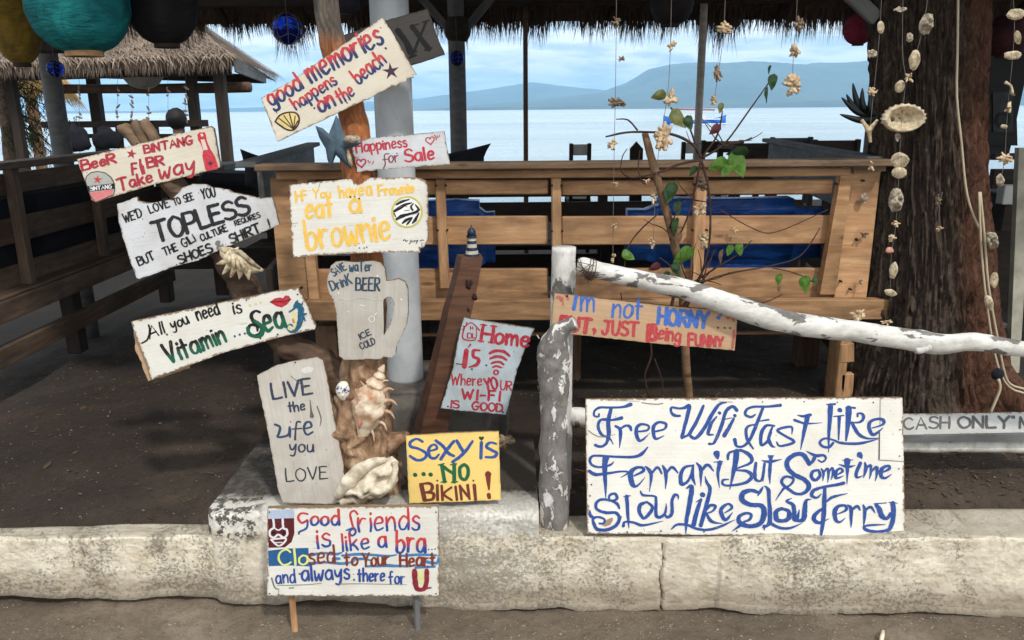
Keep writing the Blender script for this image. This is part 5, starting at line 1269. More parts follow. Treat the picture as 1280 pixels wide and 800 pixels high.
# --- 9 live the life
cr = [310, 440, 440, 640]; W_ = 520
ol = pts_tf([(45, 118), (130, 70), (230, 45), (345, 25), (375, 42), (395, 130), (430, 330), (478, 570), (485, 740), (430, 762), (300, 758), (175, 755), (150, 690), (100, 400), (60, 210)], cr, W_)
s = Sign('tall bare grey board reading live the life you love leaning on the driftwood', ol, 2.135, (0.05, -1, .16), .014, BARE, uvq=[(ol[0][0], ol[3][1]), (ol[3][0], ol[3][1]), (ol[8][0], ol[9][1]), ol[11]])
IK = L((48, 56, 78))
s.strokes('lettering', tf(word('LIVE', (125, 235), (322, 205), 74, 12, IK), cr, W_))
s.strokes('lettering', tf(word('the', (205, 300), (285, 290), 48, 9, IK) + S('135,362,12 160,375 155,405 150,425 200,415 208,375,10|212,385,10 210,425|215,350,4 214,346', L((40, 62, 96))) + S('262,350,9 245,350 238,390 236,438,10|222,385,8 268,382', IK) + word('e', (280, 415), (325, 410), 105, 11, L((40, 62, 96))), cr, W_))
s.strokes('lettering', tf(word('you', (210, 500), (328, 498), 62, 9, IK) + word('LOVE', (192, 648), (398, 632), 62, 7, L((50, 52, 58))), cr, W_))
s.poly('patch', pts_tf([(265, 85), (300, 72), (330, 80), (320, 100), (285, 108), (268, 100)], cr, W_), L((206, 202, 198)))
s.strokes('scratches', tf(S('215,120,3 250,150 290,180|310,240,3 316,290,8 320,322,18|345,270,5 365,330 360,370,3', L((96, 88, 80))), cr, W_))
nails(s, [(369, 453)])
# --- 10 sexy is no bikini
cr = [500, 530, 640, 640]; W_ = 1018
ol = pts_tf([(52, 105), (480, 82), (898, 68), (908, 400), (918, 690), (500, 708), (85, 720), (66, 400)], cr, W_)
s = Sign('bright yellow board with blue, green and brown lettering standing on the white plinth', ol, 2.118, (0, -1, .15), .012, YELL, uvq=[ol[0], ol[2], ol[4], ol[6]], big=True)
s.strokes('lettering', tf(S('205,160,24 150,135,24 95,165,28 100,205 170,225,26 235,265 225,310,28 160,330 90,290,24', BLUE) + S('265,245,20 335,225,22 320,190 285,195 258,240,28 275,300 320,310 355,275,16', BLUE) + S('325,150,26 390,200,30 440,265 490,290,26|490,155,26 430,230,30 370,320,28|515,150,26 550,210,30 575,250,26|660,155,22 600,240,30 540,300 475,345,26', BLUE) + S('740,165,26 735,310,30', BLUE) + S('875,180,20 820,168,26 785,205,28 830,235 880,265,28 850,300 780,300,24', BLUE), cr, W_))
s.poly('heart_drawing', pts_tf(heart(740, 130, 24), cr, W_), L((20, 70, 40)))
s.strokes('lettering', tf(dots([(135, 460), (212, 453), (276, 457)], 38, L((10, 96, 56))) + S('380,375,30 405,525,32|385,380,28 440,420,30 492,455,26|492,365,32 495,525,34|350,372,14 400,360,14|375,528,14 425,525,14|460,370,14 515,362,14|470,530,16 522,524,14', L((8, 96, 56))) + S('585,368,30 545,400,30 550,480 590,505,30 618,460 615,395 585,368', L((8, 96, 56))), cr, W_))
s.strokes('lettering', tf(S('195,550,36 225,690,38|185,545,24 270,540,28 295,575 270,615,26 215,622,22|215,622,20 300,630,28 298,680 225,695,26', BROWN) + S('340,555,24 342,690,24|338,512,16 340,516|378,560,22 388,690,24|468,575,20 400,635,22 470,690,22|505,568,22 518,690,22|545,560,24 560,685,22|550,570,22 620,660,22|615,555,26 632,680,22|675,555,30 688,688,26|666,512,16 668,516', BROWN) + S('800,450,50 805,520,34 808,595,14|805,640,34 812,668,34', L((118, 36, 28))), cr, W_))
# --- 11 good friends board on stakes
cr = [325, 625, 560, 755]; W_ = 1280
ol = pts_tf([(50, 55), (640, 48), (1215, 45), (1220, 350), (1218, 655), (600, 655), (50, 652)], cr, W_)
s = Sign('white good friends board in red and blue standing on two stakes before the wall', ol, 1.93, (0, -1, .02), .014, WHITEB, uvq=[ol[0], ol[2], ol[4], ol[6]], name='staked_sign')
RB = (L((196, 30, 40)), L((20, 66, 150)), .30)
s.poly('blue_band', pts_tf([(55, 345), (180, 330), (330, 325), (335, 452), (200, 445), (60, 450)], cr, W_), L((16, 88, 146)), .0004)
for k, (x0, y0, x1, y1) in enumerate(((340, 385, 520, 360), (350, 420, 560, 405), (520, 440, 780, 420), (560, 370, 900, 362), (640, 400, 940, 440), (800, 455, 1180, 440), (900, 385, 1200, 372), (1060, 455, 1215, 420), (340, 440, 470, 432), (950, 405, 1190, 400))):
    pass
s.strokes('blue_band', tf(S('340,375,26 430,362,18 520,368,22 560,355,8|340,432,26 440,424,18 560,432,22 640,418,10|560,378,18 680,368,22 860,380,18 930,372,10|720,452,16 860,446,24 1000,450,18 1100,440,10|960,380,16 1080,372,22 1200,376,16|1130,420,24 1200,430,22 1215,400,14|640,405,20 700,400,22 760,412,10|1060,460,18 1190,452,18|500,400,26 540,398,20', L((52, 118, 176))), cr, W_))
s.poly('face_drawing', pts_tf([(55, 95), (232, 95), (234, 230), (215, 285), (170, 322), (58, 325)], cr, W_), L((92, 26, 30)), .0004)
s.poly('face_drawing', pts_tf([(55, 70), (232, 62), (234, 122), (56, 128)], cr, W_), L((178, 192, 214)), .0007)
s.strokes('face_drawing', tf(S('90,130,14 95,185 70,205,14 68,240 95,255,14 125,235 160,255 185,235,14 182,200 160,190 155,130,14|100,190,10 125,205 150,190|75,268,12 178,262,12 130,312,12 75,268|105,290,8 150,288', L((224, 220, 224))) + dots([(92, 222), (160, 222)], 22, L((40, 20, 30))), cr, W_))
s.strokes('lettering', tf(S('325,95,14 280,90 260,120,16 285,155 322,135,14', RED) + S('325,140,12 318,190,14 270,215 265,230,12', L((20, 66, 150))) + word('ood', (345, 170), (540, 168), 100, 16, RED, RB), cr, W_))
s.strokes('lettering', tf(S('665,95,13 642,72 615,92,14 625,150 640,200,14', RED) + S('590,205,12 640,190,14 650,225 625,242 610,215 640,190,10', L((20, 66, 150))) + word('riends', (672, 212), (1085, 200), 158, 15, RED, RB, h1=146), cr, W_))
s.strokes('lettering', tf(word('is', (390, 325), (482, 315), 150, 16, RED, RB) + word('like', (560, 345), (745, 330), 112, 14, RED, (L((196, 30, 40)), L((20, 66, 150)), .45)) + word('a', (805, 320), (862, 318), 118, 17, RED, RB) + word('bra', (930, 355), (1125, 352), 148, 19, RED, RB) + dots([(1148, 335), (1170, 335), (1192, 332)], 9, BLACK), cr, W_))
BR2 = L((124, 46, 28))
s.strokes('lettering', tf(word('Clo', (125, 442), (325, 436), 108, 14, L((222, 226, 120)), jit=.03) , cr, W_))
s.strokes('lettering', tf(word('sed', (335, 438), (510, 425), 118, 14, BR2) + word('to', (578, 445), (665, 440), 92, 14, BR2) + word('Your', (700, 452), (880, 440), 88, 14, BR2) + word('Heart', (955, 452), (1190, 445), 90, 15, BR2), cr, W_))
BB = L((24, 66, 148))
s.strokes('lettering', tf(word('and', (110, 568), (242, 560), 92, 12, BB) + word('always', (285, 550), (610, 535), 108, 15, BB) + word('there', (668, 552), (848, 550), 84, 13, BB) + word('for', (880, 572), (985, 568), 84, 12, BB), cr, W_))
s.strokes('letter_u', tf(S('1052,480,32 1058,560 1075,605,30 1120,600 1135,540,30 1135,478,30|1120,600,14 1165,595,10', L((140, 20, 40))), cr, W_), label='single big crimson letter U with pale yellow centre')
s.poly('letter_u', pts_tf([(1072, 480), (1115, 480), (1115, 560), (1098, 575), (1078, 560)], cr, W_), L((222, 218, 150)), .0004)
s.strokes('scuffs', tf(S('120,580,5 300,575 420,565|80,530,10 100,590,8 120,605|200,597,8 230,595|540,570,5 700,568 1000,575,3|130,600,4 125,652', L((120, 120, 104))) + dots([(270, 500), (640, 540), (1140, 450)], 14, L((90, 96, 96))), cr, W_))
for x in (363.5, 520):
    a = P(x, 742, 1.945); b_ = PZ(x, 795, .0); b_ = P(x, 792.5, 1.945)
    beam('stake', (a.x, 1.952, -.06), (a.x, 1.952, a.z+.16), .017, .012, M['teak_pale'] if x < 400 else M['grey_plank'], s.t, up=(0, 1, 0))
nails(s, [(337, 640), (545, 640), (545, 742), (337, 742)])
# --- 12 horny sign
cr = [680, 360, 930, 450]; W_ = 1280
ol = pts_tf([(68, 35), (640, 100), (1180, 150), (1240, 165), (1232, 280), (1220, 400), (640, 348), (220, 300), (45, 280), (55, 150)], cr, W_)
s = Sign('raw plywood strip with blue and red funny lettering nailed between the two white posts', ol, 2.20, (0, -1, 0), .012, CARD, uvq=[ol[0], ol[3], ol[5], ol[8]], big=True)
HB = L((52, 104, 190)); HR = L((190, 52, 60))
s.strokes('lettering', tf(S("205,55,22 190,135,24|212,48,10 216,62,10", HB) + word('m', (232, 145), (318, 152), 150, 15, HB) + word('not', (435, 182), (622, 202), 142, 16, HB) + word('HORNY', (728, 228), (1045, 255), 100, 23, HB, sp=.14, jit=.03) + S('1110,190,20 1140,165,10|1118,200,8 1125,190', HB), cr, W_))
s.strokes('lettering', tf(word('BUT', (98, 262), (295, 285), 88, 25, HR) + S('320,265,26 325,275,22 318,298,8', HR) + word('JUST', (370, 292), (600, 310), 86, 19, HR) + word('B', (668, 332), (712, 332), 96, 32, HR) + word('eing', (728, 325), (868, 345), 92, 15, HR) + word('FUNNY', (925, 368), (1145, 372), 78, 17, HR, h1=56), cr, W_))
s.strokes('dots', tf(dots([(1112, 252), (1155, 254), (1190, 255)], 14, L((120, 60, 50))), cr, W_))
s.strokes('scuffs', tf(S('85,60,18 100,55 110,80,16|120,60,8 122,110|140,45,14 155,70|1175,190,22 1200,175 1215,210,14|1215,270,16 1212,330 1205,385,14', L((186, 96, 84))), cr, W_))
nails(s, [(709, 370), (920, 395)], 1.6)
# --- 13 the big one
ol = [(732, 499), (930, 497.5), (1128, 497), (1130, 580), (1131, 671), (930, 669), (734, 667), (733, 580)]
s = Sign('big white board with flowing blue brush lettering about free wifi, leaning on the kerb wall', ol, 2.085, (0, -1, .22), .020, WHITEB, uvq=[ol[0], ol[2], ol[4], ol[6]], name='painted_signboard', big=True)
BW = L((16, 66, 142))
c5 = [730, 490, 940, 600]; c6 = [920, 490, 1135, 600]; c7 = [730, 580, 940, 680]; c8 = [920, 580, 1135, 680]
s.strokes('lettering', tf(S('355,95,34 290,115,20 180,118 120,118 80,145,16 78,180 110,187 114,165,12|205,125,26 185,230,30 188,320 170,390,22 130,415 85,405,24|190,205,18 125,215,22 108,270 140,330,20 190,345,16 222,398,6|150,215,14 220,212,20 285,198,32|240,260,20 275,285,26 278,340,22 270,425,5|280,278,16 320,256,20 350,265,26 360,292,16', BW), c5, 1280))
s.strokes('lettering', tf(S('400,302,16 480,292,18 492,258 440,245,22 402,272,26 400,330,26 430,372,22 490,325,6|532,302,16 612,282,18 622,242,22 570,230 530,262,26 530,320 550,357,22 610,332,6', BW), c5, 1280))
s.strokes('lettering', tf(S('730,182,20 690,178,24 665,155,20 668,118 740,125 800,105,34|805,110,28 775,230,26 745,345,24|910,105,20 860,220,26 800,325,26|745,350,20 800,325,20|800,325,22 850,352,26 920,270,28 980,160 1030,95,22 1085,80,8|1010,188,12 970,240,24 945,318,24 985,325,12|1165,140,26 1130,110,26 1080,150 1050,250 1010,350,26 985,392,18 955,395,24|1065,210,10 1125,196,8|1142,200,16 1110,260,26 1068,332,32', BW) + dots([(1030, 158), (1147, 178)], 26, BW), c5, 1280))
s.strokes('lettering', tf(S('330,98,26 240,108,20 130,110 80,130,20 70,168 110,186 142,168,12|200,118,20 160,220,24 110,340,24 60,400,20 5,402 -10,352,26|150,240,12 82,262,20 80,345,22 128,422,12|160,218,12 242,206,16', BW), c6, 1280))
s.strokes('lettering', tf(S('285,252,16 225,250,22 188,310,26 188,392,22 230,370,20 262,300,14|275,250,12 243,340,24 265,398,22 292,410,6|415,312,6 410,258,20 310,280,20 345,315,18 432,370,22 330,402,18 302,372,10|458,172,8 500,180,22 552,170,28|532,185,34 505,300,26 480,428,5|435,208,22 520,234,16 642,228,4', BW), c6, 1280))
s.strokes('lettering', tf(S('672,92,8 735,90,20|702,100,38 698,200,30 690,320,20 688,448,5|722,378,18 690,410,22 640,402 625,370,18 662,345 720,356,16 790,380,22 920,382,24 1055,350,6|728,182,10 800,174,12|768,185,26 763,355,10|838,120,44 833,230,36 818,362,12|820,112,12 885,118,18|905,182,14 905,160,14 938,162,20 948,190,24 925,222,18 872,228,12|862,228,22 910,310,26 975,345,18 1062,342,6|1010,268,10 1090,242,18 1095,208,26 1050,200,22 998,222,24 990,270,26 1022,318,26 1092,268,6', BW) + dots([(770, 133)], 34, BW), c6, 1280))
s.strokes('lettering', tf(S('485,420,10 440,470,26 370,495,24 200,490,20 80,485 45,512,20 60,555 120,572,18 200,555 225,530,6|165,500,46 158,570,36 163,700,24 166,808,5|40,602,26 90,628,28 200,616,22 290,604,16 338,614,16 278,652,5', BW), c5, 1280))
s.strokes('lettering', tf(S('372,642,10 450,602,24 442,575,22 390,580,26 355,620,36 368,700,36 405,715,18 465,648,4|468,568,12 500,600,28 512,650,22 498,758,5|515,622,14 560,572,22 592,622,12|598,560,12 620,600,28 625,660,22 620,738,5|625,622,14 670,572,24 715,616,10|832,560,16 770,572,24 738,625,28 742,700,30 790,680,20 826,600,14|832,556,14 825,640,28 848,708,8|858,540,12 888,580,28 890,640,20 890,718,5|895,602,16 940,553,26 988,602,8|1036,535,34 1020,620,22 1032,728,4|990,534,8 1055,528,10|1010,468,50 1015,490,34 1020,512,6', BW), c5, 1280))
s.strokes('lettering', tf(S('1162,450,40 1148,560,36 1110,740,6|1095,512,16 1100,470,20 1130,452,18 1200,445,24 1268,488,30 1268,540,22 1150,590,12 1240,602,24 1280,640,30 1230,690,24 1110,712,20 1058,702,18 1060,670 1100,665,10', BW), c5, 1280) + tf(S('148,528,22 140,600,24 148,652,22 190,652,16 212,530,18|212,535,18 205,600,18 200,665,6|258,500,24 250,600,22 252,682,5|190,508,6 250,518,24 338,500,6|240,474,12 278,474,12|258,485,34 260,498,20', BW), c6, 1280))
s.strokes('lettering', tf(S('525,440,6 590,472,26 650,470,20 668,495,14 640,520 610,505,10|592,472,20 572,510,26 545,545,8|545,535,30 500,468,34 440,465 385,505,34 382,560 430,612,32 510,652,34 542,700,32 510,748,26 450,757,24 390,722,24 342,680,22 348,642 385,628,20 428,648 402,692,16 352,720,18 295,805,5', BW), c6, 1280))
s.strokes('lettering', tf(S('612,580,20 572,590,22 560,630,24 590,655,24 625,620,22 612,580,18|632,568,8 650,600,20 645,660,5|650,602,10 678,568,16 688,600,20 682,672,5|688,602,10 715,563,16 722,600,20 706,652,6|740,622,8 792,590,18 775,568,18 745,590,22 745,640,22 802,622,4|825,510,46 828,560,26 825,684,5|765,538,6 830,556,24 888,545,4|790,506,6 868,504,8|925,528,26 895,600,24 900,635,20 942,622,6|918,465,44 928,478,30 936,495,6|958,523,10 965,570,26 948,638,5|965,572,12 1000,543,20 1002,600,16 992,645,5|1005,592,12 1045,558,24 1047,610,18 1035,662,4|1080,602,8 1140,570,22 1130,548,20 1085,570,28 1080,625,26 1110,640,20 1158,610,4', BW), c6, 1280))
s.strokes('lettering', tf(S('270,338,14 250,300,22 200,276,20 130,270,22 92,300,22 100,345 170,370,26 240,370,24 270,412,26 240,470,26 170,500,28 100,495,26 74,450,24 70,412,18 110,403,20 155,420,16 150,450,16 118,452,18|190,278,16 195,238,18 235,225,22 252,262,20 218,278,16|45,352,8 48,390,26 80,412,18|303,246,8 352,240,10|325,245,28 335,400,22 342,488,5|300,472,22 312,440,18 380,445,20 450,466,22 600,434,5', BW), c7, 1280))
s.strokes('lettering', tf(S('480,288,18 430,310,28 420,360,26 455,412,24 502,370,26 520,325,22 480,288,16|430,205,10 450,235,20 530,243,16 548,265,20 548,380,24 570,405,26 610,385,20 625,340,14 625,298,4|618,388,16 640,405,24 670,370,24 670,280,22 690,235,24 715,240,18 718,268,6|780,185,10 820,170,32 808,280,34 780,430,26 775,528,6|665,496,8 710,460,20 790,465,22 870,496,22 960,498,22 1050,470,20 1148,424,4|890,270,22 862,350,30 835,462,34|852,290,6 892,264,12|922,92,5 935,140,20 960,190,26 935,300,28 890,468,30|925,360,12 960,315,24 1000,320,22 980,357,16 930,376,12|932,372,16 970,436,26 1052,452,5|1070,372,8 1127,332,20 1095,303,20 1042,350,28 1075,425,28 1132,368,5', BW) + dots([(900, 232)], 38, BW), c7, 1280))
s.strokes('lettering', tf(S('200,168,8 182,200,22 160,235,8|168,212,22 110,195,32 48,220,38 48,270 110,302,36 190,310,36 208,370,38 180,440,36 100,462,34 28,435,34 22,392,26 70,365,22 112,375,20 100,412,20 58,428,16|40,450,22 0,478,14 -30,500,4|212,162,8 240,190,26 245,260,24 250,430,30 200,470,14|210,460,24 210,492,5|250,435,22 320,472,24 400,476,20 492,438,4', BW), c8, 1280))
s.strokes('lettering', tf(S('340,330,24 300,352,34 302,410,34 350,422,30 392,400,34 390,350,28 340,330,22|415,253,5 375,275,18 420,300,26 432,340,30 432,412,28|470,338,5 455,400,26 440,420,20|438,420,20 500,412,34 512,330,34 522,270,24 558,262,6|800,140,28 740,155,24 650,170,22 580,195,26 562,232,24 600,250,18 632,222,8|660,175,22 655,300,30 650,400,30 632,525,18|660,318,16 592,370,28 580,412,32 620,436,24 692,405,4|668,282,14 720,245,22 828,218,5', BW), c8, 1280))
s.strokes('lettering', tf(S('750,372,8 818,342,20 810,308,20 760,315,26 735,350,32 740,410,28 770,432,18 812,400,4|828,303,10 855,330,26 856,400,22 855,470,5|860,342,14 900,313,24 922,342,10|945,303,10 957,340,24 955,400,20 948,460,5|960,346,14 1000,318,22 1034,362,6|1040,298,22 1062,330,34 1085,385,36 1120,405,26 1150,365,20|1165,290,34 1172,360,32 1160,440,32 1130,490,28 1050,502,24 970,490,26 955,462,18 1020,452,18 1112,450,4|1028,294,8 1118,288,8|1138,284,8 1198,290,8', BW), c8, 1280))
# inset corner repair and blemishes
s.strokes('seam', tf(S('1072,50,3 1070,240,3|1066,300,7 1064,498,8|1062,505,5 1150,510 1240,516,4', L((70, 60, 52))), c6, 1280), label='dark seam of the inset repair panel')
s.poly('bare_patch', pts_tf([(135, 462), (170, 425), (215, 405), (222, 425), (200, 462), (160, 476)], c7, 1280), L((160, 128, 104)), .0012)
s.strokes('scuffs', tf(S('440,80,7 500,88 560,92,8 600,85|30,290,5 90,330,7 150,340,5 240,322,3|1030,72,4 1130,76,4|160,60,3 420,70,3', L((128, 112, 96))), c5, 1280) + tf(dots([(505, 70), (195, 72), (752, 75), (1020, 76), (1215, 475), (1218, 278), (1210, 570)], 10, L((60, 50, 44))), c6, 1280) + tf(dots([(55, 155), (328, 515), (585, 508), (912, 515), (1162, 510), (45, 240)], 12, L((66, 54, 46))), c7, 1280))
# --- 14 cash only
cr = [1000, 340, 1280, 580]; W_ = 933
ol = [(1120, 517), (1200, 516.5), (1330, 514), (1330, 541), (1210, 543), (1120, 546)]
CASHB = board_mat('worn_cash_board', L((196, 196, 194)), L((120, 108, 98)), .8, .012, .7, grainy=.35)
s = Sign('narrow white board reading cash only lying behind the big sign at the right edge', ol, 2.31, (0, -1, .35), .012, CASHB, uvq=[ol[0], ol[2], ol[3], ol[5]])
s.strokes('lettering', tf(word('CASH', (432, 655), (622, 650), 46, 9, L((92, 92, 94))) + word('ONLY', (660, 648), (872, 650), 46, 11, L((84, 84, 88)), h1=50) + word('"', (882, 640), (892, 640), 40, 7, L((84, 84, 88))) + word('N', (915, 650), (945, 650), 46, 9, L((84, 84, 88))), cr, W_))
quad_board('edge_strip', [(1120, 546), (1340, 542), (1340, 552), (1120, 553)], 2.285, .03, M['grey_plank'], s.t)
# --- 15 dark board with roman letters on the column
ol = [(424, 46), (480, 26), (534, 11), (545, 42), (556, 68), (490, 90), (436, 106), (430, 76)]
s = Sign('dark grey board with large black capital letters tied behind the good memories board', ol, 2.58, (0, -1, 0), .015, DARKB, uvq=[ol[0], ol[2], ol[4], ol[6]])
s.strokes('lettering', S('497,38,7 506,50 514,66,8|512,72,3 520,69,3|514,33,2 523,30,2|515,33,6 526,48 536,61,7|533,27,3 524,48 517,66,3|528,28,2 537,25,2|531,63,2 540,60,2|512,68,2 521,64,2', L((16, 15, 16)), dflt=5))
# ================================================================ DRIFTWOOD, POSTS, VINE, SHELLS
def sc_(Y, x=640, y=None): return Y/FPX/(1/1.03 if y is None else ray(x, y).y)
def px3(lst, Y=None):
    """(x, y, r_px[, Y]) -> (X, Y, Z, r)"""
    r = []
    for q in lst:
        yy = q[3] if len(q) > 3 else Y
        p = P(q[0], q[1], yy); r.append((p.x, p.y, p.z, q[2]*sc_(yy, q[0], q[1])))
    return r
mt, t, b = newmat('driftwood'); v = coords(t, 'Object', (1, 1, .22)); sep = t.nodes.new('ShaderNodeSeparateXYZ'); g = t.nodes.new('ShaderNodeNewGeometry'); lk(t, g.outputs['Position'], sep.inputs[0])
n1 = noise_(t, v, 22, 8, .68, .8); n2 = noise_(t, coords(t, 'Object'), 7, 5, .6)
lowc = ramp_(t, n1, [(.34, L((74, 54, 42))), (.5, L((150, 116, 88))), (.66, L((196, 166, 136)))])
midc = ramp_(t, n1, [(.34, L((120, 68, 36))), (.6, L((190, 118, 68))), (.72, L((214, 160, 116)))])
topc = ramp_(t, n1, [(.34, L((62, 55, 50))), (.64, L((118, 106, 94)))])
f1 = math_(t, 'MULTIPLY', math_(t, 'SUBTRACT', math_(t, 'ADD', sep.outputs[2], math_(t, 'MULTIPLY', n2, .15)), .93), 9, True)
f2 = math_(t, 'MULTIPLY', math_(t, 'SUBTRACT', math_(t, 'ADD', sep.outputs[2], math_(t, 'MULTIPLY', n2, .06)), 1.60), 16, True)
lk(t, mixc_(t, f2, mixc_(t, f1, lowc, midc), topc), b.inputs['Base Color']); b.inputs['Roughness'].default_value = .6
bump_(t, b, n1, 1.0, .02); M['drift'] = mt
M['branch'] = wood_mat('branch_brown', L((74, 54, 43)), L((128, 100, 80)), L((56, 44, 38)), rough=.7, bump=.8)
dw = thing('driftwood_post', 'tall twisted driftwood post with a long left branch carrying most of the painted boards', 'driftwood', P(455, 622, 2.25))
limb('trunk', px3([(450, 634, 56, 2.25), (451, 590, 49, 2.24), (449, 545, 42, 2.235), (452, 505, 36, 2.23), (455, 470, 27, 2.225), (458, 420, 23, 2.22), (460, 350, 20.5, 2.22), (455, 290, 19, 2.23), (448, 220, 19, 2.26), (441, 150, 17, 2.28), (425, 90, 15, 2.30), (411, 30, 15, 2.31), (405, -40, 15, 2.31)]),
     M['drift'], dw, seg=84, sub=22, rough=.17, rscale=9, groove=.07, ng=8)
limb('root', px3([(462, 560, 22, 2.22), (482, 556, 15, 2.2), (500, 548, 9, 2.2), (512, 546, 5, 2.2)]), M['drift'], dw, seg=16, rough=.3, rscale=20)
limb('root', px3([(440, 560, 20, 2.24), (418, 590, 16, 2.26), (404, 622, 12, 2.3)]), M['drift'], dw, seg=16, rough=.3, rscale=20)
limb('branch', px3([(452, 520, 24, 2.23), (428, 480, 19, 2.235), (400, 452, 17, 2.24), (350, 424, 16, 2.245), (318, 385, 18, 2.25), (297, 345, 17, 2.25), (262, 290, 15, 2.25), (228, 245, 14, 2.26), (198, 205, 13, 2.26), (176, 178, 12, 2.26)]),
     M['branch'], dw, seg=36, sub=16, rough=.24, rscale=24, groove=.06, ng=5)
for (a, b_, c, r0) in (((178, 186), (163, 168), (152, 159), 8), ((186, 184), (176, 168), (169, 154), 7.5), ((196, 182), (188, 166), (180, 153), 7)):
    limb('stub', px3([a+(r0,), b_+(r0,), c+(r0*.85,), (c[0]-2, c[1]-3, r0*.35)], 2.245), M['teak_worn'], dw, seg=14, rough=.3, rscale=45, groove=.08)
# short plank post with the lighthouse
M['plankred'] = wood_mat('varnished_plank', L((78, 52, 40)), L((126, 88, 66)), L((50, 38, 32)), rough=.5)
pk = thing('plank_post', 'leaning red-brown plank post with a squared top behind the yellow board', 'post', P(538, 545, 2.45))
F_ = [P(577, 321, 2.42), P(604, 322, 2.42), P(557, 550, 2.40), P(524, 550, 2.40)]; SL = [P(571, 318, 2.47), P(513, 550, 2.45)]
B_ = [SL[0], F_[1]+Vector((-.01, .055, .004)), F_[2]+Vector((-.01, .055, 0)), SL[1]]
nS = 14; vs = []; fs = []
for i in range(nS+1):
    s_ = i/nS
    for (a, c) in ((F_[0], F_[3]), (F_[1], F_[2]), (B_[1], B_[2]), (B_[0], B_[3])):
        q = a.lerp(c, s_); q += Vector((.0035*noise.noise(q*14), 0, 0)) ; vs.append(q)
for i in range(nS):
    for k in range(4): a = i*4+k; c = i*4+(k+1) % 4; fs.append((a, a+4, c+4, c))
fs += [(0, 1, 2, 3), (nS*4+3, nS*4+2, nS*4+1, nS*4)]
o = obj('plank', vs, fs, M['plankred'], pk)
bm = bmesh.new(); bm.from_mesh(o.data); bmesh.ops.recalc_face_normals(bm, faces=bm.faces); bm.to_mesh(o.data); bm.free()
M['knot'] = plain_mat('knot_dark', L((48, 32, 26)), .8)
for (x, y, r) in ((586, 356, 4.5), (593, 371, 3.5), (586, 388, 2.5)):
    p = P(x, y, 2.416); s_ = sc_(2.4); vs, fs = blob_data(p, r*s_, .003, r*1.3*s_, 10, 6, .5, 2, x); obj('knot', vs, fs, M['knot'], pk, smooth=True)
lh = thing('lighthouse_figurine', 'tiny navy and white striped lighthouse standing on the leaning plank post', 'figurine', P(590, 321, 2.445))
M['navy'] = plain_mat('navy_paint', L((38, 54, 76)), .4, .3, 60); M['wht'] = plain_mat('figurine_white', L((206, 200, 184)), .5, .2, 60)
zz = [P(590, y, 2.445).z for y in (322, 317, 313, 309, 304.5, 300.5, 297, 294)]; s_ = sc_(2.445); bp = P(590, 320, 2.445)
rad = [(10, 9), (8, 7.5), (7, 6.5), (6.3, 6), (6, 5.5), (5.5, 5.2), (6.4, 6.2)]
for i in range(7):
    lathe('base' if i == 0 else ('gallery' if i == 6 else 'band'), (bp.x, 2.445, zz[i]), [(rad[i][0]*s_, 0), (rad[i][1]*s_, (zz[i+1]-zz[i]))], M['navy'] if i % 2 == 0 else M['wht'], lh, seg=16, smooth=False)
lathe('dome', (bp.x, 2.445, zz[7]), [(4.6*s_, 0), (5.4*s_, 2.5*s_), (5.2*s_, 5*s_), (3*s_, 8*s_), (1.1*s_, 9.5*s_), (.9*s_, 12*s_), (.2*s_, 13*s_)], M['navy'], lh, seg=14)

# ---- peeling white posts and log
def peel_mat(name, thr, sc=7.5, str_=(1, 1, 1)):
    mt, t, b = newmat(name); v = coords(t, 'Object', str_)
    n = noise_(t, v, sc, 8, .62, .5); n2 = noise_(t, v, 60, 5, .7); bk = noise_(t, v, 26, 6, .7)
    m_ = ramp_(t, math_(t, 'ADD', n, math_(t, 'MULTIPLY', math_(t, 'SUBTRACT', n2, .5), .08)), [(thr, 0.0), (thr+.012, 1.0)])
    sp = ramp_(t, noise_(t, coords(t, 'Object', tuple(c*1.0 for c in str_)), 42, 5, .7), [(.66, 0.0), (.69, 1.0)])
    m_ = math_(t, 'MAXIMUM', m_, sp)
    wh = ramp_(t, bk, [(.3, L((176, 172, 164))), (.6, L((228, 225, 219)))])
    bark = ramp_(t, bk, [(.3, L((84, 80, 78))), (.65, L((140, 134, 130)))])
    lk(t, mixc_(t, m_, wh, bark), b.inputs['Base Color']); b.inputs['Roughness'].default_value = .75
    bump_(t, b, math_(t, 'SUBTRACT', math_(t, 'MULTIPLY', bk, .5), m_), .6, .004); return mt
M['peel'] = peel_mat('peeling_white', .53, 15, (.45, 1, 1)); M['peelpost'] = peel_mat('peeling_post', .60, 8, (1, 1, .6)); M['barkgrey'] = peel_mat('mostly_bare_bark', .445, 24, (1, 1, .6))
fp = thing('stub_post', 'stout front post with grey flaking bark and a crooked sawn top', 'post', P(693, 648, 2.13))
limb('trunk', px3([(694, 662, 19, 2.13), (693, 620, 18.5, 2.13), (692, 560, 18, 2.13), (692, 500, 17.5, 2.13), (692, 460, 20, 2.13), (692, 436, 20, 2.13), (698, 418, 14, 2.12), (709, 408, 10, 2.115), (719, 403, 8.5, 2.11)]), M['barkgrey'], fp, seg=32, sub=8, rough=.14, rscale=22)
flk = MB(); rn = random.Random(5)
for i in range(110):
    a = rn.uniform(0, 6.28); z = rn.uniform(.60, .80); c = P(692, 460, 2.13); r = .046
    r = .041; p = Vector((c.x+math.cos(a)*r, 2.13+math.sin(a)*r, z)); nrm = Vector((math.cos(a), math.sin(a), 0)); tn = Vector((-math.sin(a), math.cos(a), 0))
    l = rn.uniform(.004, .012); flk.add([p, p+tn*l*.8, p+tn*l*.5+nrm*l*.7+Vector((0, 0, l)), p-tn*l*.2+nrm*l*.5+Vector((0, 0, l*.7))], [(0, 1, 2, 3)])
flk.build('bark_flakes', M['wht'], fp, kind='stuff')
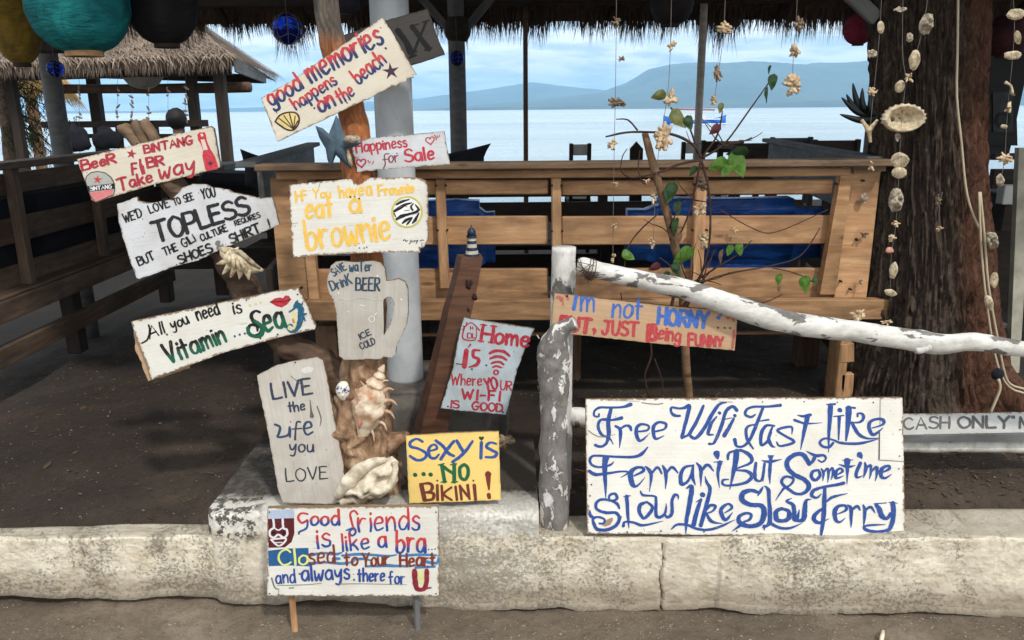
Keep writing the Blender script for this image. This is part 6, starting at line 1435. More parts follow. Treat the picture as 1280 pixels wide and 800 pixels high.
bp_ = limb('white_post', px3([(700, 520, 15, 2.30), (701, 440, 15, 2.28), (703, 380, 15, 2.27), (705, 309, 15, 2.265)]), M['peelpost'], seg=32, sub=8, rough=.07, rscale=14)
for v_ in bp_.data.vertices:
    if v_.co.z < .85: v_.co.z -= (0.85-v_.co.z)*.95
tag(bp_, 'slimmer whitewashed upright with a flat sawn top rising behind the funny plywood strip', 'post')
lg = thing('handrail_log', 'long whitewashed log sloping down to the right with peeling patches, tied with wire', 'log', P(735, 338, 2.18))
limb('log', px3([(722, 333, 9, 2.20), (730, 334, 12, 2.20), (752, 339, 11, 2.20), (800, 350, 12, 2.19), (860, 363, 13, 2.19), (915, 382, 14, 2.18), (985, 403, 14.5, 2.17), (1050, 412, 13.5, 2.165), (1100, 419, 13, 2.16), (1150, 427, 14, 2.16), (1175, 430, 12.5, 2.155), (1220, 428, 11.5, 2.15), (1285, 437, 10, 2.14), (1400, 452, 10, 2.13)]), M['peel'], lg, seg=36, sub=14, rough=.10, rscale=13)
limb('knot_stump', px3([(1158, 431, 9, 2.145), (1150, 436, 6.5, 2.14), (1144, 438, 4, 2.135)]), M['peelpost'], lg, seg=12, rough=.3, rscale=30)
M['wire'] = plain_mat('rusty_wire', L((86, 60, 44)), .6, .3, 40, metallic=.5)
def ring_wire(mb, c, ax, r, rr, tw=0.0, turns=1.0):
    ax = Vector(ax).normalized(); y = ax.cross(Vector((0, 0, 1))).normalized(); z = ax.cross(y); pts = []
    for k in range(int(20*turns)+1):
        a = 2*math.pi*k/20; pts.append(tuple(Vector(c)+y*math.cos(a)*r+z*math.sin(a)*r+ax*tw*k/20)+(rr,))
    vs, fs = limb_data(pts, seg=5, sub=1); mb.add(vs, fs)
mb = MB(); c = P(736, 335, 2.20)
for k in range(3): ring_wire(mb, c+Vector((k*.006-.004, 0, -.002*k)), (1, .1*k-.1, -.25), .031, .0011, .004, 1.6)
for k in range(9):
    a = P(718+k % 3*3, 345-k*3, 2.18); b2 = P(738+rn.uniform(-6, 8), 340+rn.uniform(-14, 16), 2.165)
    vs, fs = limb_data([tuple(a)+(.0009,), tuple((a+b2)/2+Vector((0, -.01, rn.uniform(-.01, .01))))+(.0009,), tuple(b2)+(.0009,)], seg=4, sub=4); mb.add(vs, fs)
mb.build('wire', M['wire'], lg, smooth=True)
lr = limb('lower_rail', px3([(710, 522, 10, 2.29), (725, 521, 12, 2.29), (800, 530, 11, 2.30), (960, 542, 11, 2.31), (1130, 555, 10, 2.33), (1215, 556, 9, 2.33), (1320, 558, 9, 2.33)]), M['peelpost'], seg=24, sub=10, rough=.12, rscale=15)
tag(lr, 'low whitewashed pole running behind the big board under the cash only strip', 'rail')
mb = MB(); c = P(716, 522, 2.29)
for k in range(2): ring_wire(mb, c+Vector((k*.008, 0, 0)), (1, .2, .1), .030, .0011, .004, 1.4)
tag(mb.build('wire_tie', M['wire'], smooth=True), 'rusty wire tied round the end of the low pole beside the stout front post', 'wire')

# ---- shells
def shell_mat(name, a, b_, sc=40):
    return plain_mat(name, a, .45, .3, sc, .5, c2=b_, spec=.4, bsc=60)
M['shell_cream'] = shell_mat('shell_cream', L((218, 202, 172)), L((150, 128, 98)), 70)
M['shell_orange'] = shell_mat('shell_orange', L((226, 208, 184)), L((172, 124, 88)), 22)
M['shell_grey'] = shell_mat('shell_grey', L((182, 168, 146)), L((106, 92, 76)), 80)
M['coral'] = shell_mat('coral_bits', L((222, 198, 162)), L((150, 120, 90)), 70)
M['coral_dark'] = shell_mat('coral_weathered', L((150, 128, 104)), L((84, 70, 58)), 70)
M['pinkish'] = shell_mat('shell_pink', L((206, 150, 126)), L((156, 100, 82)))
M['cord'] = plain_mat('thin_cord', L((120, 112, 104)), .8)
def relief_data(px, Y, dep, rough=.25, rs=26, seed=0.0, back=.35, rings=6, ribs=0):
    """domed irregular shell piece from an outline: bulges towards and away from the viewer"""
    c = []
    n0 = len(px)
    for i in range(n0):
        a = px[i]; b2 = px[(i+1) % n0]
        for s_ in ((0, .2, .4, .6, .8) if ribs else (0, .34, .67)): c.append(P(a[0]+(b2[0]-a[0])*s_, a[1]+(b2[1]-a[1])*s_, Y))
    cen = sum(c, Vector())/len(c); n = len(c); vs = []; fs = []; hinge = cen.lerp(c[int(n*.72) % n], .55)
    if ribs: cen = hinge
    for side, dd in ((-1, dep), (1, dep*back)):
        st = len(vs)
        for r in range(rings):
            f = 1-r/rings
            for qi, q in enumerate(c):
                p = q.lerp(cen if not ribs else hinge, 1-f); h = math.sqrt(max(0, 1-f*f))
                w_ = 1+rough*2*noise.noise(p*rs+Vector((seed, 0, 0)))*(0.3+h)
                if ribs: w_ *= 1+.30*f*math.sin(2*math.pi*qi/n*ribs)
                vs.append(p+Vector((0, side*dd*h*w_, rough*.006*noise.noise(p*rs*2))))
        vs.append(cen+Vector((0, side*dd, 0)))
        for r in range(rings-1):
            for i in range(n):
                a = st+r*n+i; b2 = st+r*n+(i+1) % n; fs.append((a, b2, b2+n, a+n) if side < 0 else (a, a+n, b2+n, b2))
        for i in range(n):
            a = st+(rings-1)*n+i; b2 = st+(rings-1)*n+(i+1) % n; fs.append((a, b2, st+rings*n) if side < 0 else (b2, a, st+rings*n))
    return vs, fs
def relief(name, px, Y, dep, mt, parent=None, **k):
    kk = {q: k.pop(q) for q in list(k) if q in ('rough','rs','seed','back','rings','ribs')}
    vs, fs = relief_data(px, Y, dep, **kk); return obj(name, vs, fs, mt, parent, smooth=True, **k)
def oval(x, y, rx, ry, rot=0.0, n=12, j=.08, seed=1):
    rn = random.Random(int(x*7+y)+seed); r = []
    for i in range(n):
        a = 2*math.pi*i/n; k = 1+rn.uniform(-j, j); dx = rx*math.cos(a)*k; dy = ry*math.sin(a)*k
        r.append((x+dx*math.cos(rot)-dy*math.sin(rot), y+dx*math.sin(rot)+dy*math.cos(rot)))
    return r
def horn(mb, a, b_, r0, Y, bend=(0, 0), rt=.15, Y2=None):
    Y2 = Y2 or Y; m_ = ((a[0]+b_[0])/2+bend[0], (a[1]+b_[1])/2+bend[1])
    vs, fs = limb_data(px3([(a[0], a[1], r0, Y), (m_[0], m_[1], r0*.62, (Y+Y2)/2), (b_[0], b_[1], r0*rt, Y2)]), seg=8, sub=4, rough=.12, rscale=60); mb.add(vs, fs)
# spiny conch nailed on the post
cs = thing('spiny_conch', 'large orange-cream spiny conch nailed upright on the driftwood post', 'shell', P(462, 545, 2.16))
# spired body: stepped whorls towards the tip, long siphon end below
pts = []; wh = [(480, 456, 1.2), (477, 462, 4.5), (475.5, 465, 3.8), (474, 470, 8), (472.5, 473, 6.8), (470, 480, 12.5), (468.5, 484, 11), (465, 494, 19), (463, 502, 18.5), (461, 510, 20.5), (459, 520, 17), (457, 530, 12.5), (454, 542, 7.5), (451, 556, 3.2), (449, 564, 1.5)]
limb('body', px3([q+(2.145,) for q in wh]), M['shell_orange'], cs, seg=36, sub=4, rough=.20, rscale=46, groove=.035, ng=9)
for k, (a, c, r, bd) in enumerate((((472, 470), (482, 463), 2.6, (0, 0)), ((474, 480), (488, 475), 3.2, (0, -2)), ((478, 490), (495, 487), 4, (1, -3)), ((478, 502), (500, 508), 4.2, (2, -4)), ((475, 514), (497, 526), 4.2, (3, -4)), ((468, 526), (487, 541), 3.8, (3, -3)), ((461, 534), (469, 556), 3.4, (2, -1)),
        ((452, 498), (443, 484), 3.8, (-1, 1)), ((458, 486), (449, 474), 3, (0, 0)), ((464, 500), (466, 486), 4.2, (2, -3)), ((466, 512), (476, 502), 4, (-1, -2)))):
    mb = MB(); horn(mb, a, (a[0]+(c[0]-a[0])*.84, a[1]+(c[1]-a[1])*.84), r*.8, 2.128 if k > 8 else 2.14, bd); mb.build('spine', M['shell_orange'], cs, smooth=True)
relief('aperture', [(447, 498), (452, 494), (456, 502), (456, 516), (453, 530), (449, 538), (446, 528), (444, 512)], 2.112, .004, M['pinkish'], cs, rough=.1)
# white conch on the branch
cw = thing('white_conch', 'bleached white conch with a comb of spikes fixed on the left branch', 'shell', P(300, 345, 2.18))
limb('body', px3([(278, 311, 4, 2.18), (284, 317, 10, 2.175), (294, 323, 12, 2.17), (304, 329, 11, 2.17), (315, 334, 7.5, 2.175), (329, 338, 1.5, 2.18)]), M['shell_cream'], cw, seg=24, sub=5, rough=.22, rscale=40)
for (a, c) in (((286, 326), (271, 330)), ((288, 331), (278, 343)), ((294, 334), (288, 347)), ((301, 337), (299, 349)), ((309, 338), (311, 350)), ((284, 314), (276, 309)), ((293, 316), (298, 309)), ((303, 322), (311, 322)), ((300, 328), (306, 333))):
    mb = MB(); horn(mb, a, c, 5.4, 2.160); mb.build('spike', M['shell_cream'], cw, smooth=True)
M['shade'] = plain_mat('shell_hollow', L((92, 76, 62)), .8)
for k, (a, c) in enumerate((((287, 316), (287, 331)), ((290, 316), (293, 335)), ((294, 318), (300, 338)), ((299, 321), (308, 339)))):
    limb('rib', px3([(a[0], a[1], 1.6, 2.155), ((a[0]+c[0])/2, (a[1]+c[1])/2, 2.6, 2.142), (c[0], c[1], 2.4, 2.152)]), M['shell_cream'], cw, seg=8, sub=4)
limb('fold', px3([(290, 313, 2.4, 2.158), (302, 317, 3.2, 2.150), (314, 327, 2.6, 2.156), (325, 335, 1.6, 2.17)]), M['shell_grey'], cw, seg=8, sub=4)
M['shell_big'] = shell_mat('shell_big', L((230, 218, 196)), L((166, 150, 128)), 36)
# big worn shell at the foot
bs = thing('giant_shell', 'big chalky triangular shell with a ruffled lip lying on the plinth', 'shell', P(455, 630, 2.08))
relief('body', [(419, 624), (424, 608), (436, 592), (448, 582), (458, 580), (472, 572), (484, 573), (490, 570), (498, 577), (496, 590), (498, 600), (491, 612), (480, 620), (474, 617), (466, 622), (452, 620), (446, 630), (438, 628), (430, 633)], 2.09, .045, M['shell_big'], bs, rough=.5, rs=30, back=.8, rings=9)
limb('ridge', px3([(422, 622, 5, 2.055), (434, 604, 9, 2.05), (450, 588, 9, 2.055), (468, 578, 6, 2.06), (482, 574, 3, 2.07)]), M['shell_big'], bs, seg=14, sub=6, rough=.2, rscale=40)
limb('lip', px3([(426, 628, 5, 2.05), (440, 624, 4.5, 2.05), (450, 626, 4, 2.05), (462, 617, 5, 2.05), (476, 614, 5, 2.055), (488, 606, 5, 2.06), (494, 590, 4, 2.065), (492, 578, 3, 2.07)]), M['shell_big'], bs, seg=12, sub=5, rough=.35, rscale=60)
# little porcelain mask
mk = thing('small_mask', 'little white ceramic mask with blue markings hung on the driftwood fork', 'mask', P(430, 502, 2.17))
mt, t, b = newmat('mask_glaze'); v = coords(t, 'Object'); gz_ = t.nodes.new('ShaderNodeSeparateXYZ'); lk(t, v, gz_.inputs[0])
pat = ramp_(t, noise_(t, v, 130, 4, .6), [(.50, 0.0), (.54, 1.0)]); zf = math_(t, 'MULTIPLY', math_(t, 'SUBTRACT', gz_.outputs[2], .026), 120, True); zt = math_(t, 'MULTIPLY', math_(t, 'SUBTRACT', .052, gz_.outputs[2]), 160, True)
lk(t, mixc_(t, math_(t, 'MULTIPLY', pat, math_(t, 'MULTIPLY', zf, zt)), L((228, 222, 208)), L((40, 70, 128))), b.inputs['Base Color']); b.inputs['Roughness'].default_value = .25; M['mask'] = mt
p = P(430, 489, 2.175); vs, fs = blob_data(p, .0245, .018, .031, 20, 14, 0.0)
vs = [Vector((v.x + (p.x-v.x)*max(0, (p.z-v.z))*9, v.y, v.z)) for v in vs]; obj('face', vs, fs, M['mask'], mk, smooth=True)
limb('nose', [(p.x+.001, 2.158, p.z+.004, .0018), (p.x+.001, 2.154, p.z-.006, .0034), (p.x+.001, 2.158, p.z-.009, .002)], M['mask'], mk, seg=8)
for sx in (-1, 1):
    vs, fs = blob_data((p.x+sx*.0085, 2.159, p.z+.001), .0042, .0015, .0017, 10, 6, 0); obj('eye', vs, fs, M['navy'], mk, smooth=True)
vs, fs = blob_data((p.x, 2.1625, p.z-.0165), .005, .0016, .0018, 10, 6, 0); M['lip'] = plain_mat('red_lip', L((150, 50, 52)), .4); obj('mouth', vs, fs, M['lip'], mk, smooth=True)
# wooden starfish
M['starblue'] = plain_mat('starfish_blue_grey', L((78, 98, 112)), .7, .35, 14, .4, c2=L((48, 60, 72)))
sf = relief('wooden_starfish', [(394, 157), (403, 160), (411, 167), (416, 155), (420, 144), (425, 151), (430, 168), (440, 173), (453, 179), (442, 184), (433, 187), (436, 198), (440, 212), (430, 204), (420, 194), (417, 202), (414, 212), (409, 199), (407, 186), (399, 172)], 2.185, .016, M['starblue'], rough=.1, back=.2)
tag(sf, 'blue-grey carved starfish nailed beside the happiness board', 'starfish')
sp_ = relief('clam_half', oval(440, 174, 11, 5.5, -.12), 2.165, .012, M['shell_grey'], rough=.2); tag(sp_, 'small cream clam half stuck on the right arm of the starfish', 'shell')
sp_ = relief('shell_chip', oval(437, 199, 3, 11, -.2), 2.175, .008, M['shell_grey'], rough=.2); tag(sp_, 'narrow shell chip between the starfish and the happiness board', 'shell')
# coral lump behind the yellow board
mb = MB(); p = P(631, 552, 2.30)
for k in range(9):
    a = rn.uniform(0, 6.28); d = Vector((math.cos(a), rn.uniform(-.6, .2), math.sin(a)*.8)); vs, fs = limb_data([tuple(p)+(.012,), tuple(p+d*.016)+(.010,), tuple(p+d*.034)+(.004,)], seg=8, sub=3, rough=.3, rscale=70); mb.add(vs, fs)
tag(mb.build('coral_lump', M['coral_dark'], smooth=True), 'grey brown coral lump on the soil just right of the yellow board', 'coral')

# ---- hanging strings of shells and coral
def coral_data(x, y, rx, ry, Y, seed, n=None):
    rn = random.Random(seed); mb = MB(); s_ = sc_(Y); p = P(x, y, Y); n = n or max(6, int((rx+ry)/1.2))
    for k in range(n):
        a = rn.uniform(0, 6.28); q = p+Vector((math.cos(a)*rx*s_*.4*rn.random(), rn.uniform(-.006, .006), math.sin(a)*ry*s_*.5*rn.random()))
        a2 = a+rn.uniform(-.5, .5); ll = rn.uniform(.45, 1.0); e = p+Vector((math.cos(a2)*rx*s_*ll, rn.uniform(-.014, .010), math.sin(a2)*ry*s_*ll))
        r = min(rx, ry)*s_*rn.uniform(.18, .34)
        vs, fs = limb_data([tuple(q)+(r,), tuple((q+e)/2+Vector((rn.uniform(-.3, .3)*r, 0, rn.uniform(-.3, .3)*r)))+(r*.8,), tuple(e)+(r*.55,)], seg=7, sub=3, rough=.4, rscale=90, seed=k); mb.add(vs, fs)
    return mb
def place(kind, x, y, rx, ry, Y, parent, rot=0.0, seed=1):
    if kind == 'coral': return coral_data(x, y, rx, ry, Y, int(x*3+y)).build('coral_piece', M['coral'], parent, smooth=True)
    if kind == 'coralg': return coral_data(x, y, rx, ry, Y, int(x*3+y)).build('coral_piece', M['coral_dark'], parent, smooth=True)
    rx *= .9; ry *= .9
    if kind == 'shell': return relief('shell_piece', oval(x, y, rx, ry, rot), Y, min(rx, ry)*sc_(Y)*.5, M['shell_cream'], parent, rough=.3, ribs=15)
    if kind == 'shellg': return relief('shell_piece', oval(x, y, rx, ry, rot), Y, min(rx, ry)*sc_(Y)*.5, M['shell_grey'], parent, rough=.9, rs=75, rings=9)
    if kind == 'pink': return relief('shell_piece', oval(x, y, rx, ry, rot), Y, min(rx, ry)*sc_(Y)*.6, M['pinkish'], parent, rough=.3)
    if kind == 'tusk':
        mb = MB(); horn(mb, (x-rx, y-ry), (x+rx, y+ry), 2.2, Y, (rx*.6, -ry*.3), .9); horn(mb, (x+rx, y+ry), (x+rx-1, y+ry+1), 4.5, Y, (0, 0), .6); return mb.build('tusk_piece', M['shell_cream'], parent, smooth=True)
def cordx(pts, Y, parent, r=.0009, mt=None, name='cord'):
    return limb(name, [tuple(P(x, y, Y))+(r,) for x, y in pts], mt or M['cord'], parent, seg=5, sub=3)
def shell_string(label, cord, pieces, Y, group='strings of shells and coral hanging from the thatched roof'):
    t_ = thing('shell_string', label, 'shell string', P(cord[-1][0], cord[-1][1], Y), group)
    cordx(cord, Y+.004, t_)
    for q in pieces: place(q[0], q[1], q[2], q[3], q[4], Y, t_, *(q[5:]))
    return t_
GY = 2.50
shell_string('thread of small coral bits in front of the sea, leftmost of the hanging strings', [(771, -60), (770, 60), (769, 128), (767, 230), (766, 340)],
    [('coralg', 770, 28, 6, 9), ('coralg', 776, 74, 6, 4, ), ('coralg', 771, 128, 14, 7), ('coral', 765, 181, 8, 7), ('coral', 769, 230, 5, 4), ('coral', 768, 283, 5, 5), ('coral', 766, 322, 5, 7)], GY)
shell_string('coral string under the round dark lantern passing through the vine leaves', [(840, -60), (838, 58), (834, 122), (822, 200), (816, 315)],
    [('coral', 840, 58, 6, 7), ('coral', 838, 122, 11, 11), ('coral', 829, 172, 13, 19), ('coral', 808, 226, 6, 4), ('coral', 816, 247, 5, 9), ('coral', 815, 303, 5, 9)], GY)
shell_string('coral string crossing the mountains right of the thin roof post', [(908, -60), (905, 35), (898, 90), (892, 130)],
    [('coral', 907, 35, 12, 9), ('coralg', 897, 90, 7, 11), ('coral', 893, 125, 7, 8), ], GY)
shell_string('short coral string alone in front of the mountain peak, between vine tip and pink lantern', [(999, -60), (995, 30), (992, 64), (990, 120)],
    [('coralg', 999, 30, 8, 9), ('coral', 992, 64, 8, 8), ('coral', 990, 107, 12, 14)], GY)
shell_string('string ending in a forked coral at the left edge of the large trunk', [(1104, -60), (1100, 34), (1092, 116), (1086, 176)],
    [('shell', 1101, 34, 5, 9), ('shellg', 1090, 67, 7, 6), ('coral', 1090, 116, 8, 7)], 2.45)
lst = bpy.data.objects[[o.name for o in bpy.data.objects if o.name.startswith('shell_string')][-1]]
mb = MB()
for a, c in (((1086, 163), (1077, 150)), ((1086, 163), (1097, 150)), ((1086, 160), (1088, 178))): horn(mb, a, c, 4.2, 2.45, (0, 0), .5)
mb.build('forked_coral', M['coral'], lst, smooth=True)
ms_ = shell_string('longest string with a toothed shell ring and clams in front of the dark trunk', [(1130, -60), (1128, 60), (1132, 100), (1127, 148), (1124, 207), (1120, 280), (1114, 320), (1113, 372)],
    [('shellg', 1125, 12, 10, 3, -.1), ('shellg', 1137, 47, 5, 7), ('shell', 1143, 75, 8, 14, .15), ('coral', 1135, 97, 6, 7), ('shell', 1125, 108, 7, 9, .4), ('shellg', 1122, 171, 4, 6),
     ('shell', 1125, 200, 13, 11), ('shell', 1124, 216, 11, 8), ('shellg', 1120, 250, 11, 17), ('coral', 1120, 280, 7, 6), ('coral', 1114, 297, 6, 6), ('pink', 1112, 313, 6, 4.5), ('shell', 1117, 338, 6, 12, .2), ('shell', 1113, 366, 9, 5, .25)], 2.42)
cordx([(1163, -40), (1158, 10), (1150, 50), (1144, 70)], 2.42, ms_); place('shellg', 1158, 30, 10, 16, 2.42, ms_, .25)
# toothed shell: an open bowl with spiky rim
n = 44; s_ = sc_(2.42); c = P(1129, 148, 2.42); vs = []; fs = []
for r, (f, dep) in enumerate(((1.0, -.004), (.92, -.016), (.80, -.012), (.62, .004), (.35, .018), (.05, .022))):
    for k in range(n):
        a = 2*math.pi*k/n; sp = 1+(.09 if (k % 2 == 0 and r == 0 and (math.sin(a) > -.5)) else 0)
        vs.append(c+Vector((math.cos(a)*25*s_*f*sp, dep, math.sin(a)*16*s_*f*sp)))
for r in range(5):
    for k in range(n): a = r*n+k; b2 = r*n+(k+1) % n; fs.append((a, b2, b2+n, a+n))
st_ = len(vs); vs += [v + Vector((0, .006, 0)) for v in vs[:]]
fs += [tuple(i+st_ for i in f[::-1]) for f in fs[:]]+[(k, k+st_, (k+1) % n+st_, (k+1) % n) for k in range(n)]
obj('toothed_shell', vs, fs, M['shell_cream'], ms_, smooth=True, label='wide cream shell bowl with a toothed rim')
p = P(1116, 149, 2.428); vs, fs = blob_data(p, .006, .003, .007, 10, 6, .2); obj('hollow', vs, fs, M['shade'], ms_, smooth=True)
rs_ = shell_string('shell string in front of the framed poster at the right edge', [(1262, -50), (1268, 20), (1266, 69), (1262, 110), (1258, 160), (1256, 198), (1250, 228)],
    [('shell', 1270, 18, 13, 8, -.1), ('shell', 1272, 47, 5, 10, -.1), ('shell', 1266, 69, 13, 6, -.05), ('tusk', 1261, 110, 5, 8), ('coral', 1261, 135, 6, 8), ('shell', 1255, 158, 5, 3), ('coral', 1256, 198, 11, 9), ('shellg', 1250, 226, 6, 9)], 2.46)
# loose pieces
def loose(label, kind, x, y, rx, ry, Y, rot=0.0, cat='coral', grp=None):
    o = place(kind, x, y, rx, ry, Y, None, rot); o.name = {'coral': 'coral_bit', 'coralg': 'coral_bit'}.get(kind, 'shell_bit'); tag(o, label, cat, grp)
loose('pale coral cluster tied on the booth upright below the vine, upper of two', 'coral', 875, 262, 10, 11, 2.86)
loose('pale coral cluster tied on the booth upright below the vine, lower of two', 'coral', 881, 300, 8, 16, 2.86)
loose('small knotted coral wrapped where vine and booth upright cross', 'coralg', 878, 232, 10, 12, 2.86)
loose('knobbly pale coral resting on top of the white log below the booth corner', 'coral', 1073, 394, 11, 9, 2.17)
loose('smaller coral twig resting on the white log right of the knobbly one', 'coral', 1108, 403, 9, 5, 2.165)
loose('round shell disc fixed on the right end board of the booth', 'shellg', 1080, 248, 5, 8, 2.94, .3, 'shell')
loose('tiny dark coral fixed halfway down the right end board', 'coralg', 1080, 292, 6, 5, 2.94)
loose('tiny coral fixed near the foot of the right end board', 'coral', 1077, 352, 4, 7, 2.94)
loose('coral bit fixed on the top right corner block of the booth', 'coral', 1088, 207, 7, 7, 2.89)
loose('coral crumb stuck on the middle slat of the booth', 'coral', 918, 288, 6, 5, 2.96)
hb = thing('bark_pendant', 'two pale driftwood bits hanging on a thread against the dark trunk', 'pendant', P(1173, 288, 2.70))
cordx([(1178, 240), (1174, 260), (1174, 284)], 2.70, hb, .0012); place('coralg', 1172, 252, 5, 9, 2.70, hb); place('coral', 1173, 286, 8, 4, 2.70, hb)
# cables at the right
M['cable'] = plain_mat('cream_cable', L((196, 180, 152)), .5, .1)
cb_ = thing('hanging_cable', 'cream electric cable looping down the right side of the large trunk', 'cable', P(1245, 505, 2.75))
cordx([(1198, -30), (1197, 60), (1196, 120), (1202, 180), (1207, 232), (1214, 262), (1226, 290)], 2.74, cb_, .0042, M['cable'], 'cable')
for dx_ in (0, 5): cordx([(1224+dx_*.3, 240), (1226+dx_, 300), (1231+dx_, 360), (1241+dx_*1.5, 430), (1252+dx_, 470), (1268, 488-dx_), (1300, 494-dx_)], 2.72, cb_, .0042, M['cable'], 'cable')
cordx([(1248, 474), (1250, 486), (1244, 502), (1238, 516)], 2.70, cb_, .006, M['cable'], 'cable')
relief('tape', oval(1247, 468, 8, 8), 2.71, .012, M['black_fabric'], cb_)
loose('grey shell clipped on the cable bundle, highest of three beside the trunk', 'shellg', 1240, 300, 9, 13, 2.69, -.3, 'shell')
loose('thin white shell hanging beside the cable, middle of three', 'shell', 1243, 350, 6, 11, 2.72, .1, 'shell')
loose('pale shell wedged in the cable bundle, lowest of three', 'shell', 1236, 378, 6, 11, 2.69, -.3, 'shell')
# black feathery leaves
M['blackleaf'] = plain_mat('black_leaf', L((26, 32, 34)), .5)
fn = thing('dark_fern', 'spiky blue-black fern leaves sticking out left of the large trunk', 'fern', P(1098, 144, 2.85))
for k, (x, y, bx_, by_) in enumerate(((1050, 143, 4, -6), (1052, 122, -2, -6), (1058, 118, -6, 2), (1066, 104, -8, 0), (1078, 110, -8, 2), (1088, 118, -4, 2))):
    a = P(1097, 146-k*.5, 2.85); c = P(x, y, 2.80); m_ = P((1097+x)/2+bx_, (146+y)/2+6, 2.80); sp3 = smooth_pts([tuple(a), tuple(m_), tuple(c)], 6); vs = []; fs = []
    for i, q in enumerate(sp3):
        s2 = i/(len(sp3)-1); w2 = .011*math.sin(math.pi*min(1, s2*.85+.12))+.0006; d = Vector(sp3[min(i+1, len(sp3)-1)])-Vector(sp3[max(i-1, 0)]); nr = Vector((-d.z, 0, d.x)).normalized(); q = Vector(q)
        vs += [q-nr*w2, q+Vector((0, -.003, 0)), q+nr*w2, q+Vector((0, .002, 0))]
    for i in range(len(sp3)-1):
        for j in range(4): a_ = i*4+j; b2 = i*4+(j+1) % 4; fs.append((a_, a_+4, b2+4, b2))
    obj('leaf', vs, fs, M['blackleaf'], fn, smooth=True)

# ---- vine
VY = 2.56
M['stem'] = wood_mat('vine_stem', L((112, 84, 60)), L((156, 122, 90)), rough=.7, grain=30); M['twig'] = plain_mat('thin_twig', L((70, 46, 38)), .7, .3, 30)
vn = thing('climbing_vine', 'leggy climbing plant with heart-shaped leaves and bare twigs growing up before the booth', 'vine', P(862, 498, VY))
limb('stem', px3([(862, 506, 5.5), (858, 460, 5.2), (855, 400, 5.2), (851, 345, 5), (842, 300, 5.2), (829, 250, 5.2), (815, 200, 5), (806, 166, 4.2)], VY), M['stem'], vn, seg=12, sub=6, rough=.15, rscale=25)
TW = [[(757, 171, 1.2), (790, 165, 1.6), (840, 168, 2), (868, 182, 2.2), (876, 197, 2.5)], [(770, 149, .9), (785, 150, 1.1), (797, 163, 1.3)], [(876, 198, 2), (905, 180, 1.5), (935, 140, 1.2), (962, 102, .9)],
      [(878, 196, 1.6), (895, 172, 1.4), (901, 152, 1.1), (903, 138, .8)], [(872, 192, 1.6), (862, 160, 1.5), (850, 147, 1.2), (838, 134, .9)], [(877, 200, 2), (850, 205, 1.8), (825, 215, 1.6), (790, 222, 1.3), (775, 213, 1)],
      [(779, 345, .9), (785, 310, 1), (800, 288, 1.1), (822, 268, 1.2)], [(850, 372, 1.8), (880, 352, 1.6), (920, 340, 1.4), (960, 333, 1.2), (1000, 320, 1), (1025, 285, .7)], [(865, 354, 1.4), (895, 335, 1.2), (922, 318, 1), (940, 300, .7)],
      [(860, 392, 1.3), (920, 384, 1.1), (955, 378, 1), (978, 368, .7)], [(965, 335, .7), (985, 339, .9), (1005, 346, .9), (1020, 355, .8)], [(900, 262, .7), (940, 285, .8), (970, 290, .8), (1035, 262, .6)],
      [(876, 198, 2.2), (886, 240, 1.8), (887, 300, 1.6), (874, 350, 1.8), (858, 385, 2)], [(876, 200, 1.8), (868, 240, 1.5), (858, 275, 1.4), (846, 300, 1.4)], [(776, 366, .9), (780, 390, 1), (786, 412, 1)], [(848, 400, 2.4), (862, 372, 2.2), (880, 352, 1.8)],
      [(812, 498, 1.4), (806, 470, 1.6), (814, 445, 1.8), (812, 420, 1.4)], [(818, 448, 1.1), (828, 478, 1), (826, 500, 1)], [(836, 400, 2.5), (842, 370, 2.4), (848, 345, 2)], [(815, 218, 1.2), (806, 230, 1), (798, 214, .9), (800, 188, .8)],
      [(905, 182, 1.3), (925, 178, 1.2), (940, 172, .9)], [(848, 345, 1.4), (835, 330, 1.2), (824, 322, 1)], [(868, 356, 1.4), (884, 330, 1), (895, 312, .8)], [(775, 214, .8), (778, 196, .7), (784, 186, .6)]]
for tw_ in TW: limb('twig', px3([q[:2]+(q[2]*.85,) for q in tw_], VY-.02), M['twig'], vn, seg=6, sub=5, rough=.25, rscale=40)
mt, t, b = newmat('heart_leaf'); v = coords(t, 'Object'); n_ = noise_(t, v, 60, 4, .6); oi = t.nodes.new('ShaderNodeObjectInfo')
g1 = ramp_(t, n_, [(.3, (.07, .16, .025, 1)), (.7, (.16, .32, .05, 1))]); lk(t, g1, b.inputs['Base Color']); b.inputs['Roughness'].default_value = .38; b.inputs['Transmission Weight'].default_value = 0
tl = t.nodes.new('ShaderNodeBsdfTranslucent'); lk(t, g1, tl.inputs[0]); mm_ = t.nodes.new('ShaderNodeMixShader'); mm_.inputs[0].default_value = .35
lk(t, b.outputs[0], mm_.inputs[1]); lk(t, tl.outputs[0], mm_.inputs[2]); lk(t, mm_.outputs[0], t.nodes['Material Output'].inputs[0]); M['leaf'] = mt
M['leafdark'] = plain_mat('leaf_dark', (.035, .085, .03, 1), .4, .4, 60); M['leafold'] = plain_mat('leaf_yellowed', (.20, .19, .06, 1), .5, .6, 50, c2=(.06, .10, .03, 1)); M['leafred'] = plain_mat('leaf_red', (.12, .03, .04, 1), .5); M['leafbrown'] = plain_mat('leaf_brown', (.16, .09, .05, 1), .7)
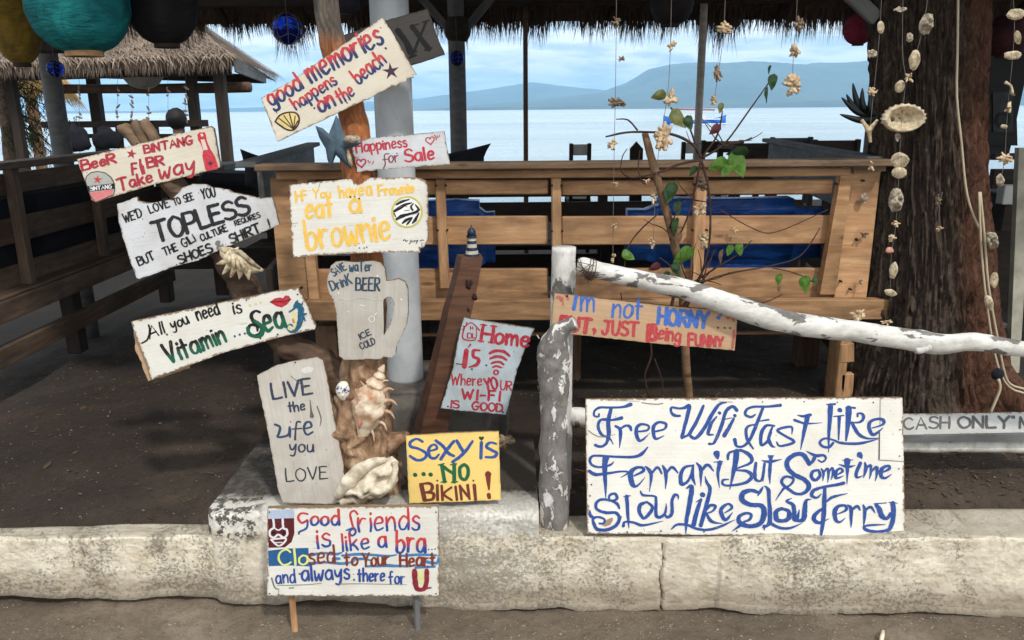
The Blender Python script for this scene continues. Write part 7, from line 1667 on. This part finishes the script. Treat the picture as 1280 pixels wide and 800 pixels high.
def leaf(x, y, r, rot, mt, tilt=0.0, Y=None, parent=None, curl=.25, name='leaf'):
    Y = Y or VY-.03; s2 = sc_(Y)*r; c = P(x, y, Y); vs = []; fs = []; nu, nv = 9, 7
    for i in range(nu):
        u = i/(nu-1)
        hw = (math.sin(math.pi*(u**.62)))**.8*.82*(1-.15*u) if 0 < u < 1 else 0.0
        for j in range(nv):
            w2 = (j/(nv-1))*2-1; X = w2*hw; Z = -(u*2-1)*1.05 + (abs(w2)**2)*.32*(1-u)*(1 if u < .45 else .3); Yd = curl*(abs(w2)**1.5)*hw+curl*(u-.5)**2 + .06*math.sin(u*9+abs(w2)*4)
            q = Vector((X*s2, Yd*s2, Z*s2)); q = Matrix.Rotation(tilt, 3, 'Z') @ q; q = Matrix.Rotation(rot, 3, 'Y') @ q; vs.append(c+q)
    for i in range(nu-1):
        for j in range(nv-1): a = i*nv+j; fs.append((a, a+1, a+nv+1, a+nv))
    st_ = len(vs); vs += [v + Vector((0, .0007, 0)) for v in vs]; fs += [tuple(i+st_ for i in f[::-1]) for f in fs[:]]
    return obj(name, vs, fs, mt, parent or vn, smooth=True)
for q in ((925, 207, 17, -.35, 'leaf', .3), (908, 212, 11, .5, 'leaf', -.4), (896, 207, 12, 1.2, 'leaf', .2), (920, 192, 13, 1.5, 'leafdark', .7), (850, 150, 13, -.7, 'leafold', .3), (862, 155, 9, -.3, 'leafdark', .2), (822, 120, 9, 1.3, 'leafold', .2), (901, 136, 6, .2, 'leafold', .3),
          (893, 163, 8, .9, 'leafred', .2), (838, 243, 13, .3, 'leafdark', .3), (848, 262, 9, 0, 'leafdark', .5), (845, 285, 11, .1, 'leafdark', .8), (853, 321, 14, 1.0, 'leaf', .2), (848, 300, 8, .2, 'leafbrown', .4), (846, 338, 9, -.3, 'leafdark', .2), (912, 314, 7, .4, 'leaf', .1),
          (925, 313, 8, -.2, 'leaf', .1), (902, 322, 9, .1, 'leafbrown', .9), (787, 320, 9, -1.0, 'leaf', .4), (798, 391, 9, .2, 'leafdark', .2), (974, 351, 8, .1, 'leaf', .4), (1007, 357, 11, -.1, 'leaf', .1), (1020, 352, 6, -.3, 'leafdark', .4), (974, 362, 4, 0, 'leafbrown', .2),
          (966, 104, 9, .1, 'leafdark', .2), (962, 88, 5, .2, 'leafdark', .8), (959, 120, 9, 0, 'leafdark', 1.0), (822, 400, 6, .2, 'leafbrown', .8), (866, 215, 7, .6, 'leafdark', .4), (817, 335, 8, 1.2, 'leafred', .3), (832, 345, 6, .8, 'leafdark', .3)):
    leaf(q[0], q[1], q[2]*.88, q[3], M[q[4]], q[5])
rt = random.Random(21)
for k in range(26):
    b0 = rt.choice([(876, 198), (868, 250), (862, 360), (880, 350), (850, 372), (905, 182), (835, 290)]); a_ = rt.uniform(-2.6, .3); l_ = rt.uniform(18, 62); q = [(b0[0], b0[1], .9)]
    for j in range(1, 4): a_ += rt.uniform(-.35, .35); q.append((q[-1][0]+math.cos(a_)*l_/3, q[-1][1]+math.sin(a_)*l_/3, .9-.17*j))
    limb('twig', [tuple(P(x, y, VY-.03+rt.uniform(-.05, .05)))+(r*sc_(VY),) for x, y, r in q], M['twig'], vn, seg=5, sub=3, rough=.3, rscale=50)

# ---- lanterns and glass floats
def lantern_mat(name, a, b_, rib=60, trans=.25):
    mt, t, b = newmat(name); v = coords(t, 'Object'); n_ = noise_(t, v, 9, 7, .65, 1.2); n3 = noise_(t, coords(t, 'Object', (1, 1, 4)), 26, 4, .6)
    col = ramp_(t, n_, [(.34, b_), (.62, a)]); lk(t, col, b.inputs['Base Color']); b.inputs['Roughness'].default_value = .75
    tl = t.nodes.new('ShaderNodeBsdfTranslucent'); lk(t, col, tl.inputs[0]); mm_ = t.nodes.new('ShaderNodeMixShader'); mm_.inputs[0].default_value = trans
    lk(t, b.outputs[0], mm_.inputs[1]); lk(t, tl.outputs[0], mm_.inputs[2]); lk(t, mm_.outputs[0], t.nodes['Material Output'].inputs[0])
    bump_(t, b, math_(t, 'ADD', n_, n3), .8, .012); return mt
def lantern(label, x, y, rx, ry, Y, mt, ring_mt, group=None, ribs=14, ringr=.36, lobes=0, name='paper_lantern', cordtop=2.3, rings=True):
    s2 = sc_(Y, x, y)*.97; c = P(x, y, Y); t_ = thing(name, label, 'lantern', (c.x, c.y, c.z-ry*s2), group); prof = []
    n = ribs*4
    for i in range(n+1):
        ph = math.pi*(.10+.80*i/n) if rings else math.pi*(.02+.96*i/n)
        r = math.sin(ph)**.85*rx*s2*(1-.018*(.5+.5*math.cos(i*math.pi/2))); prof.append((r, -math.cos(ph)*ry*s2))
    vs, fs = lathe_data(c, prof, 48, (0, 0, 1)); fs = fs[:-2]
    vs = [Vector((c.x+(v.x-c.x)*(1+(lobes and .06*math.cos(lobes*math.atan2(v.y-c.y, v.x-c.x)))), c.y+(v.y-c.y)*(1+(lobes and .06*math.cos(lobes*math.atan2(v.y-c.y, v.x-c.x)))), v.z))*1.0 + Vector((.006*noise.noise(v*11), 0, .004*noise.noise(v*13)))*(rx*s2/.17) for v in vs]
    obj('shade', vs, fs, mt, t_, smooth=True)
    if rings:
        rb = prof[0][0]*1.02; zb = c.z+prof[0][1]; h = ry*s2*.13
        for z0, nm in ((zb-h*.8, 'bottom_ring'), (c.z-prof[0][1]-h*.2, 'top_ring')):
            vs, fs = lathe_data((c.x, c.y, z0), [(rb, 0), (rb, h), (rb*.93, h), (rb*.93, 0), (rb, 0)], 32); obj(nm, vs, fs[:-2], ring_mt, t_, smooth=False)
    limb('cord', [(c.x, c.y, c.z+ry*s2*.7, .0015), (c.x, c.y, max(cordtop, c.z+ry*s2+.05), .0015)], M['cord'], t_, seg=5)
    return t_
G_L = 'paper lanterns hanging under the thatch'
lantern('big crumpled teal paper lantern with a pale wooden ring, top left', 97, 4, 63, 62, 2.75, lantern_mat('teal_paper', L((40, 158, 160)), L((16, 98, 104)), trans=.3), M['teak_pale'], G_L, 6)
lantern('dull yellow ribbed lantern at the top left corner', 20, 33, 29, 47, 3.1, lantern_mat('yellow_paper', L((150, 122, 40)), L((96, 76, 28)), trans=.1), M['dark_wood'], G_L, 16)
lantern('big black lobed fabric lantern beside the teal one', 203, 6, 43, 50, 2.95, lantern_mat('black_cloth', L((34, 31, 34)), L((18, 17, 19)), trans=.02), M['dark_wood'], G_L, 5, lobes=5)
lantern('pink-red ribbed lantern left of the large trunk', 1074, 36, 19.5, 19.5, 3.4, lantern_mat('pink_paper', L((176, 62, 84)), L((130, 42, 62)), trans=.25), M['dark_wood'], G_L, 9)
lantern('dark round lantern half hidden in the thatch, top middle right', 840, 4, 28, 27, 3.6, lantern_mat('dark_paper', L((52, 47, 46)), L((30, 27, 28)), trans=.02), M['dark_wood'], G_L, 7)
lantern('dark maroon lantern behind the shells at the top right corner', 1258, 45, 29, 26, 3.3, lantern_mat('maroon_paper', L((74, 30, 36)), L((36, 18, 22)), trans=.05), M['dark_wood'], G_L, 9)
lantern('white globe lamp hanging under the far pavilion eave', 177, 84, 27, 27, 9.55, plain_mat('globe_white', L((176, 172, 164)), .5, .12, 6), M['wht'], None, 4, name='globe_lamp', rings=False, cordtop=2.3)
lantern('dark lantern at the top between the blue float and the teal sky, above the driftwood', 432, 2, 18, 16, 3.0, lantern_mat('violet_paper', L((52, 46, 66)), L((30, 26, 38)), trans=.03), M['dark_wood'], G_L, 8)
mt, t, b = newmat('blue_glass'); b.inputs['Base Color'].default_value = (.01, .045, .42, 1); b.inputs['Roughness'].default_value = .06; b.inputs['Transmission Weight'].default_value = .75; b.inputs['IOR'].default_value = 1.12; M['glass'] = mt
def float_(label, x, y, r, Y, net=True):
    s2 = sc_(Y, x, y)*r; c = P(x, y, Y); t_ = thing('glass_float', label, 'glass float', (c.x, c.y, c.z-s2), 'blue glass floats'); vs, fs = blob_data(c, s2, s2, s2, 28, 18, 0); obj('glass', vs, fs, M['glass'], t_, smooth=True)
    if net:
        mb = MB()
        for k in range(4):
            a = math.pi*k/4+.3; pts = []
            for i in range(25): ph = 2*math.pi*i/24; pts.append((c.x+math.sin(ph)*math.cos(a)*s2*1.04, c.y+math.sin(ph)*math.sin(a)*s2*1.04, c.z+math.cos(ph)*s2*1.04, .0016 if r > 12 else .001))
            vs, fs = limb_data(pts, seg=5, sub=1); mb.add(vs, fs)
        for zf in (-.5, .1, .6):
            rr = math.sqrt(1-zf*zf)*s2*1.04; vs, fs = limb_data([(c.x+math.cos(2*math.pi*i/24)*rr, c.y+math.sin(2*math.pi*i/24)*rr, c.z+(zf+.12*math.sin(i*math.pi/3))*s2, .0014 if r > 12 else .001) for i in range(25)], seg=5, sub=1); mb.add(vs, fs)
        mb.build('net', M['cord'], t_, smooth=True)
    limb('cord', [(c.x, c.y, c.z+s2, .0016), (c.x, c.y, c.z+s2+.5, .0016)], M['cord'], t_, seg=5)
float_('large blue glass float in a rope net, left of the good memories board', 359, 36, 18, 3.2)
float_('small blue glass float hanging on the grey post at the left', 69, 86, 10, 3.85)
float_('small dark blue float in front of the round post in the middle', 571, 73, 9, 5.3)

# ---- little strings under the pavilion eave
GLB = ['alone in the gap left of the pavilion middle post', 'just right of the pavilion middle post', 'left of the white globe lamp', 'just right of the white globe lamp', 'above the seated person, second from the right', 'beside the right pavilion post, rightmost']
for k, (x, y0, y1) in enumerate(((99, 102, 158), (147, 113, 150), (165, 113, 160), (186, 112, 150), (210, 110, 136), (232, 110, 145))):
    Y = 9.1; t_ = thing('shell_garland', 'thin dark garland of shell bits '+GLB[k], 'garland', P(x, y1, Y), 'thin garlands under the far pavilion eave')
    cordx([(x, y0-14), (x, y1)], Y, t_, .002); rn2 = random.Random(k); y = y0
    mb = MB()
    while y < y1:
        if rn2.random() < .75:
            p = P(x+rn2.uniform(-1.5, 1.5), y, Y); a = rn2.uniform(0, 3.14); d = Vector((math.cos(a), 0, math.sin(a)))*rn2.uniform(.012, .034); vs, fs = limb_data([tuple(p-d)+(.006,), tuple(p)+(.013,), tuple(p+d)+(.005,)], seg=6, sub=2); mb.add(vs, fs)
        y += rn2.uniform(4, 8)
    mb.build('bits', M['coral_dark'], t_, kind='stuff')
# ---- person at the pavilion rail
M['hair'] = plain_mat('black_hair', L((22, 20, 22)), .6, .3, 60, .4); M['skin'] = plain_mat('brown_skin', L((122, 88, 70)), .6, .1); M['shirt'] = plain_mat('patterned_shirt', L((44, 42, 48)), .9, .0, 34, c2=L((190, 186, 180)))
hp = P(221, 150, 8.6); H = thing('person', 'dark-haired person in a patterned dark shirt sitting with their back turned at the pavilion rail', 'person', (hp.x, 8.6, .3))
def skinned(name, joints, edges, mt, parent, sub=2):
    me = bpy.data.meshes.new(name); off = parent.location; me.from_pydata([tuple(Vector(j[:3])-off) for j in joints], edges, []); o = bpy.data.objects.new(name, me); COL.objects.link(o); o.parent = parent
    md = o.modifiers.new('skin', 'SKIN'); sv = me.skin_vertices[0].data if me.skin_vertices else None
    if sv is None:
        bm = bmesh.new(); bm.from_mesh(me); bm.verts.layers.skin.verify(); bm.to_mesh(me); bm.free(); sv = me.skin_vertices[0].data
    for i, j in enumerate(joints): sv[i].radius = (j[3], j[4] if len(j) > 4 else j[3]); sv[i].use_root = (i == 0)
    s = o.modifiers.new('sub', 'SUBSURF'); s.levels = sub; s.render_levels = sub; me.materials.append(mt); return o
x0 = hp.x; z0 = hp.z; yy = 8.6
J = [(x0, yy, z0-.72, .14, .11), (x0, yy, z0-.50, .13, .10), (x0, yy, z0-.28, .15, .10), (x0, yy, z0-.16, .06), (x0, yy, z0-.10, .055),
     (x0-.17, yy, z0-.24, .055), (x0-.22, yy+.02, z0-.48, .045), (x0-.16, yy+.20, z0-.62, .036), (x0+.17, yy, z0-.24, .055), (x0+.22, yy+.02, z0-.48, .045), (x0+.16, yy+.20, z0-.62, .036),
     (x0-.09, yy+.30, z0-.74, .08), (x0-.09, yy+.40, z0-1.05, .055), (x0+.09, yy+.30, z0-.74, .08), (x0+.09, yy+.40, z0-1.05, .055)]
skinned('body', J, [(0, 1), (1, 2), (2, 3), (3, 4), (2, 5), (5, 6), (6, 7), (2, 8), (8, 9), (9, 10), (0, 11), (11, 12), (0, 13), (13, 14)], M['shirt'], H)
vs, fs = blob_data((x0, yy+.01, z0-.005), .085, .10, .115, 18, 12, 0); obj('head', vs, fs, M['skin'], H, smooth=True)
limb('neck', [(x0, yy, z0-.20, .052), (x0, yy, z0-.06, .05)], M['skin'], H, seg=14)
vs, fs = blob_data((x0, yy-.01, z0+.012), .105, .108, .112, 22, 14, .06, 4); obj('hair', vs, fs, M['hair'], H, smooth=True)
for sx in (-1, 1): vs, fs = blob_data((x0+sx*.098, yy+.005, z0-.02), .014, .016, .026, 10, 8, 0); obj('ear', vs, fs, M['skin'], H, smooth=True)
o = thing('wooden_stool', 'dark wooden stool under the person at the pavilion rail', 'stool', (x0, 8.75, .25))
beam('seat', (x0-.2, 8.75, z0-.86), (x0+.2, 8.75, z0-.86), .5, .05, M['dark_wood'], o)
for sx in (-.17, .17):
    for y in (8.55, 8.95): beam('leg', (x0+sx, y, .2), (x0+sx, y, z0-.885), .04, .04, M['dark_wood'], o, up=(0, 1, 0))

# ---- outrigger boat on the strait
BY = 96.0; bt = thing('outrigger_boat', 'white and blue outrigger boat with a red-edged canopy anchored on the strait', 'boat', P(868, 153, BY))
s2 = BY/FPX; c = P(868, 153, BY); WL = SEA_Z
M['boat_blue'] = plain_mat('boat_blue', L((20, 104, 196)), .4, .1); M['boat_white'] = plain_mat('boat_white', L((224, 228, 230)), .5, .1); M['boat_red'] = plain_mat('boat_red', L((178, 60, 50)), .5, .1)
vs = []; fs = []; nb = 22; sect = 7
for i in range(nb):
    u = i/(nb-1)*2-1; hw = .75*(1-abs(u)**2.4)+.03; sh_ = .55+.55*abs(u)**3; X = c.x+u*38*s2
    for j in range(sect):
        a = math.pi*j/(sect-1); vs.append((X, BY-math.cos(a)*hw, WL-.25+(sh_+.25)*(1-math.sin(a)**.8)))
for i in range(nb-1):
    for j in range(sect-1): a = i*sect+j; fs.append((a, a+sect, a+sect+1, a+1))
for i in range(nb-1): fs.append((i*sect, i*sect+sect-1, (i+1)*sect+sect-1, (i+1)*sect))
obj('hull', vs, fs, M['boat_blue'], bt, smooth=True)
beam('gunwale', (c.x-30*s2, BY-.72, WL+.62), (c.x+30*s2, BY-.72, WL+.62), .12, .14, M['boat_white'], bt)
beam('cabin', (c.x-22*s2, BY, WL+.95), (c.x+12*s2, BY, WL+.95), 1.2, .7, M['boat_white'], bt)
beam('canopy', (c.x-31*s2, BY, WL+1.72), (c.x+22*s2, BY, WL+1.60), 1.6, .10, M['boat_white'], bt)
beam('canopy_edge', (c.x-31*s2, BY-.83, WL+1.78), (c.x+22*s2, BY-.83, WL+1.66), .06, .12, M['boat_red'], bt)
for u in (-30, -18, -6, 6, 20): beam('canopy_post', (c.x+u*s2, BY-.7, WL+.6), (c.x+u*s2, BY-.7, WL+1.66), .05, .05, M['boat_white'], bt, up=(0, 1, 0))
for sy in (-2.2, 2.2): limb('float_pole', [(c.x-34*s2, BY+sy, WL+.10, .07), (c.x, BY+sy, WL+.03, .09), (c.x+34*s2, BY+sy, WL+.12, .07)], M['boat_white'], bt, seg=8)
for u in (-18, 14): beam('outrigger_arm', (c.x+u*s2, BY-2.2, WL+.14), (c.x+u*s2, BY+2.2, WL+.14), .08, .08, M['boat_white'], bt)
HAZE = 0.00024
# ================================================================ AIR
mt = bpy.data.materials.new('sea_haze'); mt.use_nodes = True; t = mt.node_tree; t.nodes.clear()
o_ = t.nodes.new('ShaderNodeOutputMaterial'); v_ = t.nodes.new('ShaderNodeVolumePrincipled')
v_.inputs['Color'].default_value = (.44, .72, 1.0, 1); v_.inputs['Density'].default_value = HAZE; v_.inputs['Anisotropy'].default_value = .2
t.links.new(v_.outputs[0], o_.inputs['Volume'])
vs, fs = box_data(19000, 9200, 292)
hz = obj('haze', [(a, b_+4500, c+140) for a, b_, c in vs], fs, mt, kind='stuff')
